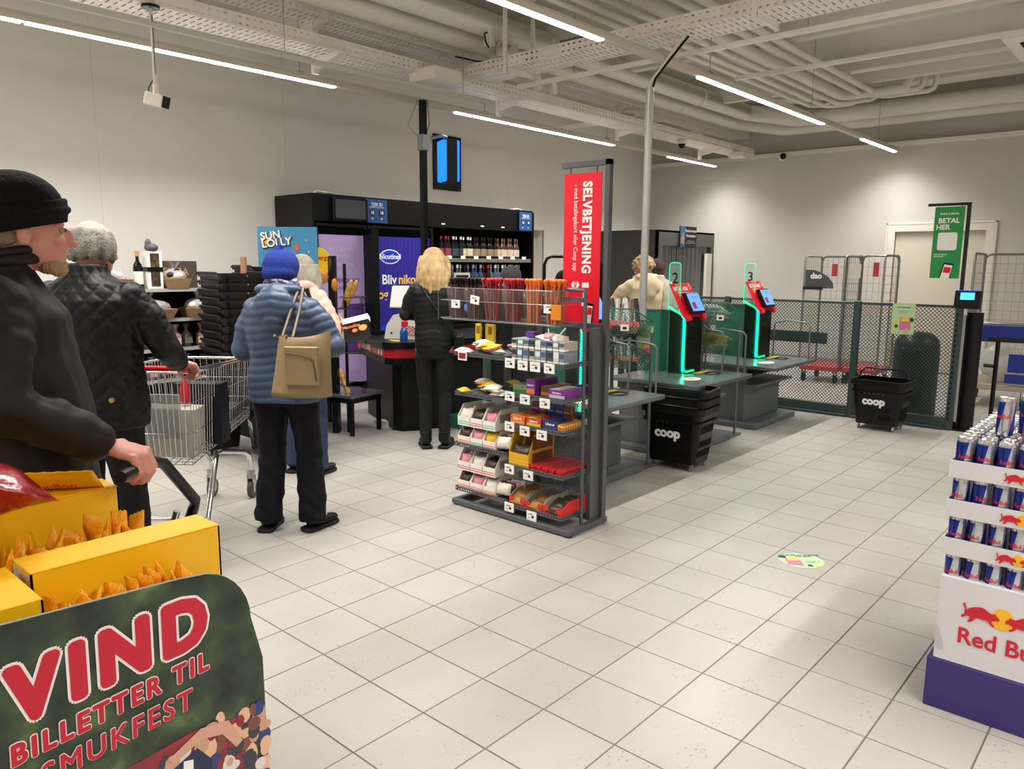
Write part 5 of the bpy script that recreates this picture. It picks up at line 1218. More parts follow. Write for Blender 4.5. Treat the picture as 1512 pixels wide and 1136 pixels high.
vt('BILLETTER TIL', -.228, .705, .054, .10, .04, .15, sxx=.86, sp=1.26)
vt('SMUKFEST', -.185, .645, .059, .10, .022, .15, sxx=.88, sp=1.22, rim=.022)
# crowd photo printed low on the panel
G().prism([(-.15, .10), (.20, .10), (.20, .585), (.10, .60), (-.05, .585), (-.15, .52)], 'x', 0.0004, .001).build('red_stage_print', mat('stage_print', 'a23238', .5, vary=(14, '6e2a2e', .2)), t)
r = random.Random(4)
cols = [mat('print_%s' % c, c, .5) for c in ('c99a80', '2c3f78', 'd8d0c8', '7a4a3c', '3a3a44', 'e0b090', '8c2a30')]
g = G()
for k in range(110):
    y = r.uniform(.02, .255); z = r.uniform(.42, .60-max(0, .14-y)*.5)
    rr_ = r.uniform(.006, .018); e = r.uniform(.6, 1.9)
    m_ = r.randrange(7); x0 = .0012+.00001*k
    P = [(x0, y+rr_*math.cos(a*PI/5), z+rr_*e*math.sin(a*PI/5)) for a in range(10)]
    P = [q for q in P]
    g.add(P, [tuple(range(10))], m_)
g.build('crowd_print', cols, t)
G().prism([(.03, .42), (.12, .42), (.13, .52), (.10, .56), (.05, .54)], 'x', .0024, .0028).build('jacket_print', mat('print_navy', '252d4a', .5), t)
G().prism([(.06, .45), (.085, .44), (.09, .54), (.07, .545)], 'x', .003, .0033).build('shirt_print', PAPER, t)
G().prism([(.04, .565), (.11, .60), (.17, .59), (.20, .53), (.185, .52), (.155, .565), (.11, .575), (.05, .55)], 'x', .003, .0033).build('arm_print', mat('print_skin', 'cf9f8a', .5), t)
G().tube([(-.002, .2, .80), (-.002, .22, .78)], .002, 4).build('card_nick', MATS['card_edge'], t)
t = thing('candy_bin', 'dark cardboard bin behind the printed panel carrying the yellow cartons', 'display', (-1.95, .55, 0))
G().box(-.48, .45, -.45, .27, 0, .74).build('bin_body', mat('bin_card', '2b3328', .6), t)
def carton(lab, x0, x1, y0, y1, z0, z1, lab2=None):
    q = thing('yellow_carton', lab, 'carton', ((x0+x1)/2, (y0+y1)/2, z0)); a = (x1-x0)/2; b_ = (y1-y0)/2; h_ = z1-z0
    G().box(-a, a, -b_, -b_+.004, 0, h_).build('end_wall', [YELLOW], q); G().box(-a, a, b_-.004, b_, 0, h_).build('end_wall', YELLOW, q)
    G().box(a-.004, a, -b_, b_, 0, h_).build('front_wall', YELLOW, q); G().box(-a, -a+.004, -b_, b_, 0, h_).build('back_wall', YELLOW, q)
    G().box(-a, a, -b_, b_, h_, h_+.004).build('folded_top', YELLOW, q, bevel=.002)
    G().box(-a+.005, a-.005, -b_-.0008, -b_, .01, h_-.006).build('grey_inside', YELIN, q)
    return q
# bar shaped cartons standing on edge
carton('long yellow carton standing behind the printed panel, nearest the camera', -1.765, -1.655, .435, .828, .74, .946)
carton('long yellow carton further back with a yellow packet on top', -2.25, -2.14, .40, .79, .74, .950)
carton('yellow carton at the left edge behind the printed panel', -1.735, -1.515, .10, .415, .74, .945)
# small orange wrapped sweets: rows filling the cartons
ORG = mat('orange_foil', 'f5a814', .3, bump=(40, .5), rnd=.12)
def packet(w_, h_, th, m, ser=True, n=8):
    g = G(); vs = []; N = n
    for s in (-1, 1):
        for j in range(N+1):
            for i in range(N+1):
                u_, v_ = i/N, j/N; bul = th*.5*(math.sin(PI*u_)**.6)*(math.sin(PI*min(1, max(0, (v_-.08)/.84)))**.6)
                z = (v_-.5)*h_; 
                vs.append(((u_-.5)*w_, s*bul+.0006*s, z+(.004*(i % 2) if ser and j in (0, N) else 0)))
    o2 = (N+1)**2; fs = []
    for j in range(N):
        for i in range(N):
            a = j*(N+1)+i; fs.append((a, a+1, a+N+2, a+N+1)); fs.append((o2+a+N+1, o2+a+N+2, o2+a+1, o2+a))
    for i in range(N):
        fs += [(i, o2+i, o2+i+1, i+1), (N*(N+1)+i+1, o2+N*(N+1)+i+1, o2+N*(N+1)+i, N*(N+1)+i), ((i+1)*(N+1), o2+(i+1)*(N+1), o2+i*(N+1), i*(N+1)), (i*(N+1)+N, o2+i*(N+1)+N, o2+(i+1)*(N+1)+N, (i+1)*(N+1)+N)]
    g.add(vs, fs, 0, True); o = g.build('packet', m); me = o.data; bpy.data.objects.remove(o); return me
pk = packet(.06, .085, .022, ORG)
r = random.Random(11)
for row, (x, y0, y1, z, nn, lb) in enumerate(((-1.86, .30, .74, .80, 17, 'orange wrapped candy packet in the row behind the nearest yellow carton'), (-1.94, .30, .74, .80, 17, 'orange wrapped candy packet in the row behind the nearest yellow carton'), (-2.04, .30, .80, .81, 15, 'orange wrapped candy packet in front of the rear yellow carton'),
      (-1.60, .44, .72, .80, 14, 'orange wrapped candy packet between the nearest carton and the printed panel'), (-1.54, .44, .70, .79, 12, 'orange wrapped candy packet between the nearest carton and the printed panel'))):
    for k in range(nn):
        o = link('candy_packet', pk, None, (x+r.uniform(-.02, .02), y0+(y1-y0)*(k+.5)/nn, z+.045+r.uniform(-.012, .028)), (r.uniform(-.5, .2), r.uniform(-.45, .45), r.uniform(-.5, .5)))
        tag(o, lb, 'candy', lb.replace('packet', 'packets'))
tag(link('candy_bag', packet(.20, .10, .025, mat('yellow_bag', 'f2b70c', .3, bump=(12, .25)), n=12), None, (-2.19, .66, .985), (math.radians(48), 0, math.radians(52))), 'yellow candy bag lying on the rear yellow carton', 'bag')
q = bpy.data.objects['candy_bag']
text('BonBon', .035, MATS['print_red'], q, (0, -.026, .02), (1, 0, 0), (0, 0, 1), bold=.03)
t = thing('red_bag', 'glossy dark red crinkled bag at the far left edge over the cartons', 'bag', (-1.93, .42, 1.045), math.radians(48))
me = packet(.27, .24, .12, mat('red_foil', '9e1220', .18, bump=(14, .5), coat=.5), n=18)
co = getco(me); co = noise_disp(co, getno(me) if len(getno(me)) == len(co) else co*0, .006, 40, 3); setco(me, co)
o = link('bag_body', me, t, (0, 0, .035), (math.radians(68), math.radians(14), 0))
G().obox((-.06, -.02, .10), (.12, .05, .006), Matrix.Rotation(.3, 3, 'Y')).build('cream_label', mat('cream_lab', 'c9a996', .4), t)

# ================================================================== central candy stand
t = thing('candy_stand', 'dark grey metal display stand with shelves of sweets in the middle', 'display stand', (-3.03, 3.55, 0))
ng = neg(t)
SX0, SXM, SX1, SY0, SY1 = -3.48, -3.03, -2.585, 3.36, 3.70
def B(nm, x0, x1, y0, y1, z0, z1, m=GREY, bevel=0): return G().box(x0, x1, y0, y1, z0, z1).build(nm, m, t, ng, bevel=bevel)
for a in ((SX0-.02, SX1+.05, 3.345, 3.385, 0.008, .04), (SX0-.02, SX1+.05, 3.69, 3.73, .008, .04), (SX0-.02, SX0+.02, 3.385, 3.69, .008, .04), (SX1+.01, SX1+.05, 3.385, 3.69, .008, .04), (SXM-.02, SXM+.02, 3.385, 3.69, .008, .04)): B('base_bar', *a, bevel=.003)
for x in (SX0+.01, SX1+.03): G().cyl((x, 3.37, 0), (x, 3.37, .01), .02, n=12).build('foot', BLACK, t, ng)
B('end_post', SX1-.02, SX1+.01, 3.60, 3.72, .04, 1.19); B('end_post_edge', SX1+.01, SX1+.035, 3.69, 3.73, .04, 1.19)
B('mid_post', SXM-.02, SXM+.02, 3.66, 3.70, .04, 1.19); B('left_post', SX0, SX0+.035, 3.62, 3.66, .04, 1.0); B('left_post', SX0+.15, SX0+.18, 3.66, 3.70, .04, 1.0)
def mesh(nm, x0, x1, z0, z1, y=3.70):
    g = G(); holes(g, (x0, y, z0), (1, 0, 0), (0, 0, 1), x1-x0, z1-z0, .020, .010, .014, .012, stagger=True, diamond=True); g.build(nm, GREY, t, ng)
mesh('mesh_back', SXM+.02, SX1-.02, .10, 1.10); mesh('mesh_back', SX0+.19, SXM-.02, .10, 1.10); mesh('mesh_crest', SXM+.02, SX1-.02, 1.10, 1.18); mesh('mesh_crest', SX0+.19, SXM-.02, 1.10, 1.18)
B('top_bar', SX0+.19, SX1, 3.69, 3.715, 1.18, 1.21)
G().tube([(SX1+.01, 3.515, .03), (SX1+.01, 3.515, 1.39), (SX1, 3.515, 1.41), (SX1-.17, 3.515, 1.415)], .011, 8).build('front_tube', GREY, t, ng)
B('tube_brace', SX1-.17, SX1+.0, 3.505, 3.525, 1.345, 1.37)
LZ = [.115, .41, .745, 1.0]; RZ = [.10, .345, .605, .79, .99]
TAGP = [(PAPER), mat('tag_ink', '3a3a3a', .6)]
def shelf(x0, x1, z, full=True):
    q = B('shelf', x0+.005, x1-.005, SY0+.01, 3.64, z-.004, z)
    g = G(); h_ = .028
    holes(g, (x0, SY0, z-h_*.6), (1, 0, 0), (0, 0, 1), x1-x0, h_, .022, h_, .010, .010)
    holes(g, (x1, SY0, z-h_*.6), (0, 1, 0), (0, 0, 1), .30, h_, .022, h_, .010, .010); holes(g, (x0, SY0+.3, z-h_*.6), (0, -1, 0), (0, 0, 1), .30, h_, .022, h_, .010, .010)
    g.build('shelf_lip', GREY, t, ng)
for z in LZ: shelf(SX0, SXM-.005, z)
for z in RZ: shelf(SXM+.005, SX1-.015, z)
TAGM = [PAPER, mat('tag_ink', '333333', .6), mat('tag_red', '8e1420', .5)]
def tagpart(x, z, y=SY0-.008, red=False, w_=.037, h_=.028, tlt=0.0):
    g = G(); M = Matrix.Rotation(tlt, 3, 'Y'); c = V((x, y, z))
    g.obox(c, (2*w_, .006, 2*h_), M, 0)
    if red: g.obox(c+V((0, -.0035, 0)), (1.6*w_, .001, 1.3*h_), M, 2)
    else:
        g.obox(c+M@V((-.006, -.0035, .011)), (.034, .001, .004), M, 1); g.obox(c+M@V((.010, -.0035, -.004)), (.018, .001, .014), M, 1); g.obox(c+M@V((-.016, -.0035, -.010)), (.012, .001, .003), M, 1)
    g.build('price_tag', TAGM, t, ng)
tagpart(SX0+.08, .985, red=True)
for x, z in ((SXM+.03, .975), (SXM+.13, .97), (SXM+.225, .97), (SXM+.33, .97), (SXM+.03, .775), (SXM+.15, .77), (SXM+.30, .765), (SXM+.03, .59), (SXM+.15, .58), (SXM+.28, .575), (SXM+.03, .325), (SXM+.18, .315), (SXM+.03, .085), (SXM+.21, .07)): tagpart(x, z)
# hanging banner with its frame
B('sign_post', SX1-.005, SX1+.025, 3.70, 3.735, 1.19, 2.15); B('sign_arm', SX1-.32, SX1+.025, 3.70, 3.735, 2.12, 2.15)
q = thing('hanging_banner', 'red hanging banner reading SELVBETJENING beside the candy stand', 'banner', (-2.76, 3.718, 1.20))
G().box(-.135, .135, -.003, .003, 0, .885).build('sheet', REDP, q)
G().tube([(-.09, 0, .87), (-.09, 0, .93)], .003, 5).tube([(.10, 0, .87), (.10, 0, .93)], .003, 5).build('hook', BLACK, q)
text('SELVBETJENING', .088, PAPER, q, (.035, -.004, .57), (0, 0, -1), (1, 0, 0), bold=.045, sx=.78, space=1.12)
text('- med betalingskort eller Coop app', .045, PAPER, q, (-.045, -.004, .57), (0, 0, -1), (1, 0, 0), sx=.79)
for (a, b_, w_, h_) in ((.035, .235, .05, .03), (.035, .165, .03, .05), (.035, .12, .05, .02)): G().box(a-w_/2, a+w_/2, -.0045, -.004, b_-h_/2, b_+h_/2).build('symbol', PAPER, q)
G().prism([(-.04+.030*math.cos(a*PI/10), .235+.022*math.sin(a*PI/10)) for a in range(20)], 'y', -.0046, -.004).build('symbol', PAPER, q)
text('DK', .03, REDP, q, (-.04, -.0050, .235), (0, 0, -1), (1, 0, 0), bold=.03)
G().prism([(.035, -.0), (.085, .0), (.10, .125), (.05, .130)], 'y', -.0047, -.004).build('phone_picture', BLACK, q)
G().prism([(.043, .01), (.08, .01), (.093, .11), (.055, .115)], 'y', -.0053, -.0047).build('phone_screen', PAPER, q)
G().prism([(.052, .06), (.085, .06), (.090, .10), (.058, .104)], 'y', -.0058, -.0053).build('phone_logo', REDP, q)
# rack with clear tubs of candy sticks
t2 = thing('wire_rack', 'thin wire rack holding six clear tubs of candy sticks', 'rack', (-3.17, 3.50, 1.2))
g = G(); x0, x1 = -.50, .475
for z in (.01, .125, .205):
    g.tube([(x0, .10, z), (x0, -.08, z), (x0+.03, -.10, z), (x1-.03, -.10, z), (x1, -.08, z), (x1, .10, z)], .0025, 5)
for x in (x0, x0+.16, x0+.325, x0+.49, x0+.65, x0+.81, x1): g.tube([(x, -.10, .0), (x, -.10, .205)], .002, 4)
for yy in (-.06, .06): g.tube([(x0, yy, 0.0), (x1, yy, 0.0)], .002, 4)
g.build('wires', GALV, t2)
TUB = mat('clear_tub', '8c8480', .1, alpha=.10)
r = random.Random(5)
def stick_mesh(c1, c2):
    g = G(); g.cyl((0, 0, 0), (0, 0, .215), .0078, n=6); g.cyl((0, 0, .215), (0, 0, .25), .005, .016, n=6, mi=1, cap=True); g.ell((0, 0, .248), (.017, .010, .014), 6, 4, None, 1)
    o = g.build('s', [mat('stk'+c1, c1, .25, coat=.6, rnd=.2), mat('tie'+c2, c2, .3)]); me = o.data; bpy.data.objects.remove(o); return me
SM = [stick_mesh('4a2224', '2a1012'), stick_mesh('8a2634', 'b01426'), stick_mesh('c06a3a', 'f27018')]
NM = ['dark brown', 'deep red', 'orange']
for i in range(6):
    cx = -3.17-.50+.08+.163*i; kd = i//2; side = 'left' if i % 2 == 0 else 'right'
    q = thing('clear_tub', 'clear plastic tub of %s candy sticks, the %s one of its pair' % (NM[kd], side), 'tub', (cx, 3.50, 1.205))
    G().lathe([(.054, 0), (.056, .002), (.078, .195), (.076, .195), (.053, .004)], 20).build('wall', TUB, q)
    for k in range(26):
        a = r.uniform(0, 2*PI); rr_ = .046*math.sqrt(r.random()); lean = (r.uniform(-.05, .22), r.uniform(-.12, .12))
        o = link('candy_stick', SM[kd], None, (cx+rr_*math.cos(a)-.006, 3.50+rr_*math.sin(a)*.9, 1.21), (lean[1], -lean[0]*.5+.02, r.uniform(0, 6)))
        tag(o, '%s candy stick in the %s tub of its colour' % (NM[kd], side), 'candy', '%s candy sticks in the %s tub' % (NM[kd], side))
for x, z, tl_ in ((-3.50, 1.305, 0), (-3.33, 1.335, .12), (-2.74, 1.305, 0)):
    q = tag(G().obox((0, 0, 0), (.075, .005, .05), Matrix.Rotation(tl_, 3, 'Y')).obox((.01, -.003, -.004), (.018, .001, .014), Matrix.Rotation(tl_, 3, 'Y'), 1).obox((-.004, -.003, .012), (.035, .001, .004), Matrix.Rotation(tl_, 3, 'Y'), 1).build('price_tag', TAGM, None, (x, 3.392, z)), {-3.50: 'white price tag on the rack before the dark brown sticks', -3.33: 'tilted white price tag on the rack before the left red tub', -2.74: 'white price tag on the rack before the orange sticks'}[x], 'price tag')
G().ell((-3.41, 3.392, 1.285), (.018, .004, .022), 12, 8).build('round_badge', mat('badge_blue', '3a70b8', .4), None); tag(bpy.data.objects['round_badge'], 'round blue badge beside the leftmost price tag on the rack', 'badge')
tag(G().box(-.035, .035, -.004, .004, 0, .085).build('orange_card', mat('orange_card', 'e0861c', .4), None, (-2.69, 3.393, 1.245)), 'orange card hanging before the orange candy sticks', 'card')
# yellow packets hanging behind
for i, x in enumerate((-3.53, -3.45)):
    tag(G().box(-.02-.018*i, .02+.018*i, -.01, .01, 0, .115).box(-.012, .02, -.0106, -.010, .05, .10, 1).build('yellow_pack', [mat('yellow_pack', 'e6c417', .4), mat('pack_brown', '8a6a10', .5)], None, (x+.03*i, 3.63, 1.05)), ['narrow yellow packet below the dark candy sticks', 'wide yellow packet below the dark candy sticks'][i], 'packet')
# --- goods
FOIL = lambda c: mat('foil'+c, c, .35, bump=(45, .35), rnd=.06)
def pk2(c1, w_=.11, h_=.075, th=.042): return packet(w_, h_, th, FOIL(c1), n=6)
PKS = {c: pk2(c) for c in ('e2b820', 'e6dfd2', 'd98a96', 'a8793a', '3c2c24')}
def pile(x0, x1, y0, y1, z, kinds, n, lab, up=.05):
    for k in range(n):
        c = kinds[k % len(kinds)]
        o = link('sweet_bag', PKS[c], None, (x0+(x1-x0)*((k*.618) % 1), y0+(y1-y0)*((k*.37) % 1), z+.012+up*k/n), (PI/2+r.uniform(-.25, .25), r.uniform(-.2, .2), r.uniform(-.6, .6)))
        tag(o, lab, 'bag', lab+' group')
pile(SX0+.05, SXM-.08, 3.40, 3.58, 1.0, ('e6dfd2', 'd98a96', 'e2b820', 'e6dfd2', 'e2b820'), 24, 'small bag in the loose pile on the top left shelf of the stand')
pile(SX0+.05, SXM-.07, 3.40, 3.60, .745, ('e2b820', 'a8793a', 'e2b820', 'e6dfd2'), 26, 'small bag in the loose pile on the second left shelf of the stand', .06)
def opencarton(lab, x0, x1, y0, z0, h_, d=.22, cols=('e8dfd5', 'd4636e'), cut=.45, content='e6dfd2', n=4, tilt=True, cat='carton', sidepat=True):
    q = thing('display_carton', lab, cat, ((x0+x1)/2, y0, z0)); a = (x1-x0)/2-.002
    w1 = mat('ct'+cols[0], cols[0], .55); s1 = mat('ct'+cols[1], cols[1], .5)
    hf = h_*cut
    for s, nm in ((-1, 'side_wall'), (1, 'side_wall')): G().prism([(0, 0), (0, hf), (.05, h_), (d, h_), (d, 0)], 'x', s*a-.002, s*a+.002).build(nm, w1, q)
    G().box(-a, a, -.002, .002, 0, hf).build('front_wall', w1, q); G().box(-a, a, d-.003, d, 0, h_).build('back_wall', w1, q)
    G().box(-a, a, -.003, -.002, hf*.18, hf*.28).box(-a, a, -.003, -.002, hf*.42, hf*.50).build('red_band', s1, q)
    if sidepat: G().box(a+.002, a+.003, .04, d*.7, h_*.35, h_*.75).build('barcode_print', mat('ct_print', '8b8682', .6), q)
    m_ = PKS.get(content) or PKS['e6dfd2']
    for k in range(n):
        o = link('sweet_bag', m_, None, ((x0+x1)/2, y0+.025+k*.03, z0+hf*.75+.02), (r.uniform(-.35, -.1), r.uniform(-.15, .15), r.uniform(-.1, .1))); s = (x1-x0)/.125; o.scale = (s, 1, min(1.1, s*1.2))
        tag(o, 'sweet bag in the ' + lab, 'bag', 'bags in ' + lab)
    return q
names = ['far left', 'second', 'third', 'fourth']
cc = [('e3e8dd', '7cc0a0'), ('ece4da', 'd4636e'), ('ece4da', 'd4636e'), ('ece4da', 'd98038')]
for lv, z0 in enumerate((.115, .41)):
    for i in range(3):
        x0 = SX0+.01+i*.112
        opencarton('pale open carton, %s, lower row, %s left shelf' % (names[i], 'bottom' if lv == 0 else 'third'), x0, x0+.108, 3.375, z0, .118, cols=cc[(i+lv*2+1) % 4], content=('e2b820' if (lv and i == 2) else ['3c2c24', 'd98a96', 'e6dfd2'][i]), n=3)
        opencarton('pale open carton, %s, upper row, %s left shelf' % (names[i], 'bottom' if lv == 0 else 'third'), x0, x0+.108, 3.375, z0+.122, .13, cols=cc[(i+lv) % 3 if i else 0 if lv else 1], content=['d98a96', 'e6dfd2', '3c2c24'][(i+lv) % 3], n=3)
    for k in range(4):
        o = link('sweet_bag', PKS[['e6dfd2', '3c2c24', 'd98a96', 'e6dfd2'][k]], None, (SXM-.06+.008*k, 3.40+.035*k, z0+.055), (-.25, r.uniform(-.1, .1), .1)); tag(o, 'mint and pink sweet bag leaning at the right of the %s left shelf' % ('bottom' if lv == 0 else 'third'), 'bag', 'leaning bags %d' % lv)
# right bay: top shelf narrow packs
r = random.Random(9)
GB = ['8d9299', '6b88a8', '9a9a96', 'b9b2a6', '7fa39a', 'a6a19b', '52606e', 'd6d2ca']
for k in range(9):
    x = SXM+.03+k*.045
    for lv in range(2):
        q = G().box(-.019, .019, -.06, .06, 0, .075).box(-.0175, .0175, -.0606, -.06, .035, .065, 1).box(-.0192, .0192, -.0604, -.02, .0, .016, 2).build('gum_pack', [mat('gp'+GB[(k+lv*3) % 8], GB[(k+lv*3) % 8], .4), mat('gp_dark%d' % (k % 3), ['2e3440', 'dfe3e6', '47627e'][k % 3], .4), PAPER], None, (x, 3.45+.0*lv, .99+.078*lv if lv else .99), (0, 0, r.uniform(-.05, .05)))
        if lv: q.scale = (1, 1, .7)
        tag(q, 'narrow grey blue pack, %s from the left, %s row, top right shelf' % (NTH[k], 'upper' if lv else 'lower'), 'packet', 'narrow packs top right %d' % lv)
tag(G().box(-.03, .03, -.03, .03, 0, .03).build('purple_box', mat('violet_box', '6b3aa0', .4), None, (-2.95, 3.50, 1.125)), 'small purple box on top of the narrow packs', 'box')
for k, (x, z) in enumerate(((-2.80, 1.13), (-2.76, 1.14), (-2.72, 1.13))): tag(link('sweet_bag', PKS[['e6dfd2', 'd98a96', 'e6dfd2'][k]], None, (x, 3.44+.02*k, z), (PI/2+.3*k, .2, .5*k)), ['pale sweet bag on top of the narrow packs, left', 'pink sweet bag on top of the narrow packs, middle', 'pale sweet bag on top of the narrow packs, right'][k], 'bag')
tag(G().tube([(-2.70, 3.42, 1.14), (-2.64, 3.42, 1.20)], .004, 5).build('lolly_stick', PAPER), 'white lolly stick slanting right above the narrow packs', 'stick'); tag(G().tube([(-2.76, 3.42, 1.14), (-2.765, 3.42, 1.19)], .004, 5).build('lolly_stick', PAPER), 'white lolly stick standing upright above the narrow packs', 'stick')
def cardbox(lab, x0, x1, y0, y1, z0, h_, c, c2=None, txt=None, tm=None, ts=.03, open_=False):
    a = (x1-x0)/2; q = thing('sweet_box', lab, 'box', ((x0+x1)/2, y0, z0))
    G().box(-a, a, 0, y1-y0, 0, h_).build('carton', mat('cb'+c, c, .4), q, bevel=.002)
    if c2: G().box(-a*.9, a*.9, -.001, 0, h_*.12, h_*.45).box(-a*.9, a*.2, .004, y1-y0-.01, h_, h_+.0008).build('print', mat('cb'+c2, c2, .4), q)
    if txt: text(txt, ts, tm or PAPER, q, (0, -.0015, h_*.68), (1, 0, 0), (0, 0, 1), bold=.03)
    return q
cardbox('long box with green end on the second right shelf', SXM+.02, SXM+.13, 3.39, 3.60, .79, .055, '6f7a5c', '2e7d3c', None)
cardbox('purple box with orange print on the second right shelf', SXM+.135, SXM+.20, 3.38, 3.60, .79, .095, '6a2f8e', 'd8762e', 'Lakerol', ts=.016)
cardbox('brown box on the second right shelf', SXM+.21, SXM+.29, 3.42, 3.62, .79, .06, '6b4a3a', 'c97838')
cardbox('magenta box at the right of the second right shelf', SXM+.295, SXM+.42, 3.39, 3.58, .79, .055, '7e2c86', 'd8c8d8', 'Marabou', ts=.018)
cardbox('small magenta box behind at the right end of the second right shelf', SXM+.33, SXM+.425, 3.60, 3.66, .79, .06, '8a3292')
for k in range(3): cardbox(['orange mint box at the left of the third right shelf', 'red and yellow mint box on the third right shelf', 'dark blue mint box on the third right shelf'][k], SXM+.015+.125*k, SXM+.13+.125*k, 3.375, 3.52, .605, .055, ['e0641e', 'c8302a', '1b2a52'][k], ['f0a04a', 'e8c838', '2f4a8e'][k], 'Läkerol', ts=.022)
for k in range(5): cardbox(['red and purple mint pack in the back row, first from the left', 'red and purple mint pack in the back row, second from the left', 'blue mint pack in the back row, first', 'blue mint pack in the back row, second', 'brown mint pack at the right of the back row'][k], SXM+.05+.062*k, SXM+.108+.062*k, 3.53, 3.57, .605, .12, ['8a2c6a', '7a2c7a', '1f3f94', '1f3f94', '6e4026'][k], ['e8c838', 'e8a038', '5f8ad8', '5f8ad8', 'd8a060'][k], 'LÄKEROL', ts=.012)
cardbox('green mint pack at the far right of the third right shelf', SXM+.385, SXM+.425, 3.60, 3.64, .605, .11, '2a6a34', 'd8e8d0')
for k in range(9):
    q = G().box(-.035, .035, -.009, .009, 0, .045).box(.035, .0356, -.007, .007, .03, .042, 1).box(-.03, .03, -.0096, -.009, .028, .040, 1).build('gum_pack', [mat('amber_pack', 'c07a24', .4), mat('amber_light', 'e8b860', .4)], None, (SX1-.055, 3.385+.021*k, .605)); tag(q, 'amber gum pack, %s from the front, at the right corner of the third shelf' % NTH[k], 'packet', 'amber gum packs')
# fourth right shelf: yellow display carton and red bars
q = opencarton('yellow display carton with dark red packs on the fourth right shelf', SXM+.005, SXM+.165, 3.375, .345, .20, d=.24, cols=('d9a51c', 'e8b92c'), cut=.42, content='3c2c24', n=2, sidepat=False)
G().box(.083, .084, .03, .22, .11, .19).box(.083, .084, .03, .22, .02, .09).build('brown_print', mat('brown_print', '6e3a26', .45), q); G().prism([(.09+.03*math.cos(a*PI/6), .15+.02*math.sin(a*PI/6)) for a in range(12)], 'x', .084, .085).build('red_emblem', mat('emblem_red', 'b02a24', .4), q)
r = random.Random(2)
BAR = G().box(-.022, .022, -.075, .075, 0, .016).box(-.018, .018, -.05, .05, .016, .0166, 1).build('b', [mat('bar_red', 'c41a22', .3), mat('bar_print', '8e2a2e', .4)]); bm_ = BAR.data; bpy.data.objects.remove(BAR)
for k in range(20):
    o = link('chocolate_bar', bm_, None, (SXM+.19+.05*(k % 5), 3.45+.12*((k//5) % 2), .345+.017*(k//10)+.001), (0, 0, r.uniform(-.08, .08))); tag(o, 'red wrapped chocolate bar in the layers on the fourth right shelf', 'chocolate bar', 'red chocolate bars on the fourth right shelf')
# bottom right shelf cartons
def redcarton(lab, x0, x1, h_, content, n):
    q = thing('display_carton', lab, 'carton', ((x0+x1)/2, 3.375, .10)); a = (x1-x0)/2-.002; GC = mat('grey_carton', '9b958b', .6); RC = mat('red_carton', 'd4251f', .4)
    for s in (-1, 1): G().prism([(0, 0), (0, h_*.55), (.06, h_), (.24, h_), (.24, 0)], 'x', s*a-.002, s*a+.002).build('side_wall', GC if s < 0 or x1 < SX1-.1 else RC, q)
    G().box(-a, -a*.45, -.002, .002, 0, h_*.62).box(a*.45, a, -.002, .002, 0, h_*.62).box(-a*.45, a*.45, -.002, .002, 0, h_*.25).build('front_wall', RC, q); G().box(-a, a, .237, .24, 0, h_).build('back_wall', GC, q)
    for k in range(n):
        o = link('sweet_bag', PKS[content], None, ((x0+x1)/2+r.uniform(-.01, .01), 3.40+.19*k/n, .10+h_*.35+.015*(k % 2)), (-.9+r.uniform(-.2, .2), r.uniform(-.2, .2), 0)); tag(o, 'shiny wrapped piece in the ' + lab, 'bag', 'pieces in ' + lab)
redcarton('left red fronted carton on the bottom right shelf', SXM+.01, SXM+.135, .085, 'a8793a', 8)
redcarton('middle red fronted carton on the bottom right shelf', SXM+.14, SXM+.275, .075, 'a8793a', 3)
redcarton('right red fronted carton on the bottom right shelf', SXM+.28, SX1-.02, .085, '3c2c24', 8)
tag(G().box(-.03, .03, -.04, .04, 0, .004).build('paper_scrap', mat('scrap', 'b8aea0', .7), None, (-2.80, 3.56, .004), (.1, 0, .5)), 'small piece of paper on the floor under the stand', 'paper')
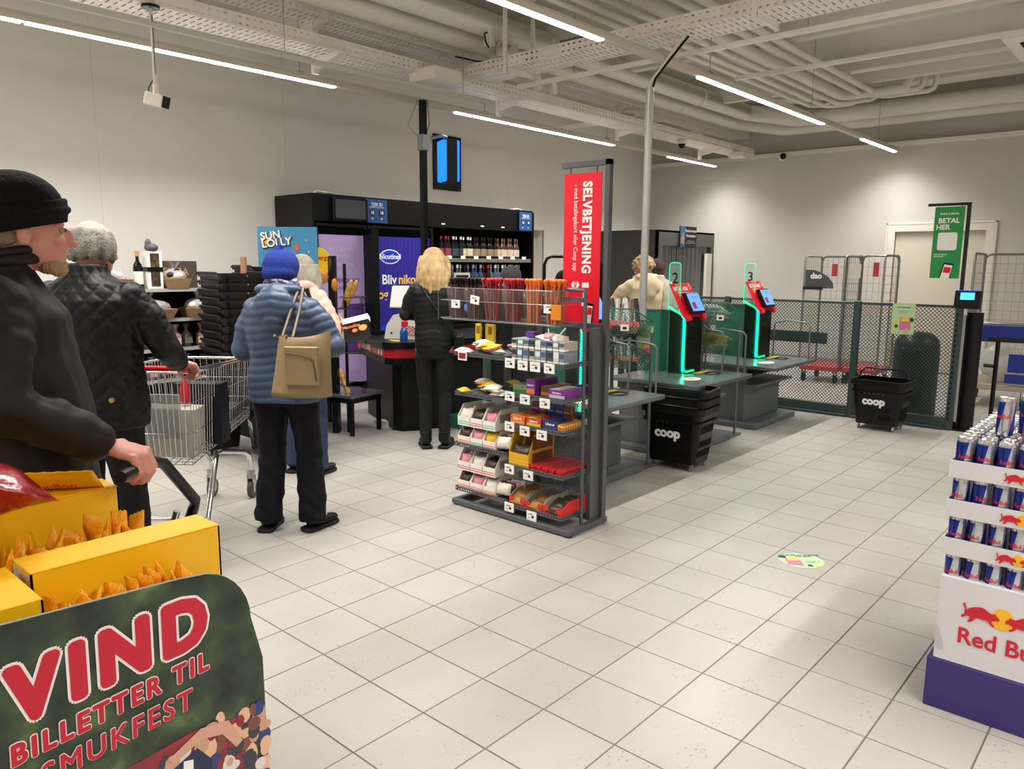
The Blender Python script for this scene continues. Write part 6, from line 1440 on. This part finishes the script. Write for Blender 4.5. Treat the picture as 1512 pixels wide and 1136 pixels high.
# ================================================================== self checkouts
SCG = mat('station_grey', '5d6264', .4); SCD = mat('station_dark', '3a3e40', .4)
SCR = mat('blue_screen', '5f92d8', .3, emit='5c90e0', es=.9)
GRP = mat('green_lit_backing', '1d6e58', .4)  # dark panel; the green LED light falling on it is painted into its colour
MBG = mat('green_mesh', '2a6a54', .45)
def station(n, Y0, lab):
    t = thing('self_checkout', lab, 'checkout', (-3.0, Y0, 0))
    G().box(-.75, 0, 0, .97, 0, .055).build('base_plate', SCG, t, bevel=.012, seg=2)
    G().box(-.62, -.16, .08, .12, .055, .585).box(-.20, -.16, .12, .90, .055, .40).box(-.62, -.58, .12, .90, .055, .585).box(-.58, -.20, .86, .90, .055, .40).build('pedestal', SCG, t, bevel=.004)
    G().box(-.60, -.04, .06, .92, .40, .425).build('lower_shelf', SCG, t, bevel=.003)
    G().box(-.55, -.12, .14, .9, .50, .585).build('scale_unit', MBLACK, t)
    G().box(-.66, .18, -.02, .95, .585, .62).build('tabletop', mat('table_gloss', '606668', .22, .1), t, bevel=.006)
    G().box(-.10, .05, .30, .62, .55, .585).build('holder', BLACK, t)
    # printed oval, dark ring
    g = G(); g.prism([(-.06+.075*math.cos(a*PI/14), .30+.10*math.sin(a*PI/14)) for a in range(28)], 'z', .6205, .6215); o = g.build('oval_sticker', mat('pale_sticker', 'c9cfae', .5, vary=(25, 'd8c8b0', .2)), t)
    g = G(); g.prism([(-.085, .27), (-.03, .27), (-.03, .34), (-.085, .34)], 'z', .6215, .622); g.build('pink_mark', mat('pink_print', 'c97a9a', .5), t)
    G().tube([(-.08+.06*math.cos(a*PI/8), .72+.08*math.sin(a*PI/8), .622) for a in range(16)], .006, 6, closed=True).build('scan_ring', BLACK, t)
    G().box(-.22, -.16, .62, .86, .6205, .624).build('yellow_mark', mat('yellow_print', 'c9b32a', .5), t)
    k = thing('x', 'x', 'x'); bpy.data.objects.remove(k)
    # kiosk
    G().prism([(-.40, .62), (-.245, .62), (-.245, 1.11), (-.30, 1.15), (-.40, 1.19)], 'y', .50, .80).build('kiosk_body', BLACK, t, bevel=.004)
    g = G(); g.box(-.2455, -.2435, .56, .66, .92, .935, 0).box(-.2455, -.243, .70, .71, .99, 1.0, 0); g.build('slot', MBLACK, t)
    G().tube([(-.405, .492, 1.19), (-.30, .492, 1.145), (-.25, .492, 1.11), (-.245, .49, 1.05), (-.245, .49, .68), (-.242, .50, .65), (-.238, .53, .64), (-.238, .66, .64)], .0115, 8).build('led_strip', LEDG, t)
    ar = [(-.412, .49, 1.17), (-.412, .49, 1.545)] + [(-.412+.03-.03*math.cos(a*PI/8), .49, 1.545+.03*math.sin(a*PI/8)) for a in range(1, 5)] + [(-.332+.03*math.sin(a*PI/8), .49, 1.545+.03*math.cos(a*PI/8)) for a in range(1, 5)] + [(-.302, .49, 1.15)]
    G().tube(ar[:9], .0045, 6).build('led_strip', LEDG, t); G().tube(ar[8:], .0028, 6).build('led_edge', LEDG, t)
    G().prism([(p[0], p[2]) for p in ar], 'y', .488, .494).build('number_plate', ACRYL, t)
    text(str(n), .13, mat('number_ink', '22302c', .5), t, (-.352, .486, 1.44), (1, 0, 0), (0, 0, 1), bold=.01)
    G().box(-.76, -.40, .60, .62, .62, 1.15).build('backing_panel', GRP, t)
    G().box(-.80, -.38, .59, .63, 1.15, 1.165).build('panel_rail', SCG, t)
    # tilted red sign and screen
    c = V((-.29, .58, 1.255)); ty = math.radians(-28)
    M = Matrix.Rotation(ty, 3, 'Y')
    G().obox(c, (.012, .34, .32), M).build('red_sign', REDP, t, bevel=.004)
    G().obox(c+M@V((.012, .14, -.17)), (.03, .07, .05), M).build('red_foot', REDP, t); G().obox(c+M@V((.012, -.12, -.17)), (.03, .07, .05), M).build('red_foot', REDP, t)
    r_ = V((0, 1, 0)); u_ = M@V((0, 0, 1))
    text('BETAL HER', .05, PAPER, t, c+M@V((.007, -.03, .105)), r_, u_, bold=.03); text('med kort eller app', .022, PAPER, t, c+M@V((.007, -.03, .072)), r_, u_)
    G().tube([c+M@V((.007, .135+.02*math.cos(a*PI/6), .12+.02*math.sin(a*PI/6))) for a in range(12)], .002, 4, closed=True).build('logo_ring', PAPER, t)
    c2 = c+M@V((.035, .04, -.045))
    G().obox(c2, (.035, .235, .20), M).build('screen_case', BLACK, t, bevel=.012, seg=2)
    G().obox(c2+M@V((.019, 0, .0)), (.002, .20, .165), M).build('display', SCR, t)
    G().obox(c2+M@V((.021, -.045, -.03)), (.001, .06, .06), M).build('screen_card', mat('card_red2', '8a2c4c', .4, emit='7a2c50', es=.3), t)
    text('Velkommen', .022, mat('screen_ink', '24406c', .5), t, c2+M@V((.0225, 0, .05)), r_, u_); text('Start', .018, MATS['screen_ink'], t, c2+M@V((.0225, .05, -.02)), r_, u_)
    G().box(-.33, -.24, .56, .70, 1.06, 1.14).build('screen_mount', BLACK, t)
    # bag hoops
    for y in (.93,):
        G().tube([(-.24, y-.05, .62), (-.24, y-.05, .95), (-.22, y-.05, .975), (-.17, y-.04, .985), (-.13, y-.02, 1.0), (.06, y-.02, .985), (.10, y-.02, .975), (.12, y-.02, .95), (.12, y-.02, .62)], .008, 8).build('bag_hoop', SCG, t)
    return t
station(1, 3.91, 'self checkout partly hidden behind the red banner and candy stand'); station(2, 5.38, 'middle self checkout, green lit, beside the stacked wheeled baskets'); station(3, 6.86, 'last self checkout, green lit, nearest the mesh fence')
for n, Y0 in ((1, 3.91), (2, 5.38), (3, 6.86)):
    for (x, y, z) in ((-3.22, Y0+.44, .8),):
        pl = bpy.data.lights.new('kiosk_led', 'AREA'); pl.shape = 'RECTANGLE'; pl.size = .02; pl.size_y = .48; pl.energy = 9; pl.color = (0.0, 1.0, .62)
        po = bpy.data.objects.new('kiosk_led', pl); COL.objects.link(po); po.location = (-3.26, Y0+.478, .88); po.rotation_euler = (math.radians(-90), 0, math.radians(-20)); po.rotation_euler = (math.radians(90), 0, math.radians(-35))
def mbasket(lab, c, w_=.34, d=.30, h_=.13, tilt=0.35):
    q = thing('mesh_basket', lab, 'basket', c)
    M = Matrix.Rotation(-tilt, 3, 'X')
    def T(x, y, z): return M@V((x, y, z))
    ux, uy, uz = M@V((1, 0, 0)), M@V((0, 1, 0)), M@V((0, 0, 1))
    for nm, o, a, b_, L, H in (('front_mesh', T(-w_/2, -d/2, 0), ux, uz, w_, h_), ('back_mesh', T(-w_/2, d/2, 0), ux, uz, w_, h_), ('side_mesh', T(w_/2, -d/2, 0), uy, uz, d, h_), ('side_mesh', T(-w_/2, -d/2, 0), uy, uz, d, h_), ('bottom_mesh', T(-w_/2, -d/2, 0), ux, uy, w_, d)):
        g = G(); holes(g, o, a, b_, L, H, .030, .015, .015, .014, stagger=True, diamond=True); g.build(nm, MBG, q)
    G().tube([T(-w_/2, -d/2, h_), T(w_/2, -d/2, h_), T(w_/2, d/2, h_), T(-w_/2, d/2, h_)], .005, 6, closed=True).build('rim', MBG, q)
    return q, M
r = random.Random(8)
for (yy, lb) in ((4.90, 'between the first two checkouts'), (6.40, 'between the last two checkouts')):
    st_ = thing('basket_rack', 'tubular rack carrying two green mesh baskets '+lb, 'rack', (-3.22, yy, 0))
    G().tube([(-.19, .12, 0), (-.19, .12, 1.05)], .012, 8).build('post', SCG, st_); G().tube([(.17, .12, 0), (.17, .12, 1.05)], .012, 8).build('post', SCG, st_)
    G().tube([(.17, -.2, .55), (.19, -.2, .92), (.16, -.2, .98), (.02, -.19, .99), (-.03, -.18, 1.02), (-.12, -.18, 1.02)], .009, 8).build('side_hoop', SCG, st_)
    G().box(-.22, .20, -.05, .20, 0, .02).build('foot', SCG, st_)
    up, M = mbasket('upper green mesh basket '+lb, (-3.24, yy-.02, 1.06)); lo, M = mbasket('lower green mesh basket '+lb, (-3.24, yy-.02, .80))
    for lv, z in ((0, 1.06), (1, .80)):
        for k in range(10):
            if yy < 5: c = ['9a9ca0', '2a2426', 'a8a29c', '5a2428'][k % 4]
            else: c = 'd8d4cc' if lv == 0 else ['d8b824', 'a89a2a'][k % 2]
            if yy < 5: g = G().obox((0, 0, .13), (.030, .018, .24)).obox((0, -.0095, .02), (.032, .002, .05), None, 1)
            else: g = G().obox((0, 0, .03), (.17, .10, .02)).obox((.02, 0, .041), (.08, .05, .001), None, 1)
            key = 'lp%s%d' % (c, lv)
            o = g.build('sweet_pack', [mat('pk'+c, c, .35, rnd=.1), mat('pk_tip%d' % (0 if yy < 5 else 1), 'c84048' if yy < 5 else '8a8a50', .4)], None)
            if yy < 5: o.location = (-3.36+.028*k, yy+.02, z+.03); o.rotation_euler = (-.5, -.35+r.uniform(-.1, .1), r.uniform(-.2, .2)); s = 1 if lv == 0 else .8; o.scale = (s, s, s)
            else: o.location = (-3.24+r.uniform(-.06, .06), yy+r.uniform(-.06, .06), z+.008*k+.02); o.rotation_euler = (-.3, r.uniform(-.1, .1), r.uniform(-.4, .4))
            tag(o, ('long dark and silver pack in the %s mesh basket ' if yy < 5 else ('white flat pack in the %s mesh basket ' if lv == 0 else 'yellow flat pack in the %s mesh basket ')) % ('upper' if lv == 0 else 'lower') + lb, 'packet', 'packs in the %s basket %s' % ('upper' if lv == 0 else 'lower', lb))
    tag(G().box(-.03, .03, -.003, .003, -.02, .025).box(-.015, .015, -.004, -.003, -.01, .01, 1).build('price_tag', TAGM, None, (-3.08, yy-.21, 1.10), (0, 0, .6)), 'white price tag on the green mesh basket '+lb, 'price tag')
def notice(lab, o, right, w_, h_, rot):
    q = thing('green_notice', lab, 'notice', o, rot)
    G().box(-w_/2, w_/2, -.003, 0, 0, h_).build('sheet', mat('notice_green', 'b3cc9c', .6), q)
    G().box(-w_*.15, w_*.35, -.004, -.003, h_*.14, h_*.56).build('pink_field', mat('notice_pink', 'd0709c', .5), q)
    G().prism([(w_*.1+w_*.2*math.cos(a*PI/8), h_*.42+h_*.16*math.sin(a*PI/8)) for a in range(9)], 'y', -.005, -.004).build('yellow_dome', mat('notice_yellow', 'e2c23a', .5), q)
    g = G()
    for (x, z, rr_, m_) in ((.38, .48, .10, 0), (-.32, .38, .09, 1), (-.28, .26, .08, 0), (-.36, .14, .06, 1), (.2, .18, .05, 1)): g.prism([(x*w_+rr_*w_*math.cos(a*PI/6), z*h_+rr_*w_*math.sin(a*PI/6)) for a in range(12)], 'y', -.0052, -.0042, m_)
    g.build('dots', [mat('notice_dark', '1f3f3a', .5), MATS['notice_yellow']], q)
    text('Scan kvitteringen', w_*.085, MATS['notice_dark'], q, (0, -.0036, h_*.88), (1, 0, 0), (0, 0, 1), bold=.03)
    text('Husk at scanne din bon\nfor at åbne lågen\nnår du går ud', w_*.055, MATS['notice_dark'], q, (0, -.0036, h_*.73), (1, 0, 0), (0, 0, 1))
    text('TAK FOR HJÆLPEN', w_*.05, MATS['notice_dark'], q, (0, -.0036, h_*.06), (1, 0, 0), (0, 0, 1))
    return q
notice('pale green notice hanging on the silver pole', (-3.14, 5.07, .80), 0, .125, .29, math.radians(30))
notice('pale green notice fixed on the mesh fence', (-2.12, 8.145, .895), 0, .205, .30, 0)

# ================================================================== mesh fence and gate
FY = 8.17
t = thing('mesh_fence', 'dark perforated metal fence across the end of the aisle', 'fence', (-2.56, FY, 0)); ng = neg(t)
def FB(nm, *a, m=DGREEN): return G().box(*a).build(nm, m, t, ng, bevel=.003)
for x in (-5.4, -3.98, -2.56, -1.645): FB('post', x-.03, x+.03, FY-.03, FY+.03, 0, 1.205)
for (a, b_) in ((-5.37, -4.01), (-3.95, -2.59), (-2.53, -1.675)):
    g = G(); holes(g, (a, FY, .12), (1, 0, 0), (0, 0, 1), b_-a, 1.05, .036, .018, .021, .019, stagger=True, diamond=True); g.build('mesh_panel', DGREEN, t, ng)
    FB('top_rail', a, b_, FY-.015, FY+.015, 1.17, 1.195); FB('bottom_rail', a, b_, FY-.025, FY+.025, .03, .12); FB('foot_rail', a, b_, FY-.05, FY+.05, 0, .03)
FB('mid_band', -3.95, -2.85, FY+.01, FY+.02, .74, .86)
g = G()
for z in [.1+.05*k for k in range(21)]: g.box(-1.66, -1.645, FY-.034, FY-.029, z, z+.025)
stuff(g.build('post_slots', MBLACK, t, ng))
t = thing('exit_gate', 'black exit gate post with scanner screen at the right end of the fence', 'gate', (-1.55, 8.27, 0))
G().cyl((.02, 0, 0), (.02, 0, 1.13), .07, n=20).box(-.09, -.03, -.05, .05, 0, 1.10).box(-.1, .11, -.1, .1, 0, .015).build('column', BLACK, t)
G().box(-.075, -.045, -.055, -.049, .08, 1.10).build('white_strip', mat('white_strip', 'b9b9b4', .5), t)
G().box(-.03, .03, -.03, .03, 1.13, 1.17).build('neck', STEEL, t)
Ms = Matrix.Rotation(math.radians(-8), 3, 'X')
G().obox((-.035, -.10, 1.25), (.215, .07, .165), Ms).build('scanner_case', BLACK, t, bevel=.006)
G().obox((-.035, -.137, 1.285), (.115, .004, .065), Ms).build('scanner_display', mat('cyan_screen', '45b8d8', .3, emit='46c4e8', es=1.6), t)
G().obox((-.035, -.137, 1.335), (.16, .004, .008), Ms).build('blue_bar', mat('blue_bar', '2a3ad0', .3, emit='2838e0', es=.8), t)
text('Scan', .02, MATS['screen_ink'], t, (-.035, -.141, 1.285), (1, 0, 0), (0, 0, 1))
G().tube([(-.035+.018*math.cos(a*PI/2), -.133, 1.215+.018*math.sin(a*PI/2)) for a in range(4)], .002, 4, closed=True).build('scan_symbol', PAPER, t)
t = thing('banner_stand', 'dark slim pole with arm holding the green banner beside the exit gate', 'stand', (-1.655, 8.215, 1.2))
G().box(-.015, .015, -.015, .015, 0, .945).box(-.345, -.015, -.015, .015, .92, .945).build('pole', DGREY, t)
q = thing('green_banner', 'green hanging banner reading SCAN & BETAL, BETAL HER', 'banner', (-1.81, 8.20, 1.445))
G().box(-.125, .125, -.003, .003, 0, .665).build('sheet', GREENP, q)
G().tube([(-.10, 0, .65), (-.10, 0, .68)], .003, 5).tube([(.10, 0, .65), (.10, 0, .68)], .003, 5).build('hook', BLACK, q)
text('SCAN & BETAL', .024, PAPER, q, (0, -.0035, .60), (1, 0, 0), (0, 0, 1), bold=.03); text('BETAL', .064, PAPER, q, (.0, -.0035, .535), (1, 0, 0), (0, 0, 1), bold=.035); text('HER', .064, PAPER, q, (-.105, -.0035, .475), (1, 0, 0), (0, 0, 1), bold=.035, align='LEFT')
G().prism([(x+.0, z+.345) for x, z in rring(.165, .165, .02, 4)], 'y', -.0045, -.003).build('white_square', PAPER, q)
text('Ved at scanne\nQR-koden', .020, PAPER, q, (-.105, -.0035, .215), (1, 0, 0), (0, 0, 1), bold=.02, align='LEFT')
G().prism([(-.045, 0), (.045, 0), (.075, .135), (-.01, .150)], 'y', -.0045, -.003).build('phone_picture', BLACK, q)
G().prism([(-.035, 0), (.04, 0), (.066, .12), (-.004, .132)], 'y', -.0052, -.0045).build('phone_screen', PAPER, q)
G().prism([(-.015, .055), (.045, .048), (.056, .10), (-.004, .108)], 'y', -.0058, -.0052).build('phone_logo', REDP, q)
t = thing('tube_barrier', 'black tubular barrier to the right of the exit gate', 'barrier', (-1.40, 8.55, 0))
G().tube([(-.05, -.1, .875), (.65, .1, .865)], .022, 10).build('top_rail', BLACK, t); G().tube([(-.05, -.1, .62), (.02, -.06, .615)], .018, 10).build('middle_rail', BLACK, t)
G().tube([(.04, -.06, .0), (.04, -.06, .875)], .02, 10).build('post', BLACK, t); G().tube([(.6, .09, .0), (.6, .09, .865)], .02, 10).build('post', BLACK, t)
t = thing('rounded_bin', 'dark grey rounded top bin standing behind the mesh fence', 'bin', (-2.14, 8.82, 0))
G().lathe([(.215, 0), (.22, .02), (.22, .70), (.21, .77), (.18, .83), (.12, .87), (.0, .885)], 28).build('body', mat('bin_grey', '2c3236', .35), t)
G().lathe([(.212, .005), (.212, .05)], 28).build('foot_ring', BLACK, t)
G().box(-.10, .10, -.215, -.19, .60, .72).build('flap', mat('bin_flap', '232629', .3), t, bevel=.01)
# ================================================================== roll cages
def cage(lab, c, w_, h_, rz, base, dd=.62, shelf=True, z0=.22, pal=None):
    q = thing('roll_cage', lab, 'roll cage', c, rz)
    def side(P0, P1, nm):
        P0, P1 = V(P0), V(P1); d_ = (P1-P0); L = d_.length; u_ = d_/L; U = V((0, 0, 1)); g = G()
        g.tube([P0+U*z0, P0+U*(h_-.06), P0+u_*.02+U*(h_-.015), P0+u_*.06+U*h_, P1-u_*.06+U*h_, P1-u_*.02+U*(h_-.015), P1+U*(h_-.06), P1+U*z0], .014, 8); g.build(nm+'_frame', GALV, q)
        g = G(); n_ = int(L/.07)
        for i in range(1, n_): g.tube([P0+u_*(L*i/n_)+U*z0, P0+u_*(L*i/n_)+U*h_], .0022, 4, cap=False)
        for k in range(1, int((h_-z0)/.11)): g.tube([P0+U*(z0+.11*k), P1+U*(z0+.11*k)], .0026, 4, cap=False)
        g.build(nm+'_wires', GALV, q)
    side((-w_/2, dd, 0), (w_/2, dd, 0), 'back'); side((-w_/2, 0, 0), (-w_/2, dd, 0), 'side'); side((w_/2, 0, 0), (w_/2, dd, 0), 'side')
    G().box(-w_/2, w_/2, 0, dd, z0-.06, z0).build('base', base, q, bevel=.008)
    for x in (-w_/2+.05, w_/2-.05):
        for y in (.06, dd-.06): G().cyl((x-.015, y, .055), (x+.015, y, .055), .055, n=16).box(x-.022, x-.016, y-.02, y+.02, .05, z0-.05).box(x+.016, x+.022, y-.02, y+.02, .05, z0-.05).build('caster', BLACK, q)
    return q
RB = mat('cage_red', 'b0343c', .45)
q = cage('left roll cage with red base and grey panel behind the mesh fence', (-3.70, 10.35, 0), .52, 1.68, 0, RB)
G().prism([(-.24, 1.26), (-.24, 1.50), (-.14, 1.50), (-.04, 1.47), (.06, 1.41), (.12, 1.33), (.13, 1.26)], 'y', -.012, 0).build('grey_panel', mat('cage_panel', '4b4d50', .5), q)
text('dao', .10, PAPER, q, (-.10, -.0135, 1.42), (1, 0, 0), (0, 0, 1), bold=.04)
G().box(-.26, 0, -.03, -.012, 1.24, 1.28).build('grip', DGREY, q)
G().box(.10, .17, -.012, -.006, 1.42, 1.58).build('red_tag', RB, q)
q = cage('right roll cage with red base behind the mesh fence', (-3.22, 10.45, 0), .46, 1.69, 0, RB)
G().box(.10, .17, -.012, -.006, 1.42, 1.60).build('red_tag', RB, q); G().box(-.22, -.05, -.006, -.003, 1.40, 1.58).build('paper_sheet', mat('cage_paper', 'cfc9bd', .6), q)
q = cage('zinc roll cage at the right edge with blue lettered panel', (-1.55, 9.75, 0), .62, 1.70, math.radians(4), mat('ply_base', '9b8f80', .6), dd=.9, z0=.27)
G().tube([(-.26, -.03, .27), (-.26, -.03, .90), (-.22, -.03, .945), (.35, -.03, .945)], .016, 8).build('front_gate', GALV, q)
G().prism([(x+.04, z+.835) for x, z in rring(.52, .18, .04, 4)], 'y', -.05, -.03).build('blue_panel', mat('cage_blue', '1c2a7c', .4), q)
G().box(.10, .34, -.02, -.01, .42, .62).box(.08, .34, -.022, -.012, .30, .40).build('blue_card', MATS['cage_blue'], q)
G().ell((0, .3, .50), (.22, .22, .20), 16, 10).build('wrapped_goods', mat('film_wrap', 'd5d2cc', .2, alpha=.55, bump=(12, .8)), q)

# ================================================================== energy drink display
t = thing('drink_display', 'stacked energy drink display with white card base and purple foot at right', 'display', (-.567, 2.893, 0))
LILW = mat('tray_card', 'd6d2d6', .5)
G().box(-.012, .56, -.006, .70, 0, .185).build('purple_foot', mat('purple_card', '33286e', .45), t, bevel=.003)
G().box(.006, .54, 0, .69, .185, .495).build('white_base', LILW, t, bevel=.003)
G().prism([(.0, .28), (.012, .235), (.02, .225), (.035, .225), (.03, .26), (.018, .29), (.01, .315)], 'y', -.003, -.0005).build('torn_corner', mat('torn_card', 'bdb8bb', .7), t)
BR = mat('bull_red', 'c8142a', .4); SUN = mat('sun_yellow', 'f2b61a', .4)
bull = [(.0, .34), (.02, .42), (-.03, .50), (-.06, .56), (-.02, .60), (.03, .57), (.00, .55), (.04, .48), (.06, .40), (.12, .46), (.22, .52), (.34, .56), (.44, .58), (.52, .56), (.60, .50), (.68, .46), (.74, .45), (.80, .48), (.84, .47), (.82, .42), (.88, .40), (.93, .33), (.90, .26), (.84, .28), (.78, .25), (.72, .24), (.74, .16), (.82, .10), (.80, .06), (.70, .10), (.64, .18), (.60, .22), (.50, .20), (.38, .22), (.30, .18), (.24, .08), (.16, .02), (.10, .04), (.14, .10), (.16, .20), (.08, .22), (.02, .16), (-.05, .12), (-.08, .16), (-.02, .22), (.02, .28)]
def bulls(par, x, z, s, y=-.0035):
    G().prism([(x+s*.30*math.cos(a*PI/14), z+s*.34*math.sin(a*PI/14)+s*.02) for a in range(28)], 'y', y+.002, y+.003).build('sun_print', SUN, par)
    for sg in (-1, 1):
        P = [(x+sg*(p[0]*s-1.0*s), z+(p[1]-.33)*s) for p in bull]
        if sg > 0: P = [(x-(1.0-p[0])*s, z+(p[1]-.33)*s) for p in bull]
        else: P = [(x+(1.0-p[0])*s, z+(p[1]-.33)*s) for p in bull][::-1]
        G().prism(P, 'y', y, y+.002).build('bull_print', BR, par)
bulls(t, .200, .385, .112); text('Red Bull', .080, BR, t, (.200, -.002, .292), (1, 0, 0), (0, 0, 1), bold=.02, sx=.95)
TZ = [.435, .572, .709, .846]
for i, z in enumerate(TZ):
    if i: 
        q = thing('can_tray', 'pale cardboard tray of drink cans, %s of the display' % ['', 'second layer', 'third layer', 'top layer'][i], 'tray', (-.567, 2.893, z)); n8 = .50
        G().box(0, n8, 0, .004, 0, .060).build('front_lip', LILW, q); G().box(0, .004, .004, .66, 0, .060).build('side_lip', LILW, q); G().box(n8-.004, n8, .004, .66, 0, .06).build('side_lip', LILW, q); G().box(.004, n8-.004, .656, .66, 0, .06).build('back_lip', LILW, q)
        G().box(.004, n8-.004, .004, .656, 0, .003).build('floor_card', LILW, q); bulls(q, .225, .028, .060, y=-.0035)
# can mesh
g = G(); N = 24; R0 = .0265
prof = [(.022, 0), (R0, .006), (R0, .03), (R0, .054), (R0, .078), (R0, .102), (R0, .120), (.0235, .131)]
vs = [(q[0]*math.cos(2*PI*k/N), q[0]*math.sin(2*PI*k/N), q[1]) for q in prof for k in range(N)]; vs = [(q[0]*math.cos(2*PI*k/N+q[1]*6.5), q[0]*math.sin(2*PI*k/N+q[1]*6.5), q[1]) for q in prof for k in range(N)]; fs = []; ms = []
for i in range(len(prof)-1):
    for k in range(N):
        fs.append((i*N+k, i*N+(k+1) % N, (i+1)*N+(k+1) % N, (i+1)*N+k)); a = (k+.5)/N; z = (prof[i][1]+prof[i+1][1])/2
        f = (a*2+.25) % 1.0
        m_ = 0 if (f < .58) else 1
        if .42 < z/.131 < .50: pass
        if i == 6 or i == 0: m_ = 2
        ms.append(m_)
for f_, m_ in zip(fs, ms): pass
g.v = vs; g.f = fs; g.m = ms; g.sm = [True]*len(fs)
CANB = mat('can_blue', '1b2f8c', .22, .55); CANS = mat('can_silver', 'c2c4cc', .22, .75); CANT = mat('can_top', 'd5d5d5', .2, .95)
co_ = g.build('can_body', [CANB, CANS, CANT]); can_me = co_.data; bpy.data.objects.remove(co_)
lg = G().lathe([(.0235, .129), (.0245, .134), (.0225, .135), (.021, .130)], 20); lg.tube([(-.008, 0, .131), (.008, 0, .131)], .002, 4)
lo_ = lg.build('lid', CANT); lid_me = lo_.data; bpy.data.objects.remove(lo_)
tmp = thing('x', 'x', 'x'); tx = text('RedBull', 1.0, BR, tmp, (0, 0, 0), (1, 0, 0), (0, 1, 0), bold=.02)
tme = tx.data; c_ = getco(tme); sc_ = .0148; ang = -PI/2+c_[:, 0]*sc_/R0; zz = .070+c_[:, 1]*sc_*1.3
setco(tme, np.stack([(R0+.0004)*np.cos(ang), (R0+.0004)*np.sin(ang), zz], 1)); bpy.data.objects.remove(tx); bpy.data.objects.remove(tmp)
def can(x, y, z, lab, grp, writ=True, mats=None):
    q = thing('drink_can', lab, 'can', (x, y, z), rng.uniform(-.5, .5), grp)
    link('can_body', can_me, q); link('lid', lid_me, q)
    if writ: link('lettering', tme, q)
    return q
LN = ['bottom', 'second', 'third', 'top']
for L, z in enumerate(TZ):
    for i in range(8):
        for j in range(11):
            if L < 3 and i > 0 and j > 0: continue
            can(-.567+.034+.0605*i, 2.93+.0575*j, z+.004, 'blue and silver drink can, %s tray, %s, %s from the left' % (LN[L], 'front row' if j == 0 else NTH[j-1]+' row behind the front', NTH[i]), 'cans in the %s tray %s' % (LN[L], 'front' if j == 0 else 'behind'), j < 3)
can(-.44, 3.03, .986, 'blue and silver drink can standing alone on top of the cans, leftmost', None); can(-.385, 3.10, .986, 'blue and silver drink can on top of the cans, behind the pink one', None)
q = thing('drink_can', 'pink and white drink can standing on top of the cans at the right edge', 'can', (-.355, 2.985, .986), .3)
me2 = can_me.copy(); me2.materials.clear()
for m_ in (mat('can_pink', 'c83c6e', .25, .4), mat('can_white', 'e2d6da', .25, .4), CANT): me2.materials.append(m_)
link('can_body', me2, q); link('lid', lid_me, q); link('lettering', tme, q)
# ================================================================== floor sticker
t = thing('floor_sticker', 'oval pale green printed sticker on the floor tiles', 'sticker', (-1.42, 3.93, .0005), math.radians(41.67))
G().prism([(.115*math.cos(a*PI/18), .105*math.sin(a*PI/18)) for a in range(36)], 'z', 0, .0012).build('sheet', mat('sticker_green', 'b5cfa8', .5), t)
G().prism([(-.09, -.055), (-.01, -.075), (-.005, .02), (-.08, .04)], 'z', .0012, .0018).build('pink_field', MATS['notice_pink'], t)
G().prism([(-.04+.035*math.cos(a*PI/8), .0+.04*math.sin(a*PI/8)) for a in range(9)], 'z', .0018, .0024).build('yellow_dome', MATS['notice_yellow'], t)
G().prism([(-.085+.022*math.cos(a*PI/6), .055+.02*math.sin(a*PI/6)) for a in range(12)], 'z', .0018, .0024).prism([(.02+.014*math.cos(a*PI/6), -.07+.014*math.sin(a*PI/6)) for a in range(12)], 'z', .0012, .0020).build('dark_dot', MATS['notice_dark'], t)
G().prism([(.055+.018*math.cos(a*PI/6), -.08+.012*math.sin(a*PI/6)) for a in range(12)], 'z', .0012, .0020).build('yellow_dot', MATS['notice_yellow'], t)
text('HUSK AT SCANNE\nDIN BON', .022, MATS['notice_dark'], t, (.03, .065, .0016), (1, 0, 0), (0, 1, 0), bold=.03); text('når du går ud\naf butikken', .016, MATS['notice_dark'], t, (.05, -.02, .0016), (1, 0, 0), (0, 1, 0))
